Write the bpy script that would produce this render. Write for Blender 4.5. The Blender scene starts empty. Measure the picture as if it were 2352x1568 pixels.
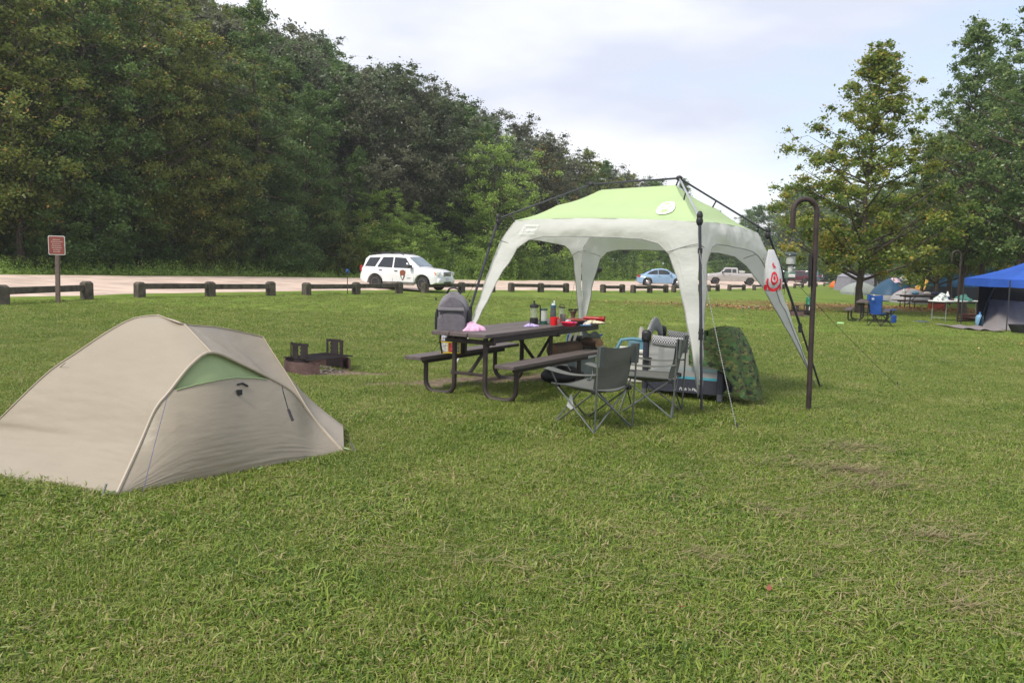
import bpy, math, random
import numpy as np
from mathutils import Vector, Matrix, noise as mnoise
R = math.radians
random.seed(7)
SC = bpy.context.scene
COL = SC.collection

# ---------------------------------------------------------------- camera
FPX, PITCH, ROLL, EYE = 1898.0, math.atan(192/1898.0), 0.021, 1.68
_F = Vector((0, math.cos(PITCH), -math.sin(PITCH)))
_U = Vector((0, math.sin(PITCH), math.cos(PITCH)))
_R = Vector((1, 0, 0))
CX = math.cos(ROLL)*_R + math.sin(ROLL)*_U
CY = -math.sin(ROLL)*_R + math.cos(ROLL)*_U
cam_d = bpy.data.cameras.new("camera")
cam = bpy.data.objects.new("camera", cam_d); COL.objects.link(cam)
cam_d.sensor_width = 36; cam_d.lens = 36*FPX/2352
cam_d.clip_start = .05; cam_d.clip_end = 3000
m = Matrix((CX, CY, -_F)).transposed().to_4x4(); m.translation = Vector((0, 0, EYE))
cam.matrix_world = m
SC.camera = cam

# ---------------------------------------------------------------- light
SUN_EL, SUN_AZ = 50, 230      # azimuth: direction the light comes from, clockwise from +Y
w = bpy.data.worlds.new("World"); SC.world = w; w.use_nodes = True
nt = w.node_tree; nt.nodes.clear(); N = nt.nodes.new; LK = nt.links.new
sky = N('ShaderNodeTexSky'); sky.sky_type = 'NISHITA'; sky.sun_disc = False
sky.sun_elevation = R(SUN_EL); sky.sun_rotation = R(SUN_AZ)
b1 = N('ShaderNodeBackground'); b1.inputs[1].default_value = .13; LK(sky.outputs[0], b1.inputs[0])
tc = N('ShaderNodeTexCoord'); mp = N('ShaderNodeMapping'); mp.inputs['Scale'].default_value = (1.0, 1.0, 3.2)
mp.inputs['Location'].default_value = (.35, .2, .35)
LK(tc.outputs['Generated'], mp.inputs[0])
n1 = N('ShaderNodeTexNoise'); n1.inputs['Scale'].default_value = 1.9; n1.inputs['Detail'].default_value = 7; n1.inputs['Roughness'].default_value = .52
LK(mp.outputs[0], n1.inputs['Vector'])
r1 = N('ShaderNodeValToRGB'); r1.color_ramp.elements[0].position = .34; r1.color_ramp.elements[0].color = (.5, .5, .5, 1)
r1.color_ramp.elements[1].position = .48; r1.color_ramp.elements[1].color = (1, 1, 1, 1)
LK(n1.outputs[0], r1.inputs[0])
n2 = N('ShaderNodeTexNoise'); n2.inputs['Scale'].default_value = 1.5; n2.inputs['Detail'].default_value = 5
LK(mp.outputs[0], n2.inputs['Vector'])
r2 = N('ShaderNodeValToRGB'); r2.color_ramp.elements[0].position = .43; r2.color_ramp.elements[0].color = (.58, .62, .74, 1)
r2.color_ramp.elements[1].position = .60; r2.color_ramp.elements[1].color = (.94, .94, .96, 1)
LK(n2.outputs[0], r2.inputs[0])
b2 = N('ShaderNodeBackground'); b2.inputs[1].default_value = .73; LK(r2.outputs[0], b2.inputs[0])
mx = N('ShaderNodeMixShader'); LK(r1.outputs[0], mx.inputs[0]); LK(b1.outputs[0], mx.inputs[1]); LK(b2.outputs[0], mx.inputs[2])
wo = N('ShaderNodeOutputWorld'); LK(mx.outputs[0], wo.inputs[0])
sd = bpy.data.lights.new("sun", 'SUN'); sd.energy = 2.1; sd.angle = R(14); sd.color = (1, .95, .87)
so = bpy.data.objects.new("sun", sd); COL.objects.link(so)
az = R(SUN_AZ); el = R(SUN_EL)
sdir = Vector((math.sin(az)*math.cos(el), math.cos(az)*math.cos(el), math.sin(el)))
so.rotation_euler = sdir.to_track_quat('Z', 'Y').to_euler(); so.location = (0, -20, 60)
vs_ = SC.view_settings; vs_.view_transform = 'Standard'; vs_.look = 'None'; vs_.exposure = .90; vs_.gamma = 1
SC.cycles.max_bounces = 6; SC.cycles.diffuse_bounces = 4; SC.cycles.transparent_max_bounces = 8
SC.cycles.glossy_bounces = 2; SC.cycles.transmission_bounces = 4

SC.cycles.volume_bounces = 0
# ---------------------------------------------------------------- helpers
def C(r, g, b):
    f = lambda c: (c/255/12.92) if c/255 <= .04045 else ((c/255+.055)/1.055)**2.4
    return (f(r), f(g), f(b))
_mats = {}
def mat(name, col=(.5, .5, .5), rough=.6, metal=0, var=.12, vs=6, bump=0, bs=40, spec=.4, tr=0, emit=None, alpha=1, stretch=None):
    if name in _mats: return _mats[name]
    m = bpy.data.materials.new(name); m.use_nodes = True; nt = m.node_tree; N = nt.nodes.new; LK = nt.links.new
    p = nt.nodes['Principled BSDF']; p.inputs['Roughness'].default_value = rough; p.inputs['Metallic'].default_value = metal
    p.inputs['Specular IOR Level'].default_value = spec
    tc = N('ShaderNodeTexCoord'); src = tc.outputs['Object']
    if stretch:
        mp = N('ShaderNodeMapping'); mp.inputs['Scale'].default_value = stretch; LK(src, mp.inputs[0]); src = mp.outputs[0]
    n = N('ShaderNodeTexNoise'); n.inputs['Scale'].default_value = vs; n.inputs['Detail'].default_value = 5; LK(src, n.inputs['Vector'])
    mr = N('ShaderNodeMapRange'); mr.inputs[1].default_value = .3; mr.inputs[2].default_value = .7
    mr.inputs[3].default_value = 1-var; mr.inputs[4].default_value = 1+var; LK(n.outputs[0], mr.inputs[0])
    vm = N('ShaderNodeVectorMath'); vm.operation = 'SCALE'; vm.inputs[0].default_value = col; LK(mr.outputs[0], vm.inputs['Scale'])
    LK(vm.outputs[0], p.inputs['Base Color'])
    if bump:
        b = N('ShaderNodeTexNoise'); b.inputs['Scale'].default_value = bs; b.inputs['Detail'].default_value = 6; LK(src, b.inputs['Vector'])
        bn = N('ShaderNodeBump'); bn.inputs['Strength'].default_value = bump; bn.inputs['Distance'].default_value = .02
        LK(b.outputs[0], bn.inputs['Height']); LK(bn.outputs[0], p.inputs['Normal'])
    if tr:
        t = N('ShaderNodeBsdfTranslucent'); LK(vm.outputs[0], t.inputs[0])
        mx = N('ShaderNodeMixShader'); mx.inputs[0].default_value = tr
        LK(p.outputs[0], mx.inputs[1]); LK(t.outputs[0], mx.inputs[2]); LK(mx.outputs[0], nt.nodes['Material Output'].inputs[0])
    if alpha < 1:
        t = N('ShaderNodeBsdfTransparent'); mx = N('ShaderNodeMixShader'); mx.inputs[0].default_value = alpha
        LK(t.outputs[0], mx.inputs[1]); LK(p.outputs[0], mx.inputs[2]); LK(mx.outputs[0], nt.nodes['Material Output'].inputs[0])
    _mats[name] = m; return m

class MB:
    def __init__(s, M=None): s.v = []; s.f = []; s.mi = []; s.cur = 0; s.M = M
    def add(s, vs, fs):
        b = len(s.v)
        s.v += [tuple(s.M @ Vector(p)) for p in vs] if s.M is not None else [tuple(p) for p in vs]
        s.f += [tuple(i+b for i in f) for f in fs]; s.mi += [s.cur]*len(fs); return s
    def box(s, c, d, rot=None):
        c = Vector(c); q = rot if rot is not None else Matrix.Identity(3)
        vs = [c + q @ Vector((x*d[0]/2, y*d[1]/2, z*d[2]/2)) for x in (-1, 1) for y in (-1, 1) for z in (-1, 1)]
        return s.add(vs, [(0, 1, 3, 2), (4, 6, 7, 5), (0, 4, 5, 1), (2, 3, 7, 6), (0, 2, 6, 4), (1, 5, 7, 3)])
    def bar(s, a, b, w, h, up=(0, 0, 1)):
        a = Vector(a); b = Vector(b); d = (b-a); L = d.length; d.normalize(); up = Vector(up)
        sd = d.cross(up); sd = sd.normalized() if sd.length > 1e-5 else Vector((1, 0, 0)); u = sd.cross(d)
        return s.box((a+b)/2, (L, w, h), Matrix((d, sd, u)).transposed())
    def tube(s, pts, r, n=8, cap=True):
        pts = [Vector(p) for p in pts]; k = len(pts); rs = r if isinstance(r, (list, tuple)) else [r]*k
        vs = []; prev = None
        for i, p in enumerate(pts):
            t = (pts[min(i+1, k-1)]-pts[max(i-1, 0)]).normalized()
            if prev is None:
                a = Vector((0, 0, 1)) if abs(t.z) < .9 else Vector((1, 0, 0)); prev = t.cross(a).normalized()
            prev = (prev - t*prev.dot(t)).normalized(); q = t.cross(prev)
            for j in range(n):
                an = 2*math.pi*j/n; vs.append(p + (prev*math.cos(an)+q*math.sin(an))*rs[i])
        fs = [(i*n+j, i*n+(j+1) % n, (i+1)*n+(j+1) % n, (i+1)*n+j) for i in range(k-1) for j in range(n)]
        if cap: fs += [tuple(range(n))[::-1], tuple((k-1)*n+j for j in range(n))]
        return s.add(vs, fs)
    def lathe(s, prof, c=(0, 0, 0), n=20, ax=None, sx=1, sy=1):
        c = Vector(c); q = ax if ax is not None else Matrix.Identity(3); vs = []; k = len(prof)
        for r, z in prof:
            for j in range(n):
                a = 2*math.pi*j/n; vs.append(c + q @ Vector((r*math.cos(a)*sx, r*math.sin(a)*sy, z)))
        fs = [(i*n+j, i*n+(j+1) % n, (i+1)*n+(j+1) % n, (i+1)*n+j) for i in range(k-1) for j in range(n)]
        if prof[0][0] > 1e-4: fs.append(tuple(range(n))[::-1])
        if prof[-1][0] > 1e-4: fs.append(tuple((k-1)*n+j for j in range(n)))
        return s.add(vs, fs)
    def ball(s, c, r, n=12, k=8):
        r = r if isinstance(r, (tuple, list)) else (r, r, r)
        pr = [(math.sin(math.pi*i/k)+1e-5, -math.cos(math.pi*i/k)) for i in range(k+1)]
        vs = []; fs = []
        for a, z in pr:
            for j in range(n):
                t = 2*math.pi*j/n; vs.append((c[0]+r[0]*a*math.cos(t), c[1]+r[1]*a*math.sin(t), c[2]+r[2]*z))
        fs = [(i*n+j, i*n+(j+1) % n, (i+1)*n+(j+1) % n, (i+1)*n+j) for i in range(k) for j in range(n)]
        return s.add(vs, fs)
    def prism(s, poly, fr, h0, h1):
        """poly of (a,b) in frame fr(a,b,h)->point"""
        k = len(poly); vs = [fr(a, b, h0) for a, b in poly]+[fr(a, b, h1) for a, b in poly]
        fs = [tuple(range(k))[::-1], tuple(range(k, 2*k))]+[(i, (i+1) % k, (i+1) % k+k, i+k) for i in range(k)]
        return s.add(vs, fs)
    def grid(s, fn, nu, nv, th=0):
        vs = [Vector(fn(i/nu, j/nv)) for j in range(nv+1) for i in range(nu+1)]
        q = lambda i, j: j*(nu+1)+i
        fs = [(q(i, j), q(i+1, j), q(i+1, j+1), q(i, j+1)) for j in range(nv) for i in range(nu)]
        if th:
            nn = [Vector((0, 0, 0)) for _ in vs]
            for f in fs:
                a = (vs[f[2]]-vs[f[0]]).cross(vs[f[3]]-vs[f[1]])
                for i in f: nn[i] += a
            K = len(vs); vs = vs+[p-(n.normalized() if n.length else n)*th for p, n in zip(vs, nn)]
            ff = list(fs)+[tuple(i+K for i in f)[::-1] for f in fs]
            for i in range(nu): ff += [(q(i+1, 0), q(i, 0), q(i, 0)+K, q(i+1, 0)+K), (q(i, nv), q(i+1, nv), q(i+1, nv)+K, q(i, nv)+K)]
            for j in range(nv): ff += [(q(0, j), q(0, j+1), q(0, j+1)+K, q(0, j)+K), (q(nu, j+1), q(nu, j), q(nu, j)+K, q(nu, j+1)+K)]
            fs = ff
        return s.add(vs, fs)
    def build(s, name, mats, parent=None, smooth=True, bevel=0, W=False, ang=38, label=None):
        me = bpy.data.meshes.new(name)
        v = s.v
        if W and parent is not None:
            L = parent.location; v = [(p[0]-L[0], p[1]-L[1], p[2]-L[2]) for p in v]
        me.from_pydata(v, [], s.f)
        for mt in (mats if isinstance(mats, (list, tuple)) else [mats]): me.materials.append(mt)
        me.polygons.foreach_set('material_index', s.mi)
        me.polygons.foreach_set('use_smooth', [smooth]*len(s.f))
        me.update()
        if smooth: me.set_sharp_from_angle(angle=R(ang))
        o = bpy.data.objects.new(name, me); COL.objects.link(o)
        if parent is not None: o.parent = parent
        if bevel:
            b = o.modifiers.new('bevel', 'BEVEL'); b.width = bevel; b.segments = 2; b.limit_method = 'ANGLE'; b.angle_limit = R(40)
        if label: o['label'] = label
        return o

def tag(o, label=None, cat=None, group=None, kind=None):
    for k, v in (('label', label), ('category', cat), ('group', group), ('kind', kind)):
        if v: o[k] = v
    return o
def thing(name, label, cat, loc=(0, 0, 0), rz=0, group=None):
    o = bpy.data.objects.new(name, None); COL.objects.link(o); o.empty_display_size = .2
    o.location = loc; o.rotation_euler = (0, 0, rz); return tag(o, label, cat, group)
def kids(o): return [c for c in COL.objects if c.parent == o]
def dup(o, loc=None, rz=None, label=None, group=None, parent=None, scale=None):
    c = o.copy(); COL.objects.link(c)
    if parent is not None: c.parent = parent
    if loc is not None: c.location = loc
    if rz is not None: c.rotation_euler = (0, 0, rz)
    if scale is not None: c.scale = scale if isinstance(scale, (tuple, list)) else (scale,)*3
    if label: c['label'] = label
    if group: c['group'] = group
    for ch in KIDS.get(o.name, []) if o.name in KIDS else kids(o): dup(ch, parent=c)
    return c
KIDS = {}

def ray(u, v): return _F + CX*((u-1176)/FPX) + CY*((784-v)/FPX)
def at(u, v, y):
    d = ray(u, v); return Vector((0, 0, EYE)) + d*(y/d.y)
def pix(p):
    q = Vector(p)-Vector((0, 0, EYE)); z = q.dot(_F); return (1176+FPX*q.dot(CX)/z, 784-FPX*q.dot(CY)/z)

# ---------------------------------------------------------------- terrain
def plane_z(x, y):
    d = .018*x+.005*y
    y0 = max(-.35, min(d, 1.9)); return -y0
def gplane(u, v):
    d = ray(u, v); lo, hi = 1.0, 400.0
    f = lambda y: EYE + d.z/d.y*y - plane_z(d.x/d.y*y, y)
    for y in np.linspace(2, 400, 800):
        if f(y) < 0: hi = y; break
        lo = y
    for _ in range(30):
        m = (lo+hi)/2
        if f(m) > 0: lo = m
        else: hi = m
    return Vector((d.x/d.y*lo, lo, plane_z(d.x/d.y*lo, lo)))
FENCE_PX = [(5, 700), (200, 688), (321, 684), (483, 681), (622, 679), (704, 678), (818, 676), (916, 674), (976, 672.5), (1060, 671.5),
            (1130, 671), (1174, 670.5), (1242, 671), (1300, 671.5), (1385, 672), (1429, 672), (1454, 672.5), (1492, 672.5), (1529, 672), (1547, 671.5),
            (1575, 671), (1604, 670), (1627, 669), (1648, 668.5), (1675, 668), (1708, 667), (1732, 666.5), (1757, 665.5), (1779, 664.5), (1800, 663.5), (1825, 662),
            (1843, 661), (1858, 660), (1875, 658.5), (1893, 657.5), (1912, 656), (1930, 654.5)]
FP = [gplane(*p) for p in FENCE_PX]
_poly = [(-34., -10.), (-20., 12.)]+[(p.x, p.y) for p in FP[::4]]
_l = _poly[-1]; _poly += [(_l[0]+12, _l[1]+30), (_l[0]+60, _l[1]+220)]
_A = np.array(_poly[:-1]); _B = np.array(_poly[1:]); _D = _B-_A; _L = np.hypot(_D[:, 0], _D[:, 1])
def fence_t(x, y):
    """signed distance to the fence line (positive beyond it) and the nearest point"""
    x = np.atleast_1d(np.asarray(x, float)); y = np.atleast_1d(np.asarray(y, float))
    px = x[:, None]-_A[None, :, 0]; py = y[:, None]-_A[None, :, 1]
    s = np.clip((px*_D[:, 0]+py*_D[:, 1])/_L**2, 0, 1)
    dx = px-s*_D[:, 0]; dy = py-s*_D[:, 1]; dd = np.hypot(dx, dy); k = dd.argmin(1); I = np.arange(len(x))
    sg = np.sign(_D[k, 0]*py[I, k]-_D[k, 1]*px[I, k]); sg[sg == 0] = 1
    ny = _A[k, 1]+s[I, k]*_D[k, 1]
    return dd[I, k]*sg, ny
def sm(a): a = np.clip(a, 0, 1); return a*a*(3-2*a)
def terr(x, y):
    x = np.atleast_1d(np.asarray(x, float)); y = np.atleast_1d(np.asarray(y, float))
    z = -np.clip(.018*x+.005*y, -.35, 1.9)
    t, ny = fence_t(x, y)
    z = z+.015*np.clip(t, 0, 14)
    hm = np.interp(ny, [10, 30, 45, 60, 80, 100, 140, 180, 230], [20, 19, 18, 15, 12, 9, 5, 2, 0])
    z = z+hm*sm((t-17)/48)
    und = .02*np.sin(x*.9+1)*np.sin(y*.7)*np.clip((y-3)/6, 0, 1)*(t < 0)*np.clip(-t/3, 0, 1)
    return z+und+.105*np.exp(-((x-.2)**2+(y-10.4)**2)/8.0)
def tz(x, y): return float(terr(x, y)[0])
def G(u, v, dz=0):
    """ground point seen at pixel (u, v)"""
    d = ray(u, v); ys = np.concatenate([np.linspace(1.5, 60, 400), np.linspace(60.2, 400, 700)])
    g = EYE + d.z/d.y*ys - terr(d.x/d.y*ys, ys)
    k = int(np.argmax(g < 0)) if (g < 0).any() else len(ys)-1
    a, b = ys[max(k-1, 0)], ys[k]
    for _ in range(22):
        m = (a+b)/2
        if EYE + d.z/d.y*m - tz(d.x/d.y*m, m) > 0: a = m
        else: b = m
    x = d.x/d.y*a; return Vector((x, a, tz(x, a)+dz))
def col_at(u, y):      # ground point on pixel column u at depth y
    d = ray(u, 600); x = d.x/d.y*y; return Vector((x, y, tz(x, y)))
def at_t(u, t):        # ground point on pixel column u where the fence distance is t
    d = ray(u, 600); ys = np.linspace(15, 330, 1600); tt, _ = fence_t(d.x/d.y*ys, ys)
    k = int(np.argmax(tt > t)); y = ys[k] if (tt > t).any() else 300; x = d.x/d.y*y; return Vector((x, y, tz(x, y)))

def quadmesh(name, V, material, attrs=None, smooth=False):
    """V (n,4,3) array of quads"""
    n = len(V); me = bpy.data.meshes.new(name); me.vertices.add(n*4); me.vertices.foreach_set('co', V.reshape(-1).astype(np.float32))
    me.loops.add(n*4); me.loops.foreach_set('vertex_index', np.arange(n*4, dtype=np.int32))
    me.polygons.add(n); me.polygons.foreach_set('loop_start', np.arange(0, n*4, 4, dtype=np.int32)); me.polygons.foreach_set('loop_total', np.full(n, 4, np.int32))
    me.update(calc_edges=True); me.materials.append(material)
    for k, a in (attrs or {}).items():
        at_ = me.attributes.new(k, 'FLOAT', 'FACE'); at_.data.foreach_set('value', np.asarray(a, np.float32))
    return me
def leaves(Cn, size, rng, up=.35, asp=.62):
    n = len(Cn); nr = rng.normal(size=(n, 3)); nr[:, 2] += up*np.sign(nr[:, 2]+.3); nr /= np.linalg.norm(nr, axis=1)[:, None]
    u = np.cross(nr, rng.normal(size=(n, 3))); u /= np.linalg.norm(u, axis=1)[:, None]+1e-9; w = np.cross(nr, u)
    s = np.asarray(size).reshape(-1, 1)*np.ones((n, 1))
    fold = nr*s*.18
    return np.stack([Cn+u*s, Cn+w*s*asp+fold, Cn-u*s, Cn-w*s*asp+fold], 1)

def leafmat(name, ramp, tr=.35, rough=.45):
    m = bpy.data.materials.new(name); m.use_nodes = True; nt = m.node_tree; nt.nodes.clear(); N = nt.nodes.new; LK = nt.links.new
    a = N('ShaderNodeAttribute'); a.attribute_name = 'v'
    cr = N('ShaderNodeValToRGB'); e = cr.color_ramp.elements
    for i, (p, c) in enumerate(ramp):
        el = e[i] if i < 2 else e.new(p)
        el.position = p; el.color = (*c, 1)
    LK(a.outputs['Fac'], cr.inputs[0])
    d = N('ShaderNodeBsdfPrincipled'); d.inputs['Roughness'].default_value = rough; d.inputs['Specular IOR Level'].default_value = .5
    t = N('ShaderNodeBsdfTranslucent'); LK(cr.outputs[0], d.inputs['Base Color']); LK(cr.outputs[0], t.inputs[0])
    mx = N('ShaderNodeMixShader'); mx.inputs[0].default_value = tr; LK(d.outputs[0], mx.inputs[1]); LK(t.outputs[0], mx.inputs[2])
    o = N('ShaderNodeOutputMaterial'); LK(mx.outputs[0], o.inputs[0]); return m
# ---------------------------------------------------------------- ground sheet
def ground_material():
    m = bpy.data.materials.new('lawn'); m.use_nodes = True; nt = m.node_tree; N = nt.nodes.new; LK = nt.links.new
    p = nt.nodes['Principled BSDF']; p.inputs['Roughness'].default_value = .9; p.inputs['Specular IOR Level'].default_value = .1
    g = N('ShaderNodeNewGeometry'); P = g.outputs['Position']
    def noise(s, d=5, st=None, r=.55):
        n = N('ShaderNodeTexNoise'); n.inputs['Scale'].default_value = s; n.inputs['Detail'].default_value = d; n.inputs['Roughness'].default_value = r
        if st:
            mp = N('ShaderNodeMapping'); mp.inputs['Scale'].default_value = st[:3]
            mp.inputs['Rotation'].default_value = (0, 0, st[3]); LK(P, mp.inputs[0]); LK(mp.outputs[0], n.inputs['Vector'])
        else: LK(P, n.inputs['Vector'])
        return n.outputs[0]
    def ramp(f, els):
        c = N('ShaderNodeValToRGB'); e = c.color_ramp.elements
        for i, (q, col) in enumerate(els):
            el = e[i] if i < 2 else e.new(q)
            el.position = q; el.color = (*col, 1)
        LK(f, c.inputs[0]); return c.outputs[0]
    def mix(f, a, b, bt='MIX'):
        x = N('ShaderNodeMix'); x.data_type = 'RGBA'; x.blend_type = bt
        for k, s in ((0, f), (6, a), (7, b)):
            if isinstance(s, (int, float)): x.inputs[k].default_value = s
            elif isinstance(s, tuple): x.inputs[k].default_value = (*s, 1)
            else: LK(s, x.inputs[k])
        return x.outputs[2]
    base = ramp(noise(.35, 4), [(.33, (.100, .160, .024)), (.5, (.145, .205, .036)), (.68, (.205, .235, .056))])
    mid = ramp(noise(2.6, 6), [(.32, (.095, .155, .024)), (.5, (.15, .21, .04)), (.7, (.225, .24, .066))])
    c = mix(.5, base, mid)
    fine = ramp(noise(38, 6, None, .7), [(.3, (.35, .42, .35)), (.5, (.95, 1, .9)), (.72, (1.6, 1.5, 1.5))])
    c = mix(.75, c, fine, 'MULTIPLY')
    rows = ramp(noise(1.0, 3, (1.6, .16, 1, R(-33))), [(.38, (.82, .86, .8)), (.62, (1.2, 1.13, 1.08))])
    c = mix(.6, c, rows, 'MULTIPLY')
    # thatch and soil under the near blades, with the shade between clumps painted in
    ln0 = N('ShaderNodeVectorMath'); ln0.operation = 'LENGTH'; LK(P, ln0.inputs[0]); m0 = N('ShaderNodeMapRange'); m0.inputs[1].default_value = 15; m0.inputs[2].default_value = 26; m0.inputs[3].default_value = 1; m0.inputs[4].default_value = 0; LK(ln0.outputs['Value'], m0.inputs[0])
    thatch_shade = ramp(noise(22, 6), [(.3, (.03, .042, .012)), (.5, (.075, .095, .028)), (.7, (.14, .125, .055))])
    c = mix(m0.outputs[0], c, thatch_shade)
    # patches of bare earth and of fallen leaves, each with its own ragged outline
    dn = noise(2.2, 6)
    def patch(cx, cy, rx, ry, rot, edge=.5):
        sub = N('ShaderNodeVectorMath'); sub.operation = 'SUBTRACT'; sub.inputs[1].default_value = (cx, cy, 0); LK(P, sub.inputs[0])
        mp = N('ShaderNodeMapping'); mp.vector_type = 'POINT'; mp.inputs['Rotation'].default_value = (0, 0, -rot); LK(sub.outputs[0], mp.inputs[0])
        ml = N('ShaderNodeVectorMath'); ml.operation = 'MULTIPLY'; ml.inputs[1].default_value = (1/rx, 1/ry, 0); LK(mp.outputs[0], ml.inputs[0])
        ln = N('ShaderNodeVectorMath'); ln.operation = 'LENGTH'; LK(ml.outputs[0], ln.inputs[0])
        ad = N('ShaderNodeMath'); ad.operation = 'MULTIPLY_ADD'; LK(dn, ad.inputs[0]); ad.inputs[1].default_value = 1.6; LK(ln.outputs['Value'], ad.inputs[2])
        mr = N('ShaderNodeMapRange'); mr.inputs[1].default_value = 1.8+edge*.3; mr.inputs[2].default_value = 1.8-edge*.3; LK(ad.outputs[0], mr.inputs[0]); return mr.outputs[0]
    earth = ramp(noise(14, 6), [(.3, (.08, .06, .038)), (.55, (.19, .145, .10)), (.75, (.28, .22, .16))])
    for q in DIRT: c = mix(patch(*q), c, earth)
    litter = ramp(noise(30, 5), [(.35, (.09, .085, .03)), (.5, (.17, .13, .04)), (.65, (.27, .16, .05))])
    for q in LITTER: c = mix(patch(*q, 1.4), c, litter)
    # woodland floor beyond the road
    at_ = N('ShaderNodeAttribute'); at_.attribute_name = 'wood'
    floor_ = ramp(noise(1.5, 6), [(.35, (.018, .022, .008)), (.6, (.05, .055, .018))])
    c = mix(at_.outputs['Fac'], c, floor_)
    LK(c, p.inputs['Base Color'])
    b = N('ShaderNodeBump'); b.inputs['Strength'].default_value = .5; b.inputs['Distance'].default_value = .04
    LK(noise(45, 6, None, .7), b.inputs['Height']); LK(b.outputs[0], p.inputs['Normal'])
    return m
_fr = G(722, 850); _tb = G(1120, 880)
DIRT = [(_fr.x+.55, _fr.y-.3, 1.5, .6, -.15, .7), (_tb.x-.35, _tb.y+.2, 1.6, .55, .5, .7), (_tb.x+1.0, _tb.y+.9, 1.4, .55, .7, 1.2)]
_m1 = G(1700, 706); _m2 = G(2000, 706); _m3 = G(2190, 712)
LITTER = [(_m1.x, _m1.y, 5.5, 2.2, 0), (_m2.x, _m2.y, 9, 3.4, 0), (_m3.x, _m3.y, 7, 3.0, 0)]

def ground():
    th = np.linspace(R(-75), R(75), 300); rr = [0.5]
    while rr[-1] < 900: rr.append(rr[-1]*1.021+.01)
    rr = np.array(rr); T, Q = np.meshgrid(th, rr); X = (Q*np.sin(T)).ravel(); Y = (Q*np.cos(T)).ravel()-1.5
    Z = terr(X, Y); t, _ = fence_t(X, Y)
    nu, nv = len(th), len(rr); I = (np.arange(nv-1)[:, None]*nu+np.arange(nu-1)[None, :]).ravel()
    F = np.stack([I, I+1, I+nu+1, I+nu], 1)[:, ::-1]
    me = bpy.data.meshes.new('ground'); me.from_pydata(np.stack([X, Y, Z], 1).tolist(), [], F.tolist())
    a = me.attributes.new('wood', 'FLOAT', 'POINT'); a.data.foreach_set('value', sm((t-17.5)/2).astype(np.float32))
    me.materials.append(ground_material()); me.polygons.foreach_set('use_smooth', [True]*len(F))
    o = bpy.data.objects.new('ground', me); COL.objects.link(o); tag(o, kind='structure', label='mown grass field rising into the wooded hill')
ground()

def road():
    m = mat('gravel', (.55, .43, .35), .95, 0, .24, .9, .6, 30, .1)
    P = [(-34., -10.), (-20., 12.)]+[(p.x, p.y) for p in FP[::2]]+[(_l[0]+12, _l[1]+30), (_l[0]+30, _l[1]+100)]
    P = np.array(P); s = np.concatenate([[0], np.cumsum(np.hypot(*np.diff(P, axis=0).T))])
    S = np.arange(0, s[-1], 1.2); X = np.interp(S, s, P[:, 0]); Y = np.interp(S, s, P[:, 1])
    k = np.ones(9)/9; Xs = np.convolve(np.pad(X, 4, 'edge'), k, 'valid'); Ys = np.convolve(np.pad(Y, 4, 'edge'), k, 'valid')
    dx = np.gradient(Xs); dy = np.gradient(Ys); L = np.hypot(dx, dy); nx, ny = -dy/L, dx/L
    rng = np.random.default_rng(3); cols = np.linspace(0, 1, 15); rows = []
    e0 = 1.5+np.convolve(rng.normal(0, .5, len(S)+4), np.ones(5)/5, 'valid'); e1 = 14.2+np.convolve(rng.normal(0, .6, len(S)+4), np.ones(5)/5, 'valid')
    V = []
    for i in range(len(S)):
        for c in cols:
            o = e0[i]+(e1[i]-e0[i])*c; V.append((Xs[i]+nx[i]*o, Ys[i]+ny[i]*o))
    V = np.array(V); n = len(cols); Z = terr(V[:, 0], V[:, 1])+.035; Z[0::n] -= .12; Z[n-1::n] -= .12
    F = [(i*n+j, i*n+j+1, (i+1)*n+j+1, (i+1)*n+j)[::-1] for i in range(len(S)-1) for j in range(n-1)]
    me = bpy.data.meshes.new('road'); me.from_pydata([(a[0], a[1], z) for a, z in zip(V, Z)], [], F); me.materials.append(m)
    me.polygons.foreach_set('use_smooth', [True]*len(F))
    o = bpy.data.objects.new('road', me); COL.objects.link(o); tag(o, kind='structure', label='pale gravel road between the fence and the woods')
road()

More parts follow.
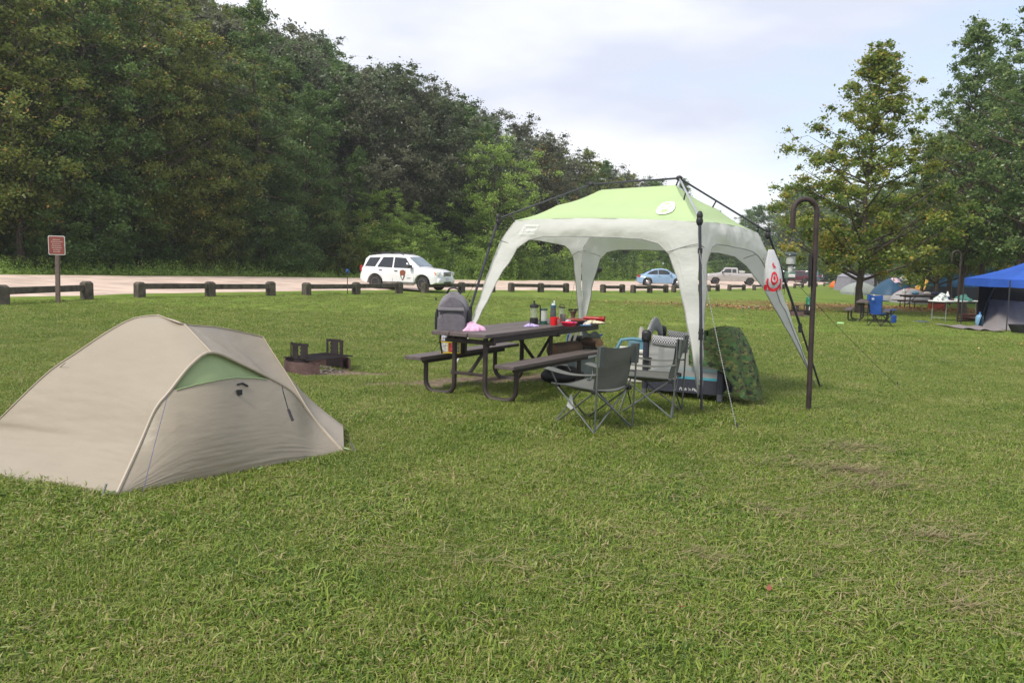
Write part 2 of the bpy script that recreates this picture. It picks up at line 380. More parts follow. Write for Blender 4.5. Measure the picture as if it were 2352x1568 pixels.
# ---------------------------------------------------------------- grass blades (stuff)
def grass_mat(name, g1, g2, dry):
    m = bpy.data.materials.new(name); m.use_nodes = True; nt = m.node_tree; nt.nodes.clear(); N = nt.nodes.new; LK = nt.links.new
    a = N('ShaderNodeAttribute'); a.attribute_name = 'v'; g = N('ShaderNodeNewGeometry')
    n = N('ShaderNodeTexNoise'); n.inputs['Scale'].default_value = 1.1; n.inputs['Detail'].default_value = 8; n.inputs['Roughness'].default_value = .68; LK(g.outputs['Position'], n.inputs['Vector'])
    add = N('ShaderNodeMath'); add.operation = 'MULTIPLY_ADD'; LK(n.outputs[0], add.inputs[0]); add.inputs[1].default_value = 1.15; ofs = N('ShaderNodeMath'); ofs.operation = 'SUBTRACT'; ofs.inputs[1].default_value = .12; LK(a.outputs['Fac'], ofs.inputs[0]); LK(ofs.outputs[0], add.inputs[2])
    cr = N('ShaderNodeValToRGB'); e = cr.color_ramp.elements
    for i, (p, c) in enumerate([(.3, g1), (.75, g2), (1.02, (g2[0]*1.25, g2[1]*1.08, g2[2]*1.2)), (1.2, dry)]):
        el = e[i] if i < 2 else e.new(min(p/1.45, 1))
        el.position = min(p/1.45, 1); el.color = (*c, 1)
    sc = N('ShaderNodeMath'); sc.operation = 'DIVIDE'; sc.inputs[1].default_value = 1.45; LK(add.outputs[0], sc.inputs[0]); LK(sc.outputs[0], cr.inputs[0])
    d = N('ShaderNodeBsdfPrincipled'); d.inputs['Roughness'].default_value = .45; d.inputs['Specular IOR Level'].default_value = .35
    t = N('ShaderNodeBsdfTranslucent'); LK(cr.outputs[0], d.inputs['Base Color']); LK(cr.outputs[0], t.inputs[0])
    mx = N('ShaderNodeMixShader'); mx.inputs[0].default_value = .3; LK(d.outputs[0], mx.inputs[1]); LK(t.outputs[0], mx.inputs[2])
    o = N('ShaderNodeOutputMaterial'); LK(mx.outputs[0], o.inputs[0]); return m

def blades(n, rad, lmin, lmax, wd, lean, rng, clump=.5):
    """n blades, each 2 quads, in a disc"""
    k = max(int(n/14), 1); cc = rng.normal(size=(k, 2)); a = rng.uniform(0, 2*np.pi, k); r = rad*np.sqrt(rng.uniform(0, 1, k)); cc = np.stack([r*np.cos(a), r*np.sin(a)], 1)
    q = rng.integers(0, k, n); B = cc[q]+rng.normal(size=(n, 2))*.028
    fr = rng.uniform(0, 1, n) > clump; a = rng.uniform(0, 2*np.pi, n); r = rad*np.sqrt(rng.uniform(0, 1, n)); B[fr] = np.stack([r*np.cos(a), r*np.sin(a)], 1)[fr]
    L = rng.uniform(lmin, lmax, n); ta = rng.uniform(0, 2*np.pi, n); ln = np.abs(rng.normal(lean, .35, n)).clip(0, 1.45)
    d = np.stack([np.cos(ta), np.sin(ta)], 1); sd = np.stack([-np.sin(ta+rng.normal(0, .5, n)), np.cos(ta+rng.normal(0, .5, n))], 1)
    W = rng.uniform(.7, 1.3, n)*wd
    def P(s, bend):
        an = ln*(.45+.75*bend); h = np.cos(an)*L*s; x = np.sin(an)*L*s; return np.concatenate([B+d*x[:, None], np.maximum(h, .006)[:, None]], 1)
    p0 = np.concatenate([B, np.zeros((n, 1))-.01], 1); p1 = P(.5, .3); p2 = P(1, 1); s3 = np.concatenate([sd, np.zeros((n, 1))], 1)
    s3[:, 2] = rng.normal(0, .3, n); w0 = (W*.5)[:, None]*s3; w1 = (W*.45)[:, None]*s3; w2 = (W*.08)[:, None]*s3
    Q = np.concatenate([np.stack([p0-w0, p0+w0, p1+w1, p1-w1], 1), np.stack([p1-w1, p1+w1, p2+w2, p2-w2], 1)], 0)
    v = np.clip(rng.normal(.36, .26, n), 0, 1); v[rng.uniform(0, 1, n) < .035] = .95
    return Q, np.concatenate([v, v])

def scatter(name, variants, mats_, pts, rot, scl, idx, label):
    """one stuff object: its mesh holds the tufts and one loose vertex per tuft; geometry nodes set the tufts out"""
    Q = np.concatenate([q for q, v in variants]); va = np.concatenate([v for q, v in variants]); vi = np.concatenate([np.full(len(q), i) for i, (q, v) in enumerate(variants)])
    nq = len(Q); npnt = len(pts); me = bpy.data.meshes.new(name)
    co = np.concatenate([Q.reshape(-1, 3), pts]).astype(np.float32)
    me.vertices.add(len(co)); me.vertices.foreach_set('co', co.ravel()); me.loops.add(nq*4); me.loops.foreach_set('vertex_index', np.arange(nq*4, dtype=np.int32))
    me.polygons.add(nq); me.polygons.foreach_set('loop_start', np.arange(0, nq*4, 4, dtype=np.int32)); me.polygons.foreach_set('loop_total', np.full(nq, 4, np.int32))
    me.update(calc_edges=True); me.materials.append(mats_)
    a = me.attributes.new('v', 'FLOAT', 'FACE'); a.data.foreach_set('value', va.astype(np.float32))
    a = me.attributes.new('kind_id', 'INT', 'FACE'); a.data.foreach_set('value', vi.astype(np.int32))
    z = np.zeros(nq*4)
    for nm, ar, ty in (('ispt', np.concatenate([z, np.ones(npnt)]), 'FLOAT'), ('turn', np.concatenate([z, rot]), 'FLOAT'), ('grow', np.concatenate([z, scl]), 'FLOAT'), ('pick', np.concatenate([z, idx]), 'FLOAT')):
        a = me.attributes.new(nm, ty, 'POINT'); a.data.foreach_set('value', ar.astype(np.float32))
    o = bpy.data.objects.new(name, me); COL.objects.link(o); tag(o, label, kind='stuff')
    ng = bpy.data.node_groups.new(name, 'GeometryNodeTree'); ng.interface.new_socket('Geometry', in_out='INPUT', socket_type='NodeSocketGeometry'); ng.interface.new_socket('Geometry', in_out='OUTPUT', socket_type='NodeSocketGeometry')
    N = ng.nodes.new; LK = ng.links.new; gi = N('NodeGroupInput'); go = N('NodeGroupOutput')
    def attr(nm, ty='FLOAT'):
        x = N('GeometryNodeInputNamedAttribute'); x.data_type = ty; x.inputs[0].default_value = nm; return x.outputs[0]
    def cmp(s, val):
        c = N('FunctionNodeCompare'); c.data_type = 'FLOAT'; c.operation = 'EQUAL'; LK(s, c.inputs[0]); c.inputs[1].default_value = val; c.inputs['Epsilon'].default_value = .1; return c.outputs[0]
    sp = N('GeometryNodeSeparateGeometry'); sp.domain = 'POINT'; LK(gi.outputs[0], sp.inputs[0]); LK(cmp(attr('ispt'), 1), sp.inputs[1])
    mp = N('GeometryNodeMeshToPoints'); LK(sp.outputs[0], mp.inputs[0])
    jn = N('GeometryNodeJoinGeometry')
    for i in range(len(variants)):
        s2 = N('GeometryNodeSeparateGeometry'); s2.domain = 'FACE'; LK(sp.outputs[1], s2.inputs[0]); LK(cmp(attr('kind_id', 'INT'), i), s2.inputs[1])
        g2 = N('GeometryNodeGeometryToInstance'); LK(s2.outputs[0], g2.inputs[0]); LK(g2.outputs[0], jn.inputs[0])
    ip = N('GeometryNodeInstanceOnPoints'); LK(mp.outputs[0], ip.inputs['Points']); LK(jn.outputs[0], ip.inputs['Instance']); ip.inputs['Pick Instance'].default_value = True
    LK(attr('pick'), ip.inputs['Instance Index'])
    cx = N('ShaderNodeCombineXYZ'); LK(attr('turn'), cx.inputs[2]); LK(cx.outputs[0], ip.inputs['Rotation'])
    LK(attr('grow'), ip.inputs['Scale']); LK(ip.outputs[0], go.inputs[0])
    md = o.modifiers.new('scatter', 'NODES'); md.node_group = ng
    return o

def in_dirt(x, y, k=1.0):
    r = np.zeros(len(x), bool)
    for cx, cy, rx, ry, rot, e in DIRT:
        c, s = math.cos(rot), math.sin(rot); a = (x-cx)*c+(y-cy)*s; b = -(x-cx)*s+(y-cy)*c
        r |= (a/(rx*k))**2+(b/(ry*k))**2 < 1
    return r
def lawn():
    rng = np.random.default_rng(11)
    gm = grass_mat('grass_blade', (.050, .108, .014), (.192, .275, .038), (.38, .32, .15))
    near = [blades(nb_, .42, l0, l1, wd_, ln_, rng, cl_) for nb_, l0, l1, ln_, wd_, cl_ in ((3000, .015, .045, 1.0, .0045, .7), (2600, .012, .04, 1.15, .0055, .8), (3000, .015, .055, .85, .004, .7), (2200, .01, .035, 1.25, .0065, .8), (2600, .015, .05, .95, .0048, .6), (1500, .03, .085, 1.2, .0065, .85), (1500, .025, .06, 1.05, .0072, .8))]
    sp = .33
    X, Y = np.meshgrid(np.arange(-14, 14, sp), np.arange(1.6, 16, sp)); X = X.ravel(); Y = Y.ravel()
    X = X+rng.uniform(-.12, .12, len(X)); Y = Y+rng.uniform(-.12, .12, len(Y))
    k = (np.abs(X+.0) < .66*Y+1.2) & ~in_dirt(X, Y, .85); X, Y = X[k], Y[k]
    n = len(X); pts = np.stack([X, Y, terr(X, Y)], 1)
    patch = np.array([.75+.5*math.sin(a*1.7+math.sin(b*1.3)*2)*math.sin(b*2.1+a) for a, b in zip(X, Y)])
    scatter('grass', near, gm, pts, rng.uniform(0, 6.28, n), (rng.uniform(.65, 1.15, n)+.22*patch)*np.interp(Y, [2, 14], [1, .85]), rng.integers(0, 7, n), 'short mown grass with mixed green and dry blades in front')
    far = [blades(600, .75, .025, .06, .010, .9, rng) for _ in range(3)]
    P = []
    for y0, y1, sp in ((15.5, 24, .62), (24, 40, .95)):
        X, Y = np.meshgrid(np.arange(-30, 30, sp), np.arange(y0, y1, sp)); X = X.ravel()+rng.uniform(-.25, .25, X.size); Y = Y.ravel()+rng.uniform(-.25, .25, Y.size)
        t, _ = fence_t(X, Y); k = (np.abs(X) < .66*Y+1) & (t < 1.0); P.append(np.stack([X[k], Y[k]], 1))
    P = np.concatenate(P); n = len(P); pts = np.column_stack([P, terr(P[:, 0], P[:, 1])])
    scatter('grass', far, gm, pts, rng.uniform(0, 6.28, n), rng.uniform(.7, 1.05, n), rng.integers(0, 3, n), 'short mown grass further back towards the fence')
    # cut straw lying on the right of the lawn
    sm_ = mat('straw', (.27, .215, .115), .7, var=.4, tr=.2)
    Q = []
    for (u, v, ru, n_) in ((1930, 1085, .75, 1500), (1900, 1030, .8, 900), (2060, 1235, .9, 700), (1750, 1180, .9, 450), (2080, 1400, .8, 450), (1700, 1290, .9, 300), (1960, 1120, .6, 600), (2270, 1330, .5, 250), (1100, 1290, 2.2, 500), (1500, 1100, 2.5, 500), (2200, 1000, 2.0, 400)):
        c = G(u, v); a = rng.uniform(0, 6.28, n_); n_ = int(n_*.5); a = a[:n_]; r = ru*np.abs(rng.normal(0, .8, n_)); x = c.x+r*np.cos(a); y = c.y+r*np.sin(a)*.6; x += .25*np.sin(y*5)
        L = rng.uniform(.05, .16, n_); d = rng.normal(.2, .7, n_); z = terr(x, y)+rng.uniform(.02, .05, n_)
        dx = np.cos(d)*L; dy = np.sin(d)*L; dz = rng.normal(0, .015, n_); w = .0022
        p0 = np.stack([x, y, z], 1); p1 = np.stack([x+dx, y+dy, z+dz], 1); s = np.stack([-dy/L*w, dx/L*w, np.zeros(n_)], 1)
        Q.append(np.stack([p0-s, p0+s, p1+s, p1-s], 1))
    me = quadmesh('cut_straw', np.concatenate(Q), sm_); o = bpy.data.objects.new('cut_straw', me); COL.objects.link(o); tag(o, 'loose brown hay left by mowing on the right of the lawn', kind='stuff')
lawn()
def litter():
    rng = np.random.default_rng(5); Q = []; A = []
    for cx, cy, rx, ry, rot in LITTER:
        n = 1700; a = rng.uniform(0, 6.28, n); r = np.abs(rng.normal(0, .6, n)); x = cx+rx*r*np.cos(a); y = cy+ry*r*np.sin(a)*1.2
        Cn = np.stack([x, y, terr(x, y)+rng.uniform(.03, .08, n)], 1); Q.append(leaves(Cn, rng.uniform(.03, .07, n), rng, 2.5)); A.append(rng.uniform(0, 1, n))
    n = 260; x = rng.uniform(1, 22, n); y = rng.uniform(16, 34, n); Cn = np.stack([x, y, terr(x, y)+.07], 1); Q.append(leaves(Cn, rng.uniform(.025, .05, n), rng, 2.5)); A.append(rng.uniform(.3, 1, n))
    lm = leafmat('fallen_leaf', [(0, (.13, .06, .025)), (.4, (.30, .13, .04)), (.8, (.42, .24, .07)), (1, (.55, .42, .16))], .15)
    me = quadmesh('fallen_leaves', np.concatenate(Q), lm, {'v': np.concatenate(A)}); o = bpy.data.objects.new('fallen_leaves', me); COL.objects.link(o)
    tag(o, 'orange and brown leaves fallen on the grass under the trees', kind='stuff')
    for i, (u, v, s, lb) in enumerate(((1565, 1413, .025, 'dark red fallen leaf in the foreground grass'), (1766, 1367, .026, 'curled red leaf on the grass, right of centre in front'), (1898, 1425, .03, 'flat reddish brown leaf lying at the lower right of the lawn'))):
        c = G(u, v, .045); q = leaves(np.array([[c.x, c.y, c.z]]), [s], np.random.default_rng(20+i), 2.5, .6)
        me = quadmesh('fallen_leaf', q, mat('red_leaf', (.22, .06, .04), .6, var=.3)); o = bpy.data.objects.new('fallen_leaf', me); COL.objects.link(o); tag(o, lb, 'leaf', 'single leaves in the foreground')
litter()
# ---------------------------------------------------------------- trees
BARK = mat('bark', (.085, .065, .05), .9, var=.35, vs=9, bump=.8, bs=25, stretch=(1, 1, .25))
def tree_meshes(seed, H, rad, base, nl, leaf, lm, shape='oval', lean=0, ncl=90, forks=0, clr=.75, drop=.25):
    """one tree kind: trunk mesh with limbs, crown mesh of leaf clumps hung on those limbs"""
    rng = np.random.default_rng(seed); rnd = random.Random(seed)
    tb = MB(); tr = H*.0105+.03
    pts = []; x = y = 0
    for i in range(9):
        f = i/8; pts.append((x, y, f*H*.93-.3)); x += rnd.uniform(-.012, .012)*H+lean*H/8; y += rnd.uniform(-.012, .012)*H
    tb.tube(pts, [tr*(1.5 if i == 0 else 1)*(1-.88*i/8) for i in range(9)], 9)
    def trunk(z):
        f = max(0, min(1, (z+.3)/(H*.93)))*8; i = min(int(f), 7); a = Vector(pts[i]); b = Vector(pts[i+1]); return a.lerp(b, f-i)
    def rad_at(f):
        if shape == 'oval': return math.sin(math.pi*min(1, (f*.92+.08))**.8)**.75
        if shape == 'cone': return (1-f)**.75*(.35+.65*min(1, f*5))+.04
        if shape == 'pyramid': return max(0, 1-f)**.9*min(1, .55+f*2.5)+.05
        return math.sqrt(max(0, 1-(2*f-1)**2))**.8+.08
    centers = []; nb = int(ncl/5)
    for b in range(nb):
        f = (b+rnd.random())/nb; z = base+(H-base)*f; rr = rad*rad_at(f)*rnd.uniform(.72, 1.12); an = b*2.4+rnd.uniform(-.5, .5)
        p0 = trunk(max(.12*H, z-rr*(.5 if shape != 'cone' else .15))); rise = rr*(rnd.uniform(-.05, .3) if shape != 'cone' else rnd.uniform(-.25, .0))
        p2 = Vector((p0.x+math.cos(an)*rr, p0.y+math.sin(an)*rr, z+rise*.4)); p1 = p0.lerp(p2, .5)+Vector((0, 0, -rr*.06))
        if p2.z > H: p2.z = H
        r0 = tr*(1-.85*p0.z/H)*.5; tb.tube([p0, p1, p2], [r0, r0*.6, r0*.15], 5, False)
        for k in range(5):
            s = .3+.75*(k+rnd.random()*.8)/5; q = (p0.lerp(p1, s*2) if s < .5 else p1.lerp(p2, (s-.5)*2))
            off = Vector((rnd.gauss(0, 1), rnd.gauss(0, 1), rnd.gauss(0, .6)))*rr*.2
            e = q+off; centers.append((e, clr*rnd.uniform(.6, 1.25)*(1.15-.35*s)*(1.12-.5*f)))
            if k > 0 and rnd.random() < .6: tb.tube([q, e], [r0*.25, r0*.08], 4, False)
    top = trunk(H*.93)
    for k in range(5): centers.append((top+Vector((rnd.gauss(0, .25), rnd.gauss(0, .25), rnd.uniform(-.8, .5)))*rad*.22, clr*.6))
    Cn = np.array([tuple(c) for c, r in centers]); cr = np.array([r for c, r in centers]); nc = len(Cn)
    q = rng.choice(nc, nl, p=(cr**2)/np.sum(cr**2)); off = rng.normal(size=(nl, 3)); off /= np.linalg.norm(off, axis=1)[:, None]
    off *= np.abs(rng.normal(.15, .52, nl))[:, None]*cr[q][:, None]*1.15; off[:, 2] *= .6
    P = Cn[q]+off; P[:, 2] -= drop*np.hypot(off[:, 0], off[:, 1])*.5
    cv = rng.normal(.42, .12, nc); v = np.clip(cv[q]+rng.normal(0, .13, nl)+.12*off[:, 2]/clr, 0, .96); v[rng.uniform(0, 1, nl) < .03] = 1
    Q = leaves(P, leaf*rng.uniform(.6, 1.25, nl), rng, .5)
    cm = quadmesh('crown', Q, lm, {'v': v})
    tm = tb.build('trunk', BARK); me = tm.data; COL.objects.unlink(tm); bpy.data.objects.remove(tm)
    return me, cm, H
def put_tree(kind, loc, h, label, rz=None, cat='tree', name='tree', group=None, sxy=1.0):
    tm, cm, H = kind; s = h/H
    r = thing(name, label, cat, loc, random.uniform(0, 6.28) if rz is None else rz, group); r.scale = (s*sxy, s*sxy, s)
    for nm, me in (('trunk', tm), ('crown', cm)):
        o = bpy.data.objects.new(nm, me); COL.objects.link(o); o.parent = r
    return r
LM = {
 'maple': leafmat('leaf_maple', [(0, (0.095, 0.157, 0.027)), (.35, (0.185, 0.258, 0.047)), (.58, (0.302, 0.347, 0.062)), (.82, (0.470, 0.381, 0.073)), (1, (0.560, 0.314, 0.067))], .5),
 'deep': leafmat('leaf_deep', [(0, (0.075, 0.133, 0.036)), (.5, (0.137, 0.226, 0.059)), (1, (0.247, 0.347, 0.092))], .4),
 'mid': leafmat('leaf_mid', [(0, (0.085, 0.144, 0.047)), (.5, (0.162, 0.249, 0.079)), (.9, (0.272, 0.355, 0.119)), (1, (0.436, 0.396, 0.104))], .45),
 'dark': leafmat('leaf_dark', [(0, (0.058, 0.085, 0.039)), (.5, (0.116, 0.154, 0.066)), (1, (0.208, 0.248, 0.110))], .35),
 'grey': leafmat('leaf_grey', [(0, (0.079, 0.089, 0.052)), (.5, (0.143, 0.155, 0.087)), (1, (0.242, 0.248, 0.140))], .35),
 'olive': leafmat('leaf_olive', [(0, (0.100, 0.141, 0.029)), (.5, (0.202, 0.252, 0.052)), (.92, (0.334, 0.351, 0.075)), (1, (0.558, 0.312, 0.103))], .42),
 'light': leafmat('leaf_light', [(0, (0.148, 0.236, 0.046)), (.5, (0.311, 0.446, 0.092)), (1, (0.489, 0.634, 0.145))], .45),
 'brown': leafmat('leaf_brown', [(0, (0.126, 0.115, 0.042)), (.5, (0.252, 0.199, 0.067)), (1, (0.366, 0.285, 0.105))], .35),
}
K = {}
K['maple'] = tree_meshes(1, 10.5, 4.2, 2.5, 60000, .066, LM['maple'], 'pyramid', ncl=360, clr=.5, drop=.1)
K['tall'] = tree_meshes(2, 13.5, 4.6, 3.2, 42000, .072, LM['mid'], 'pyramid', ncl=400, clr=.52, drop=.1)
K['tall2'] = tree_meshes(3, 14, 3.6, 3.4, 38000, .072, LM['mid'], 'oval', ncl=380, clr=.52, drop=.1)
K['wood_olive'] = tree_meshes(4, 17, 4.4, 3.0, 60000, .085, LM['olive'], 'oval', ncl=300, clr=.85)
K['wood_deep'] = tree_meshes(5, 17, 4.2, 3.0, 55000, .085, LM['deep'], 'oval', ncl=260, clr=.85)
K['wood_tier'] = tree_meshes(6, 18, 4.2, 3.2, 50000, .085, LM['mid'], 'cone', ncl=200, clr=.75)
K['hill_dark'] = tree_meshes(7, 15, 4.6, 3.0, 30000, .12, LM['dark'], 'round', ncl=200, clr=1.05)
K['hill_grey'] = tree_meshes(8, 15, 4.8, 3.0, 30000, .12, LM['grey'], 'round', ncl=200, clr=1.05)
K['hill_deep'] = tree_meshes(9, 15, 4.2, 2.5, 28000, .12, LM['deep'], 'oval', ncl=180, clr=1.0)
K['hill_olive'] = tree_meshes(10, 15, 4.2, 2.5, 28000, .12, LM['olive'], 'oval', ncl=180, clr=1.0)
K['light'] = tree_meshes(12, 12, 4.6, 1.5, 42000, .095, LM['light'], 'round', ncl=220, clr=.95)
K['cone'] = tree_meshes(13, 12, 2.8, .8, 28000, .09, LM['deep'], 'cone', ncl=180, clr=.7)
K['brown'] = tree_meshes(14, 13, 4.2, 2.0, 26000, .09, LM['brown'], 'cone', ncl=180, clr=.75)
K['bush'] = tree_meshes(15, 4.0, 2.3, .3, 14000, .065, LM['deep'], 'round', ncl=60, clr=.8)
K['bush_light'] = tree_meshes(16, 4.0, 2.3, .3, 14000, .065, LM['light'], 'round', ncl=60, clr=.8)
K['bush_olive'] = tree_meshes(17, 4.0, 2.3, .3, 14000, .065, LM['olive'], 'round', ncl=60, clr=.8)

def top_h(p, v):   # height of a tree standing at p whose top is seen at row v
    u, _ = pix(p); d = ray(u, v); return EYE+d.z/d.y*p.y-p.z
# right-hand trees
p = G(1976, 718); put_tree(K['maple'], p, top_h(p, 92), 'maple with yellow and orange leaves standing beside the far picnic table', 1.0, 'tree', 'maple_tree', sxy=1.05)
p = col_at(2222, 40); put_tree(K['tall'], p, top_h(p, 30), 'tall green tree rising behind the left end of the blue canopy', 2.0, sxy=.95)
p = col_at(2262, 44); put_tree(K['tall2'], p, top_h(p, 120), 'tall tree with a slightly leaning trunk behind the blue canopy', .4)
p = col_at(2345, 36); put_tree(K['tall2'], p, top_h(p, -12), 'tallest green tree at the right edge of the view', 4.4, sxy=1.0)
p = col_at(2150, 50); put_tree(K['maple'], p, top_h(p, 300), 'smaller yellowing tree between the maple and the tall green trees', 3.0, sxy=1.1)
p = col_at(2480, 42); put_tree(K['tall'], p, top_h(p, 40), 'green tree whose branches reach in from the right edge', 5.0)
for u, y, v, k in ((2127, 62, 400, 'tall'), (2095, 70, 420, 'tall2'), (2012, 82, 430, 'tall'), (2186, 56, 250, 'tall'), (2290, 60, 180, 'tall2'), (2350, 66, 200, 'tall'), (1925, 95, 440, 'tall2'), (2240, 78, 330, 'tall2'), (2420, 60, 150, 'tall2')):
    p = col_at(u, y); put_tree(K[k], p, top_h(p, v), 'dark trunked tree among the tents of the far campground', group='trees standing among the far tents', sxy=1.15)
rnd = random.Random(5)
for i in range(36):
    u = 1640+i*27+rnd.uniform(-9, 9); y = rnd.uniform(172, 215); p = col_at(u, y)
    put_tree(K[rnd.choice(['hill_deep', 'hill_dark', 'hill_deep'])], p, top_h(p, rnd.uniform(455, 515) if u < 1790 else rnd.uniform(400, 480)), 'tree in the distant wood closing the far end of the field', group='trees at the far end of the field', sxy=1.15)
for i in range(34):
    u = 1600+i*28+rnd.uniform(-9, 9); p = col_at(u, rnd.uniform(164, 175))
    put_tree(K[rnd.choice(['bush', 'bush_light', 'bush'])], p, rnd.uniform(4, 7), 'bush at the foot of the distant wood', cat='bush', name='bush', group='bushes at the far end of the field', sxy=1.5)
# trees of the front row along the road
FR = [(-70, 19, -300, 'wood_olive', 'olive tree at the far left edge of the woods'), (48, 18, -160, 'wood_olive', 'yellow green tree nearest the left edge above the road'),
      (192, 18, -200, 'wood_deep', 'dark trunked tree above the red sign'), (322, 19, -120, 'wood_olive', 'tree with reddening leaves and long bare limbs left of centre in the woods'),
      (483, 18, 40, 'wood_olive', 'olive yellow tree between the sign and the white car'), (603, 18, -40, 'wood_tier', 'tall tiered tree whose top stands against the sky'),
      (715, 19, 190, 'wood_deep', 'mid green tree left of the white car'), (820, 20, 330, 'cone', 'dark pointed evergreen above the white car'), (868, 18, 430, 'light', 'low yellow green tree behind the white car'),
      (975, 22, 350, 'cone', 'narrow pointed green tree in front of the dark hillside trees'), (940, 18, 480, 'light', 'small light green tree right of the white car'),
      (1130, 18.5, 325, 'light', 'rounded light green tree in front of the hillside'), (1240, 23, 320, 'brown', 'brownish tiered tree beside the rounded light green tree'),
      (1090, 24, 300, 'hill_olive', 'olive tree behind the rounded light green tree'), (1330, 22, 420, 'hill_deep', 'green tree seen above the left of the lime roof'), (1440, 24, 470, 'hill_olive', 'low olive tree just behind the lime roof'),
      (1560, 26, 405, 'cone', 'pointed tree top showing over the roof peak of the shelter'), (-180, 20, -300, 'wood_deep', 'tree outside the left edge of the woods'),
      (105, 17.2, 330, 'wood_deep', 'low dark green tree behind the red sign'), (255, 17.4, 380, 'wood_deep', 'short dark green tree between the front trunks right of the sign'), (405, 19, 150, 'wood_olive', 'slender olive tree in the middle of the left woods'), (545, 17.5, 420, 'cone', 'small pointed evergreen left of the tiered tree'), (668, 17.6, 380, 'cone', 'green sapling right of the tiered tree'), (780, 17.8, 470, 'bush_olive', 'low olive tree just left of the white car')]
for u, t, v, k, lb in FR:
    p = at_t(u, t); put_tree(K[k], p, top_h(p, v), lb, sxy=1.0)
# hillside wood
SKY = [(-300, -600), (300, -300), (480, -120), (560, 0), (590, 45), (640, 70), (700, 66), (760, 85), (820, 112), (850, 145), (910, 150), (960, 170), (1000, 200), (1050, 215), (1100, 235), (1160, 232), (1200, 285),
       (1250, 305), (1300, 322), (1350, 318), (1400, 350), (1450, 348), (1480, 365), (1500, 405), (1560, 450), (1640, 478), (1700, 500), (1900, 490), (2300, 460)]
def skyline(u): return float(np.interp(u, [a for a, b in SKY], [b for a, b in SKY]))
rnd = random.Random(9); n = 0
cand = []
for t in np.arange(25, 78, 7.4):
    for i in range(70):
        u = -60+i*(33+t*.16)+rnd.uniform(-12, 12)
        if u > 1640: continue
        p = at_t(u, t+rnd.uniform(-2.2, 2.2))
        if p.y > 190: continue
        cand.append((p, u, t))
for p, u, t in cand:
    vmin = skyline(u)+rnd.uniform(-4, 26); h = min(rnd.uniform(12.5, 17.5), top_h(p, vmin))
    if h < 6.5: continue
    # drop trees that nothing of could be seen from here
    k = rnd.choice(['hill_dark', 'hill_grey', 'hill_dark', 'hill_deep', 'hill_grey', 'hill_deep'] if u > 640 else ['hill_olive', 'hill_deep', 'hill_olive', 'hill_grey'])
    if u > 1150: k = rnd.choice(['hill_dark', 'hill_deep', 'hill_dark', 'hill_grey', 'hill_olive'])
    lb = {'hill_dark': 'dark green tree among the dense trees of the hillside', 'hill_grey': 'grey brown tree among the dense trees of the hillside',
          'hill_deep': 'mid green tree among the dense trees of the hillside', 'hill_olive': 'olive green tree among the dense trees of the hillside'}[k]
    put_tree(K[k], p, h, lb, group={'hill_dark': 'dark green', 'hill_grey': 'grey brown', 'hill_deep': 'mid green', 'hill_olive': 'olive green'}[k]+' trees on the hillside', sxy=1.05); n += 1
print('hill trees', n)
# bushes at the foot of the wood
for i in range(84):
    u = -60+i*21+rnd.uniform(-8, 8)
    if u > 1660: continue
    far = u > 850; t = rnd.choice([17, 17.8, 19.5] if far else [17.5, 19.5, 21, 22.5, 24]); p = at_t(u, t)
    k = rnd.choice(['bush_light', 'bush', 'bush_light'] if far else ['bush', 'bush_olive', 'bush'])
    lb = {'bush': 'dark green bush at the foot of the roadside wood', 'bush_light': 'light green bush at the foot of the roadside wood', 'bush_olive': 'olive bush at the foot of the roadside wood'}[k]
    put_tree(K[k], p, rnd.uniform(2.2, 4.6) if not far else rnd.uniform(2, 4.2), lb, cat='bush', name='bush', group={'bush': 'dark green', 'bush_light': 'light green', 'bush_olive': 'olive'}[k]+' bushes along the road', sxy=1.2)
def weeds():
    rng = np.random.default_rng(21); Q = []; A = []
    def area(u0, u1, t0, t1, n, h0, h1, s):
        for _ in range(n):
            u = rng.uniform(u0, u1); t = rng.uniform(t0, t1); p = at_t(u, t); h = rng.uniform(h0, h1); k = int(h*16)+4
            z = rng.uniform(.05, 1, k)*h; Cn = np.stack([p.x+rng.normal(0, .12, k), p.y+rng.normal(0, .12, k), p.z+z], 1)
            Q.append(leaves(Cn, s*rng.uniform(.6, 1.2, k)*(1.1-.5*z/h), rng, .2)); A.append(np.clip(rng.normal(.5, .2)+rng.normal(0, .12, k), 0, 1))
    area(850, 1660, 15.4, 18, 900, .9, 2.3, .085); area(-60, 850, 15.6, 17.6, 700, .3, .9, .07); area(-60, 1660, 14.8, 15.8, 800, .12, .35, .07)
    me = quadmesh('tall_weeds', np.concatenate(Q), LM['light'], {'v': np.concatenate(A)}); o = bpy.data.objects.new('tall_weeds', me); COL.objects.link(o)
    tag(o, 'tall leafy weeds growing along the foot of the wood', kind='stuff')
weeds()
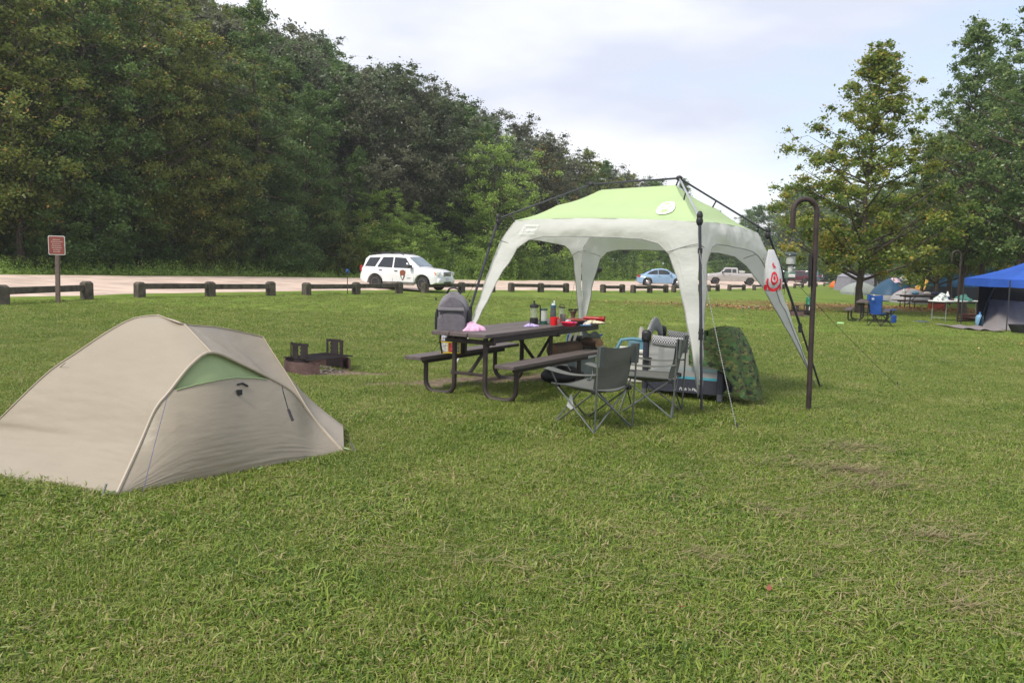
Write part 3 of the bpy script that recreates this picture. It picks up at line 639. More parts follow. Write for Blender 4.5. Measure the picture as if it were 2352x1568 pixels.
# ---------------------------------------------------------------- low timber barrier along the road
WOODG = mat('weathered_timber', (.085, .072, .055), .9, var=.5, vs=5, bump=.6, bs=20)
def fence():
    units = [(None, 0, 1), (2, 3, 4), (5, 6, 7), (8, 9, 10), (11, 12, 13), (14, 15), (16, 17, 18), (19, 20, 21), (22, 23), (24, 25), (26, 27), (28, 29), (30, 31), (32, 33), (34, 35, 36)]
    lb = ['barrier section behind the red sign, ending left of it', 'barrier section right of the red sign with three posts', 'barrier section left of and in front of the white car',
          'barrier section in front of the nose of the white car', 'barrier section seen through the left opening of the shelter', 'barrier section just right of the back leg of the shelter',
          'barrier section behind which the tail of the blue car stands', 'barrier section in front of the nose of the blue car']
    for i, un in enumerate(units):
        P = [Vector((-15.2, 22.0, tz(-15.2, 22))) if k is None else Vector((FP[k].x, FP[k].y, tz(FP[k].x, FP[k].y))) for k in un]
        far = i > 7
        r = thing('timber_barrier', 'short timber barrier section far off near the silver pickup' if far else 'weathered '+lb[i], 'barrier', P[1], 0, 'far barrier sections along the road' if far else 'barrier sections along the road')
        d = (P[-1]-P[0]).normalized(); n = Vector((-d.y, d.x, 0))
        for j, p in enumerate(P):
            m = MB(); hw = .14; h = .52+.02*((i*3+j) % 3); q = Matrix.Rotation(R(((i*7+j*5) % 5-2)*.9), 3, d) @ Matrix.Rotation(R(((i*3+j*4) % 5-2)*.8), 3, n) @ Matrix((d, n, Vector((0, 0, 1)))).transposed()
            pr = [(-hw, -hw), (hw, -hw), (hw, hw), (-hw, hw)]
            vs = [p+q@Vector((a, b, -.1)) for a, b in pr]+[p+q@Vector((a, b, h-.06)) for a, b in pr]+[p+q@Vector((a*.6, b*.6, h)) for a, b in pr]
            fs = [(0, 1, 2, 3)[::-1], (8, 9, 10, 11)]+[(k+4*l, (k+1) % 4+4*l, (k+1) % 4+4*l+4, k+4*l+4) for k in range(4) for l in range(2)]
            m.add(vs, fs); m.build('post', WOODG, r, False, .012, True)
            if j:
                a = P[j-1]+d*.143+Vector((0, 0, .36+.012*((i+j) % 3-1))); b = p-d*.143+Vector((0, 0, .36-.014*((i*2+j) % 3-1))); m = MB(); m.bar(a, b, .16, .19); m.build('rail', WOODG, r, False, .012, True)
fence()

# ---------------------------------------------------------------- vehicles
GLASS = mat('car_glass', (.018, .022, .026), .06, var=.1, spec=.8)
GLASSL = mat('windscreen', (.16, .21, .24), .08, var=.25, vs=2, spec=.9)
RUB = mat('tyre', (.03, .028, .026), .85, var=.3, bump=.3)
RIM = mat('alloy', (.42, .42, .42), .35, .7, .15)
BLK = mat('black_plastic', (.018, .018, .02), .5, var=.2)
DUST = mat('dusty_sill', (.16, .14, .12), .85, var=.3)
CHR = mat('chrome', (.6, .6, .6), .15, 1, .05)
WHP = mat('white_plastic', (.75, .75, .73), .4, var=.05)
LENS = mat('clear_lens', (.6, .6, .55), .15, var=.15, vs=20)
REDL = mat('tail_lens', (.35, .01, .012), .2, var=.2, vs=20)
ORG = mat('amber_lens', (.75, .16, .03), .25, var=.1)
def car(name, label, cat, paint, loc, head, S, scale=1.0):
    """S: L, W, zb, roof [(x,z)], belt [(x,z)], gh (half width of the roof by x), wheels (x list), wr, ra, wins, screens"""
    r = thing(name, label, cat, loc, head); r.scale = (scale,)*3
    L, W = S['L'], S['W']; rx = [a for a, b in S['roof']]; rz = [b for a, b in S['roof']]; bx = [a for a, b in S['belt']]; bz = [b for a, b in S['belt']]
    gx = [a for a, b in S['gh']]; gy = [b for a, b in S['gh']]; wxs = [a for a, b in S['wid']]; wys = [b for a, b in S['wid']]
    fl = S.get('flare', .0)
    def prof(x):
        zt = float(np.interp(x, rx, rz)); zb_ = min(float(np.interp(x, bx, bz)), zt-.05); wd = float(np.interp(x, wxs, wys)); g = min(float(np.interp(x, gx, gy)), wd*.97)
        lo = S['zb']+max(0, (abs(x)-L/2+.35))*.45; f = 0
        for w in S['wheels']:
            if abs(x-w) < S['ra']: lo = max(lo, S['wr']+math.sqrt(S['ra']**2-(x-w)**2)-.02)
            if abs(x-w) < S['ra']*1.5: f = max(f, fl*math.cos(min(1, abs(x-w)/(S['ra']*1.5))*math.pi/2)**.6)
        return zt, zb_, wd, g, lo, f
    def ring(x):
        zt, zb_, wd, g, lo, f = prof(x); zm = max(.62*zb_+.1, lo+.03)
        h = [(0, lo), (wd*.9, lo), (wd*.985+f, lo+.015), (wd+f, min(zm, zb_-.06)), (wd*.992+f*.3, zb_-.05), (wd*.965, zb_), (g+.02, zt-.06 if zt-.06 > zb_ else zb_+.001), (g-.06, max(zt-.01, zb_+.003)), (g*.5, zt+.015), (0, zt+.022)]
        return h+[(-a, b) for a, b in h[1:-1]][::-1]
    xs = sorted(set([round(-L/2+i*.05, 3) for i in range(int(L/.05)+1)]+[L/2]+[a for a, b in S['roof']]))
    m = MB(); k = None; V = []
    for x in xs:
        q = ring(x); k = len(q); V += [(x, a, b) for a, b in q]
    n = len(xs); F = [(i*k+j, (i+1)*k+j, (i+1)*k+(j+1) % k, i*k+(j+1) % k) for i in range(n-1) for j in range(k)]+[tuple(range(k)), tuple(range((n-1)*k, n*k))[::-1]]
    m.add(V, F); m.build('body', paint, r, True, ang=32)
    def sy(x, z):
        zt, zb_, wd, g, lo, f = prof(x)
        if z <= zb_-.05: return wd+f*(1 if z < zb_*.7 else .4)
        return float(np.interp(z, [zb_-.05, zb_, max(zt-.06, zb_+.001)], [wd*.992, wd*.965, g+.02]))
    def sidepoly(poly, s, off=.006):
        m = MB()
        for s in (s,):
            P = []
            for i in range(len(poly)):
                a, b = poly[i], poly[(i+1) % len(poly)]
                for t in (0, .33, .66): P.append((a[0]+(b[0]-a[0])*t, a[1]+(b[1]-a[1])*t))
            c = (sum(a for a, b in P)/len(P), sum(b for a, b in P)/len(P)); V = [(c[0], s*(sy(*c)+off), c[1])]+[(a, s*(sy(a, b)+off), b) for a, b in P]
            F = [(0, i+1, (i+1) % len(P)+1) if s > 0 else (0, (i+1) % len(P)+1, i+1) for i in range(len(P))]; m.add(V, F)
        return m
    for w in S['wins']:
        for s in (1, -1): sidepoly(w, s).build('window', GLASS, r, True)
    for (xa, xb, k0, mt, nm) in S['screens']:
        m = MB()
        def fn(u, v):
            x = xa+(xb-xa)*v; g = float(np.interp(x, gx, gy))*k0; y = (u*2-1)*g; zt = float(np.interp(x, rx, rz)); return (x+(.012 if xb > 0 else -.012), y, zt+.03-.012*abs(u*2-1)**3)
        m.grid(fn, 8, 6); m.build(nm, mt, r, True)
    for seg in S.get('seams', []): 
        for s in (1, -1): m = MB(); m.tube([(a, s*(sy(a, b)+.001), b) for a, b in seg], .006, 4); m.build('door_seam', BLK, r)
    for h in S.get('handles', []):
        for s in (1, -1): m = MB(); m.bar((h[0]-.09, s*(sy(*h)+.02), h[1]), (h[0]+.09, s*(sy(*h)+.02), h[1]), .03, .035); m.build('door_handle', S.get('hmat', BLK), r, bevel=.008)
    if 'sill' in S:
        a, b, z0, z1 = S['sill']
        for s in (1, -1): m = MB(); m.box(((a+b)/2, s*(W/2-.02), (z0+z1)/2), (b-a, .07, z1-z0)); m.build('sill', S.get('smat', DUST), r, bevel=.015)
    m = MB(); m.box((0, 0, S['zb']+.09), (S['wheels'][0]-S['wheels'][1]+1.1, W*.68, .2)); m.build('underbody', BLK, r)
    for wx in S['wheels']:
        for s in (1, -1):
            R0 = S['wr']; yo = s*(W/2-.12); ax = Matrix(((1, 0, 0), (0, 0, s), (0, -1 if s > 0 else 1, 0)))
            tw = .11; pr = [(R0*.62, -tw), (R0*.9, -tw), (R0, -tw*.75), (R0, tw*.75), (R0*.93, tw), (R0*.64, tw*.95)]
            m = MB(); q = Matrix(((1, 0, 0), (0, 0, float(s)), (0, 1, 0)))
            st = S.get('steer', 0) if wx == S['wheels'][0] else 0
            wo = thing('wheel_hub', None, None, (0, 0, 0)); COL.objects.unlink(wo); bpy.data.objects.remove(wo)
            qq = Matrix.Rotation(st, 3, 'Z') @ q
            m.lathe(pr, (wx, yo, R0), 28, qq); ty = m.build('wheel', RUB, r)
            m = MB(); c = Vector((wx, yo, R0))
            def fr(a, b, h): return c+qq@Vector((a, b, h))
            if S.get('cap'):
                m.lathe([(R0*.66, tw*.5), (R0*.62, tw*.97), (R0*.44, tw*.9), (R0*.4, tw*1.05), (.001, tw*1.35)], c, 24, qq); m.build('rim', CHR, ty)
            else:
                m.lathe([(R0*.66, tw*.3), (R0*.64, tw*.97), (R0*.56, tw*.9), (R0*.54, tw*.1)], c, 24, qq)
                for i in range(5):
                    a = i*2*math.pi/5+.3; da = .22; ri = R0*.1; ro = R0*.6
                    m.prism([(ri*math.cos(a-1), ri*math.sin(a-1)), (ro*math.cos(a-da), ro*math.sin(a-da)), (ro*math.cos(a+da), ro*math.sin(a+da)), (ri*math.cos(a+1), ri*math.sin(a+1))], fr, tw*.5, tw*.85)
                m.build('rim', RIM, ty, bevel=.004)
                m = MB(); m.lathe([(R0*.6, -.0), (R0*.6, tw*.25), (.001, tw*.25)], c, 20, qq); m.build('brake_disc', BLK, ty)
    return r, sy
def lamp(r, name, c, d, mt, rot=None, bev=.02, label=None):
    m = MB(); m.box(c, d, rot); return m.build(name, mt, r, bevel=bev, label=label)

# white ranger SUV
WHITE = mat('white_paint', (.74, .74, .75), .22, var=.04, vs=2, spec=.6)
p = col_at(936, 42.2); p.z = tz(p.x, p.y)+.03
SUV = dict(L=4.44, W=1.81, zb=.33, wr=.36, ra=.44, wheels=(1.33, -1.30), flare=.035,
  roof=[(-2.22, .80), (-2.19, .98), (-2.1, 1.15), (-1.95, 1.56), (-1.82, 1.66), (-1.2, 1.73), (-.3, 1.74), (.25, 1.70), (.42, 1.63), (1.08, 1.13), (1.2, 1.1), (1.8, 1.04), (2.08, .94), (2.16, .8), (2.22, .62)],
  belt=[(-2.22, .74), (-2.1, 1.05), (-1.0, 1.06), (1.0, 1.04), (1.8, .97), (2.1, .86), (2.22, .55)],
  gh=[(-2.22, .72), (-1.9, .66), (-.5, .68), (.3, .66), (1.1, .72), (1.3, .80), (2.0, .74), (2.22, .6)],
  wid=[(-2.22, .80), (-2.05, .89), (-1.5, .905), (1.5, .905), (2.0, .87), (2.15, .78), (2.22, .66)],
  wins=[[(-1.93, 1.13), (-1.33, 1.12), (-1.08, 1.58), (-1.72, 1.56)], [(-1.2, 1.11), (-.35, 1.09), (-.35, 1.60), (-.93, 1.59)], [(-.27, 1.09), (.78, 1.07), (.32, 1.57), (-.27, 1.6)]],
  screens=[(.47, 1.04, .9, GLASSL, 'windscreen'), (-2.07, -1.93, .86, GLASS, 'rear_window')],
  seams=[[(-.31, 1.06), (-.31, .4)], [(.86, 1.04), (.9, .6), (.86, .42)], [(-1.25, 1.08), (-1.13, .9), (-.9, .62), (-.86, .4)]],
  handles=[(-.98, .97), (-.12, .95)], sill=(-.86, .9, .27, .42), steer=R(-14))
r, sy = car('park_suv', 'white SUV with roof rack and brown arrowhead door emblem parked on the gravel', 'car', WHITE, p, R(-23), SUV, 1.03)
for s in (1, -1):
    lamp(r, 'headlight', (2.06, s*.66, .84), (.2, .33, .17), LENS, Matrix.Rotation(-s*.35, 3, 'Z'))
    lamp(r, 'indicator', (1.95, s*.835, .85), (.17, .05, .13), ORG)
    lamp(r, 'tail_light', (-2.13, s*.82, 1.03), (.1, .13, .3), REDL)
    m = MB(); m.box((.72, s*1.0, 1.16), (.16, .22, .17)); m.bar((.78, s*.85, 1.08), (.74, s*.95, 1.12), .05, .05); m.build('wing_mirror', BLK, r, bevel=.03)
    m = MB(); m.lathe([(.09, 0), (.085, .02), (.04, .03)], (2.17, s*.62, .55), 14, Matrix(((0, 0, 1), (1, 0, 0), (0, 1, 0)))); m.build('fog_light', LENS, r)
    m = MB(); m.tube([(-1.75, s*.6, 1.68), (-1.65, s*.6, 1.78), (-.1, s*.6, 1.79), (.15, s*.6, 1.72)], .022, 6); m.build('roof_rail', BLK, r)
m = MB(); m.box((2.17, 0, .83), (.1, .82, .22)); g = m.build('grille', WHITE, r, bevel=.02)
m = MB()
for z in (.78, .875):
    for i in range(5): m.box((2.225, -.29+i*.145, z), (.02, .12, .055))
m.build('grille_slot', BLK, g)
m = MB(); m.lathe([(.09, 0), (.09, .015), (.001, .02)], (2.235, 0, .83), 20, Matrix(((0, 0, 1), (1, 0, 0), (0, 1, 0))), 1, .5); m.build('badge', CHR, g)
m = MB(); m.box((2.1, 0, .5), (.26, 1.62, .26)); m.build('bumper', WHITE, r, bevel=.07)
lamp(r, 'air_intake', (2.235, 0, .43), (.02, .7, .07), BLK); lamp(r, 'number_plate', (2.245, 0, .58), (.02, .32, .15), mat('plate', (.62, .6, .66), .5, var=.15, vs=30))
m = MB()
for x in (-1.2, -.5): m.tube([(x, -.72, 1.84), (x, .72, 1.84)], .025, 6); m.box((x, .62, 1.8), (.12, .06, .08)); m.box((x, -.62, 1.8), (.12, .06, .08))
m.build('roof_rack', BLK, r)
# arrowhead emblem on the front door (both sides)
AH = [(0, -.26), (.10, -.10), (.155, .10), (.15, .17), (.17, .2), (.10, .22), (.04, .27), (0, .25), (-.04, .27), (-.10, .22), (-.17, .2), (-.15, .17), (-.155, .10), (-.10, -.10)]
for s in (-1,):
    e = None
    for nm, mt, sc, off, cut in (('emblem', mat('emblem_brown', (.24, .07, .035), .5), 1, .010, None), ('emblem_lower', mat('emblem_green', (.03, .05, .035), .5), .84, .014, -.02), ('emblem_snow', WHP, .35, .018, None)):
        m = MB(); P = [(a*sc, min(b*sc, cut) if cut is not None else b*sc-(.1 if sc < .5 else 0)) for a, b in AH]
        m.prism(P, lambda a, b, h: (.26+a, s*(sy(.26+a*.5, .74)+h), .74+b), off-.008, off); o = m.build(nm, mt, r if e is None else e, False); e = e or o
lamp(r, 'hybrid_badge', (.62, -.918, .62), (.24, .01, .03), CHR, bev=.003)

# light blue rounded coupe
BLUE = mat('sky_blue_paint', (.235, .36, .51), .25, var=.04, vs=2, spec=.6)
q = col_at(1521, 71); q.z = tz(q.x, q.y)+.03
BUG = dict(L=4.28, W=1.81, zb=.22, wr=.335, ra=.42, wheels=(1.28, -1.26), flare=.10,
  roof=[(-2.14, .55), (-2.08, .72), (-1.9, .84), (-1.7, .98), (-1.3, 1.22), (-.8, 1.40), (-.3, 1.485), (.1, 1.48), (.45, 1.40), (.95, 1.08), (1.15, .98), (1.6, .92), (1.95, .80), (2.08, .66), (2.14, .48)],
  belt=[(-2.14, .5), (-1.9, .8), (-1.3, .93), (.9, .95), (1.5, .86), (1.95, .72), (2.14, .42)],
  gh=[(-2.14, .4), (-1.7, .5), (-1.2, .58), (-.3, .62), (.4, .60), (1.0, .68), (1.6, .62), (2.14, .4)],
  wid=[(-2.14, .6), (-1.9, .76), (-1.5, .82), (0, .83), (1.5, .82), (1.9, .76), (2.14, .56)],
  wins=[[(-1.32, 1.0), (-.42, 1.0), (-.42, 1.38), (-.75, 1.33), (-1.1, 1.19)], [(-.36, 1.0), (.80, .99), (.42, 1.3), (.1, 1.39), (-.36, 1.40)]],
  screens=[(.48, .98, .9, GLASS, 'windscreen'), (-1.65, -.95, .85, GLASS, 'rear_window')],
  seams=[[(-.45, .94), (-.5, .6), (-.42, .3)], [(.82, .94), (.8, .55), (.68, .3)]], handles=[(-.3, .86)], hmat=CHR, sill=(-.8, .8, .27, .31), smat=CHR, cap=True)
r, sy = car('rounded_coupe', 'light blue rounded coupe with chrome hubcaps, parked beyond the middle of the fence', 'car', BLUE, q, R(-3), BUG)
for s in (1, -1):
    m = MB(); m.ball((2.0, s*.6, .66), (.09, .12, .12)); m.build('headlight', LENS, r)
    m = MB(); m.ball((-1.93, s*.62, .80), (.12, .12, .12)); m.build('tail_light', REDL, r)
    m = MB(); m.ball((.62, s*.95, 1.04), (.09, .12, .08)); m.build('wing_mirror', BLUE, r)
# silver pickup
SIL = mat('silver_paint', (.46, .43, .41), .28, .3, .05, 2)
q = col_at(1682, 91); q.z = tz(q.x, q.y)+.03
PK = dict(L=5.78, W=1.99, zb=.42, wr=.39, ra=.47, wheels=(1.78, -1.86), flare=.03,
  roof=[(-2.89, 1.22), (-2.85, 1.28), (-.6, 1.28), (-.58, 1.28), (-.55, 1.80), (-.45, 1.86), (.6, 1.87), (.85, 1.80), (1.35, 1.33), (1.5, 1.25), (2.6, 1.15), (2.8, 1.05), (2.89, .75)],
  belt=[(-2.89, 1.2), (1.3, 1.24), (2.6, 1.08), (2.89, .7)],
  gh=[(-2.89, .9), (-.6, .9), (-.55, .72), (.8, .72), (1.4, .8), (2.89, .8)],
  wid=[(-2.89, .95), (-2.6, .97), (2.5, .97), (2.89, .86)],
  wins=[[(-.42, 1.31), (.05, 1.31), (.05, 1.72), (-.36, 1.72)], [(.14, 1.31), (1.08, 1.31), (.76, 1.72), (.14, 1.74)]],
  screens=[(.92, 1.36, .9, GLASS, 'windscreen')],
  seams=[[(-.62, 1.26), (-.62, .5)], [(.1, 1.28), (.1, .5)], [(1.2, 1.26), (1.25, .5)]], handles=[(.3, 1.1)], hmat=BLK)
r, sy = car('pickup_truck', 'silver extended cab pickup truck parked behind the right leg of the shelter', 'truck', SIL, q, R(180-8), PK)
for s in (1, -1):
    lamp(r, 'tail_light', (-2.85, s*.93, 1.05), (.12, .1, .38), REDL); lamp(r, 'wing_mirror', (1.1, s*1.12, 1.36), (.14, .2, .22), BLK, bev=.04); lamp(r, 'headlight', (2.8, s*.78, .9), (.14, .3, .26), LENS)
lamp(r, 'truck_bed_floor', (-1.75, 0, 1.30), (2.1, 1.55, .03), BLK); lamp(r, 'tool_box', (-1.0, 0, 1.43), (.6, 1.6, .24), mat('toolbox_lid', (.5, .5, .48), .5)); lamp(r, 'rear_bumper', (-2.93, 0, .62), (.16, 1.8, .2), CHR, bev=.04)
lamp(r, 'tailgate', (-2.905, 0, 1.0), (.02, 1.5, .42), SIL)
# two distant SUVs
for u, y, pn, col_, hd, lb in ((1826, 128, 'maroon_paint', (.09, .018, .025), 176, 'maroon SUV far off behind the hanging camp lantern'), (1853, 142, 'slate_paint', (.06, .09, .12), 150, 'slate blue SUV parked beyond the maroon one')):
    q = col_at(u, y); q.z = tz(q.x, q.y)+.03
    S2 = dict(SUV); S2['wins'] = SUV['wins']; r, sy = car('parked_suv', lb, 'car', mat(pn, col_, .25, .1, .05), q, R(hd), S2, 1.08)
    for s in (1, -1):
        lamp(r, 'tail_light', (-2.13, s*.82, 1.05), (.12, .2, .26), REDL)
        m = MB(); m.tube([(-1.75, s*.6, 1.68), (-1.65, s*.6, 1.78), (.1, s*.6, 1.76)], .03, 6); m.build('roof_rail', CHR, r)
q = col_at(1872, 165); car('parked_suv', 'dark car, farthest of those along the gravel, mostly hidden by the lantern pole', 'car', mat('dark_paint', (.03, .035, .05), .3), q, R(140), SUV, 1.0)

# ---------------------------------------------------------------- sign, posts, grill
p = G(133, 695)
r = thing('notice_sign', 'brown red notice board with a white edge on a leaning wooden post', 'sign', p)
tl, tr_, bl = at(110, 541, p.y), at(149, 542, p.y), at(112, 585, p.y)
cx = at(130, 563.5, p.y); WX = (tr_-tl).length; HZ = (tl-bl).length; up = (tl-bl).normalized(); rt = (tr_-tl).normalized(); nr = rt.cross(up)
def rrect(w, h, c, n=4):
    P = []
    for sx, sy_, a0 in ((1, 1, 0), (-1, 1, 90), (-1, -1, 180), (1, -1, 270)):
        for i in range(n+1):
            a = R(a0+90*i/n); P.append((sx*(w/2-c)+c*math.cos(a), sy_*(h/2-c)+c*math.sin(a)))
    return P
fr = lambda a, b, h: cx+rt*a+up*b+nr*h
m = MB(); m.prism(rrect(WX, HZ, .04), fr, -.01, .0); m.build('border', mat('sign_border', (.5, .48, .46), .6), r, False, W=True)
m = MB(); m.prism(rrect(WX*.91, HZ*.92, .03), fr, .0, .005); m.build('sign_face', mat('sign_red', (.20, .045, .03), .6, var=.1), r, False, W=True)
m = MB(); rnd = random.Random(2)
for i, w_ in enumerate((.42, .62, .5, .58, .56, .4, .42)):      # seven short centred rows, too blurred in the photograph to read
    x = -w_*WX/2; yy = HZ*(.30-i*.105)
    while x < w_*WX/2:
        l = rnd.uniform(.014, .03); m.prism([(x, yy-.011), (x+l, yy-.011), (x+l, yy+.011), (x, yy+.011)], fr, .005, .008); x += l+.011
m.build('lettering', mat('sign_text', (.42, .32, .30), .7), r, False, W=True)
m = MB(); m.bar(p+Vector((0, 0, -.1)), cx-up*(-HZ*.3)-nr*.06+Vector((0, 0, 0)), .115, .08, (0, 1, 0)); m.build('post', mat('sign_post', (.13, .095, .08), .85, var=.3, bump=.4), r, False, .008, True)

p = G(798, 675); r = thing('marker_post', 'thin dark post with a small blue head in front of the fence', 'post', p)
m = MB(); m.tube([p+Vector((0, 0, -.05)), p+Vector((0, 0, .95))], .018, 6); m.build('pole', BLK, r, W=True)
m = MB(); m.box(p+Vector((0, 0, 1.02)), (.13, .1, .13)); m.box(p+Vector((.05, 0, .94)), (.12, .06, .05)); m.build('head', mat('blue_head', (.02, .07, .25), .5), r, bevel=.02, W=True)
p = at_t(1375, 15.5); r = thing('pedestal_grill', 'black bowl grill on a pale post at the edge of the weeds', 'grill', p)
m = MB(); m.tube([p, p+Vector((0, 0, .75))], .05, 8); m.build('post', mat('pale_post', (.4, .42, .36), .7), r, W=True)
m = MB(); m.lathe([(.08, .7), (.3, .82), (.42, 1.0), (.46, 1.12), (.40, 1.12), (.3, .95), (.02, .85)], p, 20); m.lathe([(.52, 1.14), (.5, 1.2), (.3, 1.28), (.02, 1.3)], p, 20, None, 1, 1); m.build('bowl', BLK, r, W=True)
p = G(1801, 676); r = thing('thin_stake', 'thin brown stake standing in the field below the hanging lantern', 'stake', p); m = MB(); m.tube([p, p+Vector((0, 0, 1.0))], .025, 6); m.build('shaft', mat('stake', (.08, .05, .04), .8), r, W=True)
p = col_at(1838, 172); r = thing('picnic_pavilion', 'small dark roofed pavilion far beyond the parked cars', 'pavilion', p)
m = MB(); m.add([p+Vector(a) for a in ((-2, -1.8, 1.9), (2, -1.8, 1.9), (2, 1.8, 1.9), (-2, 1.8, 1.9), (-.4, 0, 3.0), (.4, 0, 3.0))], [(0, 1, 5, 4), (1, 2, 5), (2, 3, 4, 5), (3, 0, 4), (3, 2, 1, 0)]); m.build('roof', mat('brown_roof', (.07, .04, .035), .8), r, False, W=True)
for sx in (-1.7, 1.7):
    for sy_ in (-1.5, 1.5): m = MB(); m.bar(p+Vector((sx, sy_, -.1)), p+Vector((sx, sy_, 1.95)), .15, .15, (0, 1, 0)); m.build('post', WOODG, r, False, W=True)
# ---------------------------------------------------------------- tan tent
def lerp(a, b, t): return a+(b-a)*t
def polyl(pts, t):
    L = [0]
    for a, b in zip(pts, pts[1:]): L.append(L[-1]+(b-a).length)
    s = t*L[-1]
    for i in range(len(pts)-1):
        if s <= L[i+1] or i == len(pts)-2:
            k = (s-L[i])/max(1e-6, L[i+1]-L[i]); 
            p0 = pts[max(i-1, 0)]; p1 = pts[i]; p2 = pts[i+1]; p3 = pts[min(i+2, len(pts)-1)]
            k2 = k*k; k3 = k2*k
            m1 = (p2-p0)*.5 if i > 0 else (p2-p1); m2 = (p3-p1)*.5 if i < len(pts)-2 else (p2-p1)
            return p1*(2*k3-3*k2+1)+m1*(k3-2*k2+k)+p2*(-2*k3+3*k2)+m2*(k3-k2)
def coons(b, t, l, r, sag=0, dr=None):
    """b,t run left to right, l,r run bottom to top"""
    def f(u, v):
        B, T, L_, R_ = b(u), t(u), l(v), r(v)
        p = B*(1-v)+T*v+L_*(1-u)+R_*u-(b(0)*(1-u)*(1-v)+b(1)*u*(1-v)+t(0)*(1-u)*v+t(1)*u*v)
        if sag: p = p-(dr*sag*math.sin(math.pi*u)*math.sin(math.pi*v))
        return p
    return f
def tan_tent():
    TAN = mat('tan_nylon', (.36, .308, .235), .38, var=.03, vs=3, bump=.3, bs=6, spec=.35, tr=.18, stretch=(1, 1, 2.6))
    SEAM = mat('grey_seam', (.40, .34, .26), .55, var=.1); GRN = mat('green_nylon', (.33, .43, .21), .45, var=.08, bump=.3, bs=9, tr=.25)
    N0 = G(265, 1140); R1 = G(790, 1039); R2 = G(787, 978); L1 = N0+(G(0, 1104)-N0)*1.5; L1.z = tz(L1.x, L1.y)
    T = at(363, 724, 6.75); T2 = at(424, 745, 6.55); A = at(485, 809, 6.25); P2 = at(604, 774, 7.55)
    archL = [N0, at(321, 1019, 5.72), at(357, 938, 5.85), at(388, 900, 5.92), at(438, 838, 6.08), A]
    archR = [A, at(552, 834, 6.5), at(627, 872, 6.72), at(672, 901, 6.85), at(714, 955, 6.97), R1]
    ridL = [L1, at(-40, 1000, 6.38), at(0, 962, 6.42), at(46, 916, 6.46), at(115, 852, 6.55), at(175, 811, 6.6), at(245, 764, 6.66), at(306, 732, 6.72), T]
    back = [R2, at(716, 919, 8.1), at(666, 866, 7.9), P2]
    r = thing('tan_tent', 'low tan backpacking tent with a green vent above its door, pitched at the left', 'tent', N0.copy())
    top = [T, T2, at(499, 752, 7.1), at(560, 764, 7.4), P2]
    pole = [R1, at(716, 952, 7.15), at(672, 880, 7.35), at(630, 815, 7.48), P2]
    C1 = lambda pts: (lambda t: polyl(pts, t))
    nrm = Vector((-.3, -.8, .5)).normalized()
    def creased(f, n, k=1.0):
        def g(u, v):
            p = f(u, v); b = (1-v)**2.2; e = max(0, 1-min(u, 1-u)*7)*.6*min(1, v*3)
            w = mnoise.noise(Vector((u*5+v*2, v*34, k*9)))*.016*b+mnoise.noise(Vector((u*40, v*16+u*12, k*5)))*.010*e
            return p+n*w*(.38 if k > 1 else .8)*min(1, v*14)*min(1, (1-v)*14)*min(1, u*14)*min(1, (1-u)*14)
        return g
    m = MB(); m.cur = 0
    # left side: N0..L1 base, arch on the right, ridge on the left, seam at the top
    m.grid(creased(coons(C1([L1, lerp(L1, N0, .5)+Vector((.01, .03, .005)), N0]), C1([T, T2, A]), C1(ridL), C1(archL), .05, nrm), nrm), 90, 110)
    m.build('left_panel', TAN, r, W=True, ang=80)
    m = MB(); m.grid(coons(C1(archR[::-1]), C1(top[::-1]), C1(pole), lambda v: polyl([A, T2, T], v), .05, Vector((0, -.5, .8))), 24, 20)
    m.build('roof_panel', TAN, r, W=True, ang=80)
    m = MB(); m.grid(coons(C1([R1, lerp(R1, R2, .5)+Vector((0, 0, .1)), R2]), lambda t: P2, C1(pole), C1(back), .02, Vector((1, -.3, 0))), 10, 16)
    m.build('end_panel', TAN, r, W=True, ang=80)
    m = MB(); m.grid(coons(C1([R2, L1]), lambda t: polyl([P2, lerp(P2, T, .5)-Vector((0, 0, .03)), T], t), C1(back), C1(ridL), .05, Vector((0, 1, 0))), 20, 16)
    m.build('back_panel', TAN, r, W=True, ang=80)
    arch = archL[:-1]+archR
    base = [N0, lerp(N0, R1, .5)+Vector((.02, -.03, .01)), R1]
    out = Vector((.45, -.85, .1)).normalized()
    def door(u, v, off=0):
        a = polyl(arch, u); b = polyl(base, u); s = math.sin(math.pi*min(max(u, 0), 1))
        return b.lerp(a, v)+out*(.10*s*math.sin(math.pi*min(1, v*1.0))**.8*(1-.35*v)+off)
    # flap top line: pixel points seen in the photograph mapped on the door surface
    _cu, _cv = [], []
    for i in range(121):
        u = i/120; best = .995
        for j in range(100):
            v = .5+.495*j/99; q = pix(door(u, v)); e = float(np.interp(q[0], [403, 460, 531, 580, 624], [896, 881, 868, 868, 872]))
            if 404 < q[0] < 622 and q[1] <= e: best = v; break
        _cu.append(u); _cv.append(best)
    def cut(u): return float(np.interp(u, _cu, _cv))
    m = MB(); dc = creased(lambda u, v: door(u, v*cut(u)), out, 2.0); m.grid(dc, 130, 80); m.build('vestibule_flap', TAN, r, W=True, ang=80)
    m = MB(); m.grid(lambda u, v: door(.02+.96*u, .62+.375*v, -.045), 40, 8); m.build('vent_panel', GRN, r, W=True, ang=80)
    m = MB(); m.tube([door(u/60, cut(u/60)*1.0, .006) for u in range(18, 44) if cut(u/60) < .99], .005, 5); m.build('flap_hem', GRN, r, W=True)
    m = MB(); m.tube([polyl(arch, i/50)+out*.006 for i in range(51)], .012, 6); m.build('door_piping', SEAM, r, W=True)
    for nm, pts in (('ridge_seam', ridL), ('ridge_seam', top), ('ridge_seam', pole), ('ridge_seam', [T2, lerp(T2, A, .5), A])):
        m = MB(); m.tube([polyl(pts, i/24)+Vector((0, -.004, .004)) for i in range(25)], .0045, 5); m.build(nm, SEAM, r, W=True)
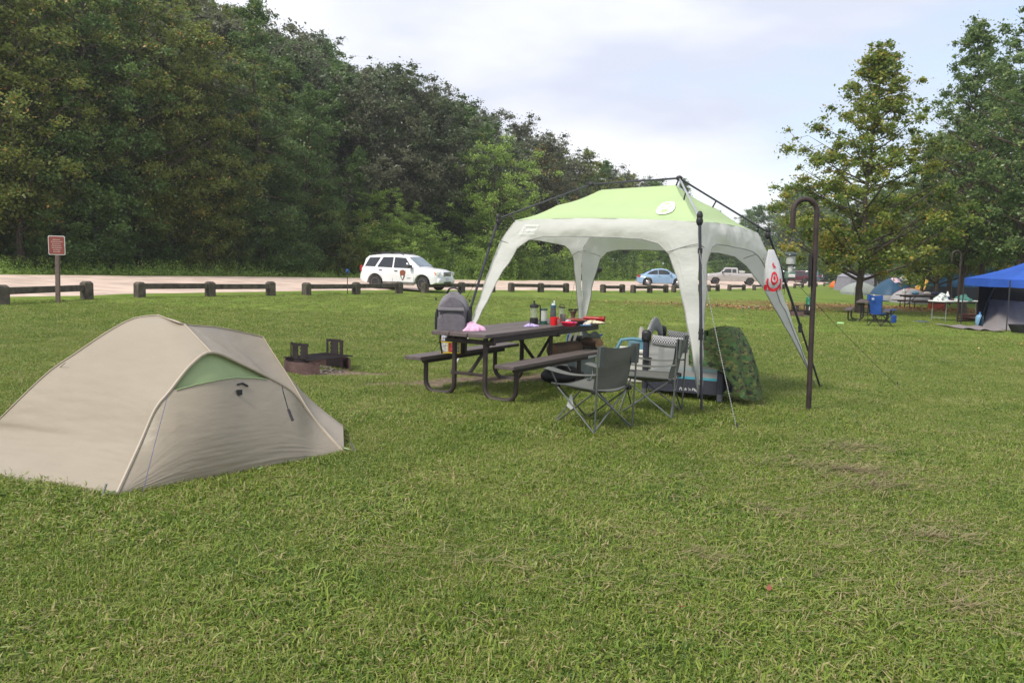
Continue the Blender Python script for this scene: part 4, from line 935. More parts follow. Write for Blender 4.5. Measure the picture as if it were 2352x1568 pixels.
    for a, b in (((L1, N0)), ((N0, R1)), ((R1, R2))):
        m = MB(); m.tube([lerp(a, b, i/10)+Vector((0, .0, .012)) for i in range(11)], .004, 5); m.build('base_hem', mat('hem_green', (.08, .16, .07)), r, W=True)
    ve = door(.53, .70, .02); m = MB(); m.box(ve, (.04, .02, .04), Matrix.Rotation(R(35), 3, 'Z')); m.build('velcro_tab', BLK, r, W=True)
    m = MB(); m.tube([door(.53, .77, .012), door(.55, .80, .012), door(.57, .79, .012)], .008, 5); m.build('zip_pull', BLK, r, W=True)
    z0, z1, z2 = at(650, 898, 6.5), at(662, 940, 6.45), at(672, 966, 6.42)
    m = MB(); m.tube([at(648, 884, 6.6), z0, z1], .004, 4); m.tube([z1, z2], .012, 5); m.build('toggle_cord', BLK, r, W=True)
    c0, c1 = at(385, 909, 5.82), at(326, 1130, 5.45); m = MB(); m.tube([c0, lerp(c0, c1, .5), G(326, 1138)], .0025, 4); m.build('guy_cord', mat('blue_cord', (.12, .13, .25), .6), r, W=True)
    c0, c1 = at(150, 833, 6.5), G(-30, 985); m = MB(); m.tube([c0, c1], .0025, 4); m.build('guy_cord', mat('dark_cord', (.03, .05, .03), .6), r, W=True)
    AL = mat('stake_metal', (.5, .5, .5), .3, .9)
    for a, d in ((N0, (-.06, -.07)), (R1, (.1, -.02))):
        m = MB(); m.bar(a+Vector((d[0], d[1], .0)), a+Vector((d[0]*.6, d[1]*.6, .1)), .018, .008); m.build('stake', AL, r, W=True)
        m = MB(); m.tube([a+Vector((0, 0, .04)), a+Vector((d[0]*.5, d[1]*.5, .03))], .008, 5); m.build('stake_loop', GRN, r, W=True)
    m = MB(); b = G(598, 1082); m.bar(b+Vector((-.02, 0, .02)), b+Vector((.02, -.02, .035)), .02, .008); m.build('stake_loop', mat('lime_webbing', (.35, .6, .25), .6), r, W=True)
tan_tent()

# ---------------------------------------------------------------- shelter
FAB = mat('pale_grey_fabric', (.74, .74, .70), .55, var=.03, vs=2, bump=.8, bs=4.5, spec=.3, tr=.42, stretch=(1, 1, 1.8))
LIME = mat('lime_fabric', (.54, .69, .35), .5, var=.02, vs=2, bump=.2, bs=4, spec=.3, tr=.3)
POLE = mat('dark_pole', (.045, .045, .055), .4, .3, .1); HEM = mat('grey_hem', (.30, .30, .28), .6); SILP = mat('bare_pole', (.5, .5, .52), .3, .8)
def shelter():
    Fb, Rb, Lb = G(1610, 949), G(1883, 889), G(1038, 859); Bb = G(1334, 829)
    hF, hL, hR = at(1604, 500, 9.5), at(1152, 503, 11.77), at(1757, 533, 11.38)
    hB = Bb.lerp((Fb+Rb+Lb+Bb)/4, .12); hB.z = hL.z+.0
    r1, r2 = at(1560, 413, 10.95), at(1358, 427, 11.93)
    eF, eL, eR = at(1603, 509, 9.53), at(1183, 506, 11.74), at(1739, 534, 11.38); eB = hB.lerp((hL+hR)/2, .06)+Vector((0, 0, -.06))
    sF, sL, sR, sB = at(1604, 560, 9.46), at(1149, 552, 11.84), at(1762, 578, 11.36), at(1337, 575, Bb.y-.35)
    f1, f2 = at(1552, 425, 10.98), at(1380, 436, 11.88)
    bF, bL, bR, bB = at(1608, 884, 9.35), Lb+(Vector((.02, 0, .04))), Rb+Vector((-.08, 0, .05)), Bb+Vector((0, 0, .05))
    r = thing('pop_up_shelter', 'pale grey pop-up shelter with a lime green roof standing over the picnic table', 'shelter', (Fb+Rb+Lb+Bb)/4)
    # lime roof
    def roofm(a, b, c, d, nu=26, nv=12):
        """a,b eave (left,right); d,c ridge above them"""
        m = MB()
        def fn(u, v):
            p = a.lerp(b, u).lerp(d.lerp(c, u), v); k = math.sin(math.pi*v)
            z = .035*math.sin(math.pi*u)*(1-v) - .028*abs(math.sin(2*math.pi*v)) - .07*math.sin(math.pi*u)*k
            return p+Vector((0, 0, z))
        m.grid(fn, nu, nv); return m, fn
    roof = []
    for a, b, c, d in ((eL, eF, f1, f2), (eF, eR, f1, f1), (eR, eB, f2, f1), (eB, eL, f2, f2)):
        m, fn = roofm(a, b, c, d); o = m.build('roof_panel', LIME, r, W=True, ang=80); roof.append((o, fn))
    # white wall with arched openings
    def wb(sd): return float(np.interp(sd, [0, .015, .06, .11, .2, .29, .45, .62, .9, 1.4], [0, .12, .5, .78, 1.15, 1.47, 1.78, 1.90, 1.945, 1.955]))
    corners = {'F': (eF, sF, bF), 'L': (eL, sL, bL), 'R': (eR, sR, bR), 'B': (eB, sB, bB)}
    def cpt(k, z):
        e, s, b = corners[k]
        if z >= s.z: t = (z-s.z)/max(1e-4, e.z-s.z); return s.lerp(e, min(t, 1))
        return b.lerp(s, max(0, (z-b.z)/(s.z-b.z)))
    def wall(ka, kb, bulge):
        ea, eb = corners[ka][0], corners[kb][0]; W_ = ((corners[ka][2]-corners[kb][2]).length)
        ss = sorted(set([0, .004, .01, .02, .04, .06, .085, .11, .14, .17, .2, .24, .29, .34, .39, .45, .53, .62, .75, .9, 1.15]+[1.15+i*(W_-2.3)/24 for i in range(1, 24)]))
        ss = [s for s in ss if s < W_/2]; ss = ss+[W_/2]+[W_-s for s in ss[::-1]]
        m = MB(); V = []; nv = 26; hem = []; gz = lambda t: tz(Fb.x, Fb.y)*(1-t)+tz(Bb.x, Bb.y)*t
        for s in ss:
            t = s/W_; zt = lerp(ea.z, eb.z, t); z0 = lerp(corners[ka][2].z, corners[kb][2].z, t); g = lerp(Vector((0, 0, tz(corners[ka][2].x, corners[ka][2].y))), Vector((0, 0, tz(corners[kb][2].x, corners[kb][2].y))), t).z
            zb = max(g+wb(min(s, W_-s)), z0 if min(s, W_-s) < .02 else -9)
            zb = min(zb, zt-.05)
            for j in range(nv+1):
                v = j/nv; z = zb+(zt-zb)*v
                fa, fb_ = cpt(ka, z-(lerp(ea.z, eb.z, t)-ea.z)), cpt(kb, z-(lerp(ea.z, eb.z, t)-eb.z)); p = fa.lerp(fb_, t)
                p.z = z+(.035*math.sin(math.pi*t)*max(0, 1-(zt-z)/.25)); p = p+bulge*(.04*math.sin(math.pi*t)*math.sin(math.pi*v)+.026*mnoise.noise(Vector((s*2.2+z*1.6, z*4.5-s*1.1, W_)))+.012*mnoise.noise(Vector((s*6-z*7, z*9, W_+5))))
                V.append(p)
                if j == 0: hem.append(p)
        n = len(ss); F_ = [(i*(nv+1)+j, (i+1)*(nv+1)+j, (i+1)*(nv+1)+j+1, i*(nv+1)+j+1) for i in range(n-1) for j in range(nv)]
        m.add(V, F_); o = m.build('wall_panel', FAB, r, W=True, ang=80)
        h = MB(); h.tube(hem, .007, 5); h.build('hem', HEM, o if False else r, W=True)
        # seam joining leg flap and valance
        for k0, far in ((ka, 0), (kb, 1)):
            e, s_, b = corners[k0]; q = []
            for i in range(7):
                sd = .47*i/6; t = sd/W_ if not far else 1-sd/W_; z = s_.z-.10*(i/6)**1.3; q.append(cpt(ka, z).lerp(cpt(kb, z), t)+bulge*.012)
            for x in q: x.z = x.z
            h = MB(); h.tube(q, .005, 4); h.build('seam', HEM, r, W=True)
        return lambda s, z: cpt(ka, z-(lerp(ea.z, eb.z, s/W_)-ea.z)).lerp(cpt(kb, z-(lerp(ea.z, eb.z, s/W_)-eb.z)), s/W_)+bulge*(.04*math.sin(math.pi*s/W_)+.02)
    nLF = Vector((-.67, -.74, 0)); 
    fLF = wall('L', 'F', nLF); wall('F', 'R', Vector((.7, -.7, 0))); wall('R', 'B', Vector((.67, .74, 0))); wall('B', 'L', Vector((-.7, .7, 0)))
    # frame
    for b, h, s in ((Fb, hF, sF), (Lb, hL, sL), (Rb, hR, sR), (Bb, hB, sB)):
        c = (Fb+Rb+Lb+Bb)/4; o_ = Vector((b.x-c.x, b.y-c.y, 0)).normalized()*.045
        b0 = b+o_*.6; mid = b0.lerp(h+o_, .42)
        m = MB(); m.tube([b0+Vector((0, 0, -.05)), mid], .015, 8); m.tube([mid, h+o_], .018, 8); leg = m.build('leg_pole', POLE, r, W=True)
        m = MB(); m.tube([mid-Vector((0, 0, .10)), mid+Vector((0, 0, .03))], .026, 8); m.box(mid+Vector((0, 0, -.02)), (.05, .05, .03)); x = b0.lerp(h+o_, .83); m.tube([x-Vector((0, 0, .03)), x+Vector((0, 0, .03))], .027, 8); m.build('pole_collar', BLK, r, W=True)
        m = MB(); m.ball(h+o_+Vector((0, 0, .02)), (.036, .036, .055)); m.ball(h+o_+Vector((0, 0, -.04)), (.040, .040, .06)); m.build('corner_joint', BLK, r, W=True)
    up = Vector((0, 0, .02))
    for i, (a, b, mt) in enumerate(((hL, r2, POLE), (hB, r2, POLE), (hR, r1, POLE), (hF, r1, SILP), (r1, r2, POLE))):
        m = MB(); m.tube([a+up, b+up], .013, 7); m.build('roof_pole', mt, r, W=True)
    for a in (r1, r2): m = MB(); m.ball(a+up, (.045, .045, .035)); m.build('ridge_joint', BLK, r, W=True)
    for a, b in ((r1, f1), (r2.lerp(r1, .08), f2), (hL.lerp(r2, .1), eL), (hR.lerp(r1, .08), eR), (hR.lerp(r1, .58), eR.lerp(f1, .56)), (hL.lerp(r2, .60), eL.lerp(f2, .52)), (hF.lerp(r1, .62), eF.lerp(f1, .6))):
        m = MB(); m.tube([a+up, b-Vector((0, 0, .02))], .010, 6); m.build('clip', BLK, r, W=True)
    # lantern emblem on the roof (white oval cut by a lantern outline)
    fn = roof[0][1]; WPR = mat('white_print', (.86, .88, .84), .5, var=.02)
    c0 = Vector((.862, .40)); 
    def rp(a, b, off=.006):
        b *= .68; a += .16*b; u = c0.x+a; v = c0.y+b; p = fn(u, v); e1 = fn(u+.01, v)-p; e2 = fn(u, v+.01)-p; n = e1.cross(e2).normalized(); n = n if n.z > 0 else -n; return p+n*off
    def oval(k, n=36): return [(.058*k*math.cos(2*math.pi*i/n)+.0*k, .235*k*math.sin(2*math.pi*i/n)) for i in range(n)]
    def flat(polys, mt, off, par, nm):
        m = MB()
        for P in polys:
            cx_ = (sum(a for a, b in P)/len(P), sum(b for a, b in P)/len(P)); m.add([rp(*cx_, off)]+[rp(a, b, off) for a, b in P], [(0, i+1, (i+1) % len(P)+1) for i in range(len(P))])
        return m.build(nm, mt, par, False, W=False) if par is not r else m.build(nm, mt, r, False, W=True)
    m = MB(); V = []
    for q in range(9): V += [rp(a, b, .014) for a, b in oval(q/8+1e-4)]
    m.add(V, [(q*36+i, q*36+(i+1) % 36, (q+1)*36+(i+1) % 36, (q+1)*36+i) for q in range(8) for i in range(36)]); em = m.build('roof_emblem', WPR, r, W=True, ang=80)
    sq = lambda x0, y0, x1, y1: [(x0, y0), (x1, y0), (x1, y1), (x0, y1)]
    m = MB(); P = [[(-.022, -.12), (.022, -.12), (.018, -.035), (-.018, -.035)], sq(-.03, -.15, .03, -.135), [(-.02, .10), (.02, .10), (.012, .14), (-.012, .14)], sq(-.030, -.012, -.020, .075), sq(.020, -.012, .030, .075)]
    for i in range(10):
        a = 2*math.pi*i/10+.3; ca, sa = math.cos(a), math.sin(a)
        P.append([(.036*ca-.002*sa, .146*sa+.006*ca), (.058*ca-.002*sa, .235*sa+.006*ca), (.058*ca+.002*sa, .235*sa-.006*ca), (.036*ca+.002*sa, .146*sa-.006*ca)])
    for Q in P:
        cx_ = (sum(a for a, b in Q)/len(Q), sum(b for a, b in Q)/len(Q)); m.add([rp(*cx_, .020)]+[rp(a, b, .020) for a, b in Q], [(0, i+1, (i+1) % len(Q)+1) for i in range(len(Q))])
    m.v = [tuple(Vector(p)-r.location) for p in m.v]; m.build('emblem_lantern', LIME, em, False)
    # maker's name in a rounded frame on the valance, left end
    zc = 2.03+tz(Lb.x, Lb.y); s0 = .36
    tm = text_mesh('Coleman', .078); xs = [p[0] for p in tm[0]]; w_ = max(xs)-min(xs)
    m = MB(); lp = lambda a, b, off: fLF(s0+a, zc+b)+nLF*off
    m.add([lp(p[0]-min(xs)+.03+p[1]*.0, p[1]-.03, .012) for p in tm[0]], tm[1])
    def strip(a, b, wd=.008):
        d = Vector((b[0]-a[0], b[1]-a[1])); n = Vector((-d.y, d.x)).normalized()*wd/2
        m.add([lp(a[0]-n.x, a[1]-n.y, .012), lp(b[0]-n.x, b[1]-n.y, .012), lp(b[0]+n.x, b[1]+n.y, .012), lp(a[0]+n.x, a[1]+n.y, .012)], [(0, 1, 2, 3)])
    for k in (0, .016):
        x0, x1, y0, y1 = -.0+k, w_+.06-k, -.062+k, .062-k
        for a, b in (((x0, y0), (x1, y0)), ((x1, y0), (x1, y1)), ((x1, y1), (x0, y1)), ((x0, y1), (x0, y0))): strip(a, b, .004)
    m.build('valance_print', WPR, r, False, W=True)
    return (Fb, Rb, Lb, Bb), (sF, sR, sL, sB)
def text_mesh(s, size):
    cu = bpy.data.curves.new('t', 'FONT'); cu.body = s; cu.size = size; cu.resolution_u = 3; ob = bpy.data.objects.new('t', cu); COL.objects.link(ob)
    dg = bpy.context.evaluated_depsgraph_get(); me = bpy.data.meshes.new_from_object(ob.evaluated_get(dg))
    V = [tuple(v.co) for v in me.vertices]; F = [tuple(p.vertices) for p in me.polygons]
    bpy.data.objects.remove(ob); bpy.data.curves.remove(cu); bpy.data.meshes.remove(me); return V, F
(cF, cR, cL, cB), (shF, shR, shL, shB) = shelter()
def rope(name, label, a, b, rad, mt, dots=None, stake=True):
    r = thing(name, label, 'rope', b); m = MB(); n = 40; P = [a.lerp(b, i/n)-Vector((0, 0, .03*math.sin(math.pi*i/n))) for i in range(n+1)]
    m.tube(P, rad, 6); m.build('line', mt, r, W=True)
    if dots:
        m = MB()
        for i in range(0, 110): 
            q = a.lerp(b, (i+.3)/110)-Vector((0, 0, .03*math.sin(math.pi*(i+.3)/110))); q2 = a.lerp(b, (i+.75)/110)-Vector((0, 0, .03*math.sin(math.pi*(i+.75)/110))); m.tube([q, q2], rad*1.15, 6)
        m.build('white_fleck', dots, r, W=True)
    if stake: m = MB(); m.bar(b+Vector((0, 0, -.05)), b+Vector((0, .02, .07)), .012, .012); m.build('stake', BLK, r, W=True)
rope('guy_rope', 'black and white flecked guy rope slanting down in front of the blanket', at(1606, 575, 9.38), G(1693, 988), .0042, BLK, mat('rope_white', (.42, .42, .40), .7))
rope('guy_rope', 'thin dark guy rope running from the right leg of the shelter to the lawn', shR+Vector((.02, 0, -.02)), G(2062, 887), .003, BLK)
rope('guy_rope', 'thin guy rope staked behind the backpack left of the shelter', shL+Vector((-.02, 0, -.02)), G(992, 812), .003, BLK)
rope('guy_rope', 'thin guy rope behind the back leg of the shelter', shB+Vector((-.02, 0, -.02)), G(1300, 742), .003, BLK)

# ---------------------------------------------------------------- picnic table
PLK = mat('brown_plank', (.105, .082, .078), .55, var=.22, vs=3, bump=.25, bs=30, stretch=(1, 6, 6), spec=.4)
PLKD = mat('brown_frame', (.042, .031, .028), .5, var=.3, vs=6, bump=.2)
def picnic(name, label, loc, rz, L=3.0, frames=None, bench=None, wd=.78, sh=.43, group=None):
    """long axis along local x; loc is the point of the ground under the middle of the top"""
    r = thing(name, label, 'table', loc, rz, group); frames = frames or (-L*.33, L*.33); b0, b1 = bench or (-L*.485, L*.485)
    for i in range(3):
        m = MB(); pw = wd/3; m.box((0, -pw+pw*i, .735), (L, pw-.010, .045)); m.build('tabletop_plank', PLK, r, False, .006)
    bo = wd/2+.26; lg = .22
    for s in (-1, 1):
        m = MB(); m.box(((b0+b1)/2, s*bo, sh), (b1-b0, .25, .042)); m.build('bench_seat', PLK, r, False, .006)
        m = MB(); m.box(((b0+b1)/2, s*bo, sh-.05), ((b1-b0)*.8, .06, .06)); m.build('bench_rail', PLKD, r, bevel=.004)
        m = MB(); m.box(((-L*.42+L*.46)/2, s*(wd/2-.07), .675), (L*.88, .045, .075)); m.build('top_rail', PLKD, r, bevel=.004)
    for x in frames:
        for s in (-1, 1):
            m = MB(); c = .13; P = [(x, s*lg, .70), (x, s*lg, .17)]+[(x, s*(lg+c*(1-math.cos(R(a)))), .165-c*math.sin(R(a))) for a in (20, 45, 70, 90)]
            P += [(x, s*(bo-c*(1-math.cos(R(a)))), .165-c*math.sin(R(a))) for a in (90, 70, 45, 20)]+[(x, s*bo, .17), (x, s*bo, sh-.02)]
            m.tube([(a, b, c_-.035) if c_ < .2 else (a, b, c_) for a, b, c_ in P], .029, 8); m.build('leg_frame', PLKD, r)
        m = MB(); m.box((x, 0, .64), (.05, wd*.9, .05)); m.box((x, 0, .26), (.04, .44, .035)); m.build('cross_bar', PLKD, r, bevel=.004)
        for e in ((1,) if x == frames[0] else (-1, 1)):
            m = MB(); m.tube([(x, 0, .27), (x+e*.10, 0, .34), (x+e*.50, 0, .66)], .022, 6); m.build('brace', PLKD, r)
    return r
_gz = tz(0, 9.6)
def _op(u, v, z):
    d = ray(u, v); k = (z-EYE)/d.z; return Vector((d.x*k, d.y*k, z))
P0, P1, P2 = _op(996, 759, _gz+.757), _op(1116, 771, _gz+.757), _op(1391, 738, _gz+.757)
ax_ = (P2-P1); tl_ = ax_.length; ax_.normalize(); trz = math.atan2(ax_.y, ax_.x); wd_ = .77; pn = Vector((-ax_.y, ax_.x, 0))
c2 = (P1+P2)/2+pn*wd_/2; c2.z = tz(c2.x, c2.y); gz = c2.z; print('table', tl_, gz)
TBL = picnic('picnic_table', 'brown plank picnic table under the shelter, loaded with cooking gear', c2, trz, tl_, (-tl_/2+.24, -tl_/2+1.74), (-tl_/2-.02, -tl_/2+2.15), wd_, .415)
TZ = gz+.758
def on_table(u, v):       # point of the table top seen at a pixel
    d = ray(u, v); k = (TZ-EYE)/d.z; return Vector((d.x*k, d.y*k, TZ))
def on_plane(u, v, z):
    d = ray(u, v); k = (z-EYE)/d.z; return Vector((d.x*k, d.y*k, z))

# ---------------------------------------------------------------- things on the table
def cloth_heap(name, label, cat, p, rx, ry, h, mt, seed=1, rz=0):
    rnd = random.Random(seed); ph = [rnd.uniform(0, 6) for _ in range(6)]; m = MB(); n, k = 40, 14
    def f(u, v):
        a = u*2*math.pi; q = v; rr = (1+.16*math.sin(3*a+ph[0])+.12*math.sin(5*a+ph[1])+.07*math.sin(9*a+ph[2]))
        fold = .55+.45*abs(math.sin(4*a+ph[3]+q*4))*abs(math.cos(3*q*3+ph[4]+2*math.sin(a)))
        z = h*(1-q**1.7)*(.65+.35*fold)+(.01 if q < .99 else .002)
        x, y = rx*q*rr*math.cos(a), ry*q*rr*math.sin(a); c, s = math.cos(rz), math.sin(rz)
        return Vector((x*c-y*s+.12*rx*math.sin(q*7+ph[5]), x*s+y*c, z))
    m.grid(f, n, k); o = m.build(name, mt, None, True, ang=80); o.location = p; return tag(o, label, cat)
# grey backpack on the end of the table
bp = on_table(1040, 757)
r = thing('grey_backpack', 'grey backpack standing upright on the left end of the table', 'backpack', bp, R(-6))
GREY = mat('grey_canvas', (.125, .115, .128), .85, var=.12, vs=20, bump=.3, bs=60); GREYL = mat('light_grey_canvas', (.20, .188, .20), .85, var=.1, vs=20, bump=.3)
def pack(w, d, h, x0, y0, z0, top=.12, n=20):
    m = MB(); rings = []
    for i in range(9):
        f = i/8; z = h*f; k = 1 if f < .65 else math.sqrt(max(0, 1-((f-.65)/.36)**2))*.62+.38*(1-(f-.65)/.36*.9); kd = 1-.35*max(0, f-.55)
        ring = []
        for j in range(n):
            a = 2*math.pi*j/n; c, s = math.cos(a), math.sin(a); e = .5; ring.append(Vector((x0+w/2*k*math.copysign(abs(c)**e, c)*(1-.10*f*(1-f)), y0+d/2*kd*math.copysign(abs(s)**e, s), z0+z)))
        rings.append(ring)
    V = [p for q in rings for p in q]; F = [(i*n+j, i*n+(j+1) % n, (i+1)*n+(j+1) % n, (i+1)*n+j) for i in range(8) for j in range(n)]+[tuple(range(n))[::-1], tuple(range(8*n, 9*n))]
    return m.add(V, F)
HP = .445
pack(.37, .17, HP, 0, .04, 0).build('body', GREYL, r); pack(.33, .10, HP*.86, 0, -.06, 0).build('front_pocket', GREY, r)
pack(.34, .06, HP*.50, 0, -.10, 0).build('lower_pocket', GREY, r)
m = MB(); m.box((0, -.135, .225), (.29, .012, .018)); m.tube([(-.12, -.14, .22), (-.12, -.145, .18)], .005, 4); m.build('zip', BLK, r)
m = MB(); m.box((0, -.130, .25), (.31, .014, .035)); m.build('pocket_band', GREYL, r, bevel=.004)
for s in (-1, 1): pack(.05, .15, .24, s*.19, .03, 0).build('side_pocket', BLK, r)
m = MB(); m.tube([(-.085, .03, HP-.02), (-.05, .02, HP+.035), (0, .015, HP+.05), (.05, .02, HP+.035), (.085, .03, HP-.02)], .012, 6); m.build('carry_handle', BLK, r)
m = MB(); m.tube([(-.19, .0, .36), (-.215, .0, .37), (-.2, .0, .34)], .008, 5); m.tube([(.185, .0, .36), (.205, 0, .35), (.19, 0, .33)], .008, 5); m.build('side_strap', BLK, r)
m = MB(); m.tube([(-.15, .14, .3), (-.17, .15, .0), (-.18, .15, -.15), (-.15, .13, -.3)], .012, 5); m.build('shoulder_strap', BLK, r)
o = cloth_heap('pink_cloth', 'crumpled pale pink cloth beside the backpack', 'cloth', on_table(1084, 759), .13, .085, .10, mat('pink_cotton', (.72, .42, .58), .85, var=.12, vs=14, bump=.4, bs=30), 4)
# food bag on the far bench
q = on_plane(1040, 812, gz+.428); r = thing('photo_print_tote', 'shopping tote printed with yellow framed pictures of food, on the far bench', 'bag', q, R(-8))
m = MB(); m.box((0, .06, .15), (.30, .2, .30)); m.build('bag_body', BLK, r, bevel=.02)
YEL = mat('yellow_print', (.75, .55, .03), .6); 
m = MB()
for z in (.015, .145, .285): m.box((-.02, -.045, z), (.25, .008, .010))
for x in (-.14, -.05, .02, .10): m.box((x, -.045, .15), (.008, .008, .27))
m.build('yellow_frame', YEL, r)
pc = [(.55, .55, .5), (.35, .05, .05), (.2, .22, .14), (.5, .5, .58), (.3, .32, .25), (.5, .04, .05), (.45, .45, .42), (.1, .14, .3)]
for i, (x, w_) in enumerate(((-.095, .075), (-.015, .055), (.06, .07))):
    for j, z in enumerate((.08, .215)):
        m = MB(); m.box((x, -.043, z), (w_, .006, .11)); o = m.build('picture', mat('print%d' % (i+3*j), pc[(i+3*j) % 8], .5, var=.7, vs=30), r)
tm = text_mesh('Choice', .032); m = MB(); m.add([(p[0]-.065, -.0475, p[1]+.20) for p in tm[0]], tm[1]); m.build('printed_word', WHP, r, False)
# coffee press
GLS = mat('clear_glass', (.42, .46, .38), .05, var=.03, alpha=.35, spec=.8); GLS2 = mat('frosted_glass', (.6, .62, .58), .3, var=.1, alpha=.6)
p = on_table(1226, 744); r = thing('coffee_press', 'glass coffee press with black lid and base, leftmost of the gear on the table', 'coffee press', p)
m = MB(); m.lathe([(.052, 0), (.055, .01), (.052, .085), (.049, .085)], n=20); m.build('base', BLK, r)
m = MB(); m.lathe([(.048, .01), (.048, .215)], n=20); m.build('beaker', GLS, r)
m = MB(); m.lathe([(.056, .215), (.058, .235), (.05, .255), (.02, .268), (.008, .275), (.006, .285)], n=20); m.ball((0, 0, .295), .014, 10, 6); m.build('lid', BLK, r)
m = MB(); m.tube([(0, 0, .07), (0, 0, .215)], .003, 5); m.build('plunger', CHR, r)
m = MB(); m.tube([(.05, 0, .245), (.075, 0, .245), (.082, 0, .23), (.082, 0, .05), (.05, 0, .045)], .008, 6); m.build('handle', BLK, r)
# small green based lantern
GRNP = mat('dark_green_plastic', (.015, .06, .045), .35)
p = on_table(1248, 744); r = thing('table_lantern', 'small clear lantern with dark green base and top beside the coffee press', 'lantern', p)
m = MB(); m.lathe([(.065, 0), (.065, .008), (.052, .015), (.050, .04), (.04, .045)], n=20); m.build('base', GRNP, r)
m = MB(); m.lathe([(.046, .04), (.049, .08), (.046, .09), (.049, .12), (.046, .13), (.047, .185)], n=20); m.build('globe', GLS2, r)
m = MB(); m.lathe([(.052, .185), (.054, .195), (.045, .205), (.01, .207)], n=20); m.build('top', GRNP, r)
# water bottle
p = on_table(1270, 741); r = thing('water_bottle', 'tall smoky grey water bottle with a blue collar and clear spout', 'bottle', p)
m = MB(); m.lathe([(.036, 0), (.04, .01), (.04, .12), (.036, .17), (.034, .2)], n=18); m.build('body', mat('smoke_plastic', (.07, .075, .08), .25, var=.2, vs=8, stretch=(1, 1, .2)), r)
m = MB(); m.lathe([(.037, .2), (.038, .23), (.03, .24)], n=18); m.build('collar', mat('steel_blue', (.05, .11, .17), .4), r)
m = MB(); m.lathe([(.03, .24), (.02, .25), (.01, .255)], n=14); m.box((.01, 0, .275), (.02, .02, .045)); m.tube([(-.012, 0, .25), (-.02, 0, .27), (-.01, 0, .268)], .004, 5); m.build('spout', mat('clear_plastic', (.62, .68, .7), .2), r, bevel=.003)
# red mug
RED = mat('red_plastic', (.62, .015, .02), .3, var=.05); PINK = mat('coral_plastic', (.78, .035, .10), .35, var=.05)
p = on_table(1271, 745)+Vector((0, -.12, 0)); r = thing('red_mug', 'red plastic mug in front of the water bottle', 'mug', p)
m = MB(); m.lathe([(.001, .004), (.042, 0), (.044, .01), (.046, .105), (.043, .105), (.04, .01)], n=20); m.build('cup', RED, r)
m = MB(); m.tube([(.044, 0, .09), (.075, 0, .09), (.08, 0, .075), (.076, 0, .03), (.043, 0, .022)], .006, 6); m.build('handle', RED, r)
p = on_table(1293, 740); r = thing('steel_mug', 'brushed steel mug behind the red mug', 'mug', p)
m = MB(); m.lathe([(.04, 0), (.041, .11), (.037, .11), (.036, .01)], n=18); m.build('cup', mat('brushed_steel', (.32, .29, .28), .3, .8), r); m = MB(); m.tube([(-.04, 0, .09), (-.065, 0, .085), (-.065, 0, .04), (-.04, 0, .03)], .005, 5); m.build('handle', CHR, r)
p = on_table(1290, 731); r = thing('glass_jar', 'clear lidded jar with a black wire handle behind the steel mug', 'jar', p)
m = MB(); m.lathe([(.045, 0), (.045, .14), (.03, .16)], n=16); m.build('jar_body', GLS, r); m = MB(); m.lathe([(.05, .155), (.052, .165), (.03, .17)], n=16); m.tube([(-.035, 0, .17), (-.025, 0, .2), (.025, 0, .2), (.035, 0, .17)], .005, 5); m.build('lid', BLK, r)
p = on_table(1316, 736); r = thing('camp_stove', 'small folding camp stove burner with black pot supports', 'stove', p)
m = MB(); m.lathe([(.03, .0), (.03, .07), (.035, .09), (.055, .13), (.05, .135)], n=14); m.build('burner', mat('dull_brass', (.22, .15, .12), .35, .7), r)
for k in range(4):
    a = k*math.pi/2+.4; m = MB(); m.bar((.02*math.cos(a), .02*math.sin(a), .1), (.07*math.cos(a), .07*math.sin(a), .155), .012, .01); m.bar((.02*math.cos(a), .02*math.sin(a), .155), (.075*math.cos(a), .075*math.sin(a), .155), .012, .018); m.build('pot_support', BLK, r)
# pans, bowl, cloths, torch
p = on_table(1322, 744); r = thing('frying_pan', 'deep black frying pan with a red inside, on the table', 'pan', p, trz)
m = MB(); m.lathe([(.12, .0), (.145, .01), (.155, .055), (.15, .055)], n=28); m.build('pan_wall', mat('black_enamel', (.02, .03, .03), .3), r)
m = MB(); m.grid(lambda u, v: (v*.15*math.cos(u*6.283), v*.15*math.sin(u*6.283), .05+.03*(1-v**2)), 24, 6); m.build('pan_lid', mat('dark_red', (.22, .012, .015), .3), r)
m = MB(); m.tube([(-.15, .0, .05), (-.2, 0, .055), (-.27, 0, .045)], .014, 6); m.build('handle', WHP, r)
p = on_table(1300, 747)+Vector((.03, -.13, 0)); r = thing('coral_bowl', 'shallow coral pink plastic bowl at the front edge of the table', 'bowl', p)
m = MB(); m.lathe([(.001, .006), (.06, 0), (.085, .012), (.108, .05), (.112, .052), (.104, .048), (.08, .016), (.001, .01)], n=28); m.build('bowl_wall', PINK, r)
m = MB(); m.tube([(.02, 0, .03), (.07, .02, .055)], .006, 5); m.build('spoon', mat('purple_plastic', (.12, .06, .35), .4), r)
p = on_table(1362, 736); r = thing('red_torch', 'red tube shaped torch lying at the far end of the table', 'torch', p+Vector((0, 0, .03)), R(-25)); m = MB(); q3 = Matrix(((0, 0, 1), (0, 1, 0), (-1, 0, 0)))
m.lathe([(.028, -.14), (.03, .08), (.03, .10)], n=14, ax=q3); m.build('barrel', mat('deep_red', (.35, .012, .015), .3), r); m = MB(); m.lathe([(.03, .10), (.04, .14), (.04, .17), (.03, .172)], n=14, ax=q3); m.build('head', mat('deep_red', (.35, .012, .015), .3), r)
cloth_heap('striped_towel', 'cream and brown patterned towel beyond the frying pan', 'towel', on_table(1362, 742), .13, .07, .035, mat('cream_towel', (.55, .48, .34), .9, var=.75, vs=28), 8)
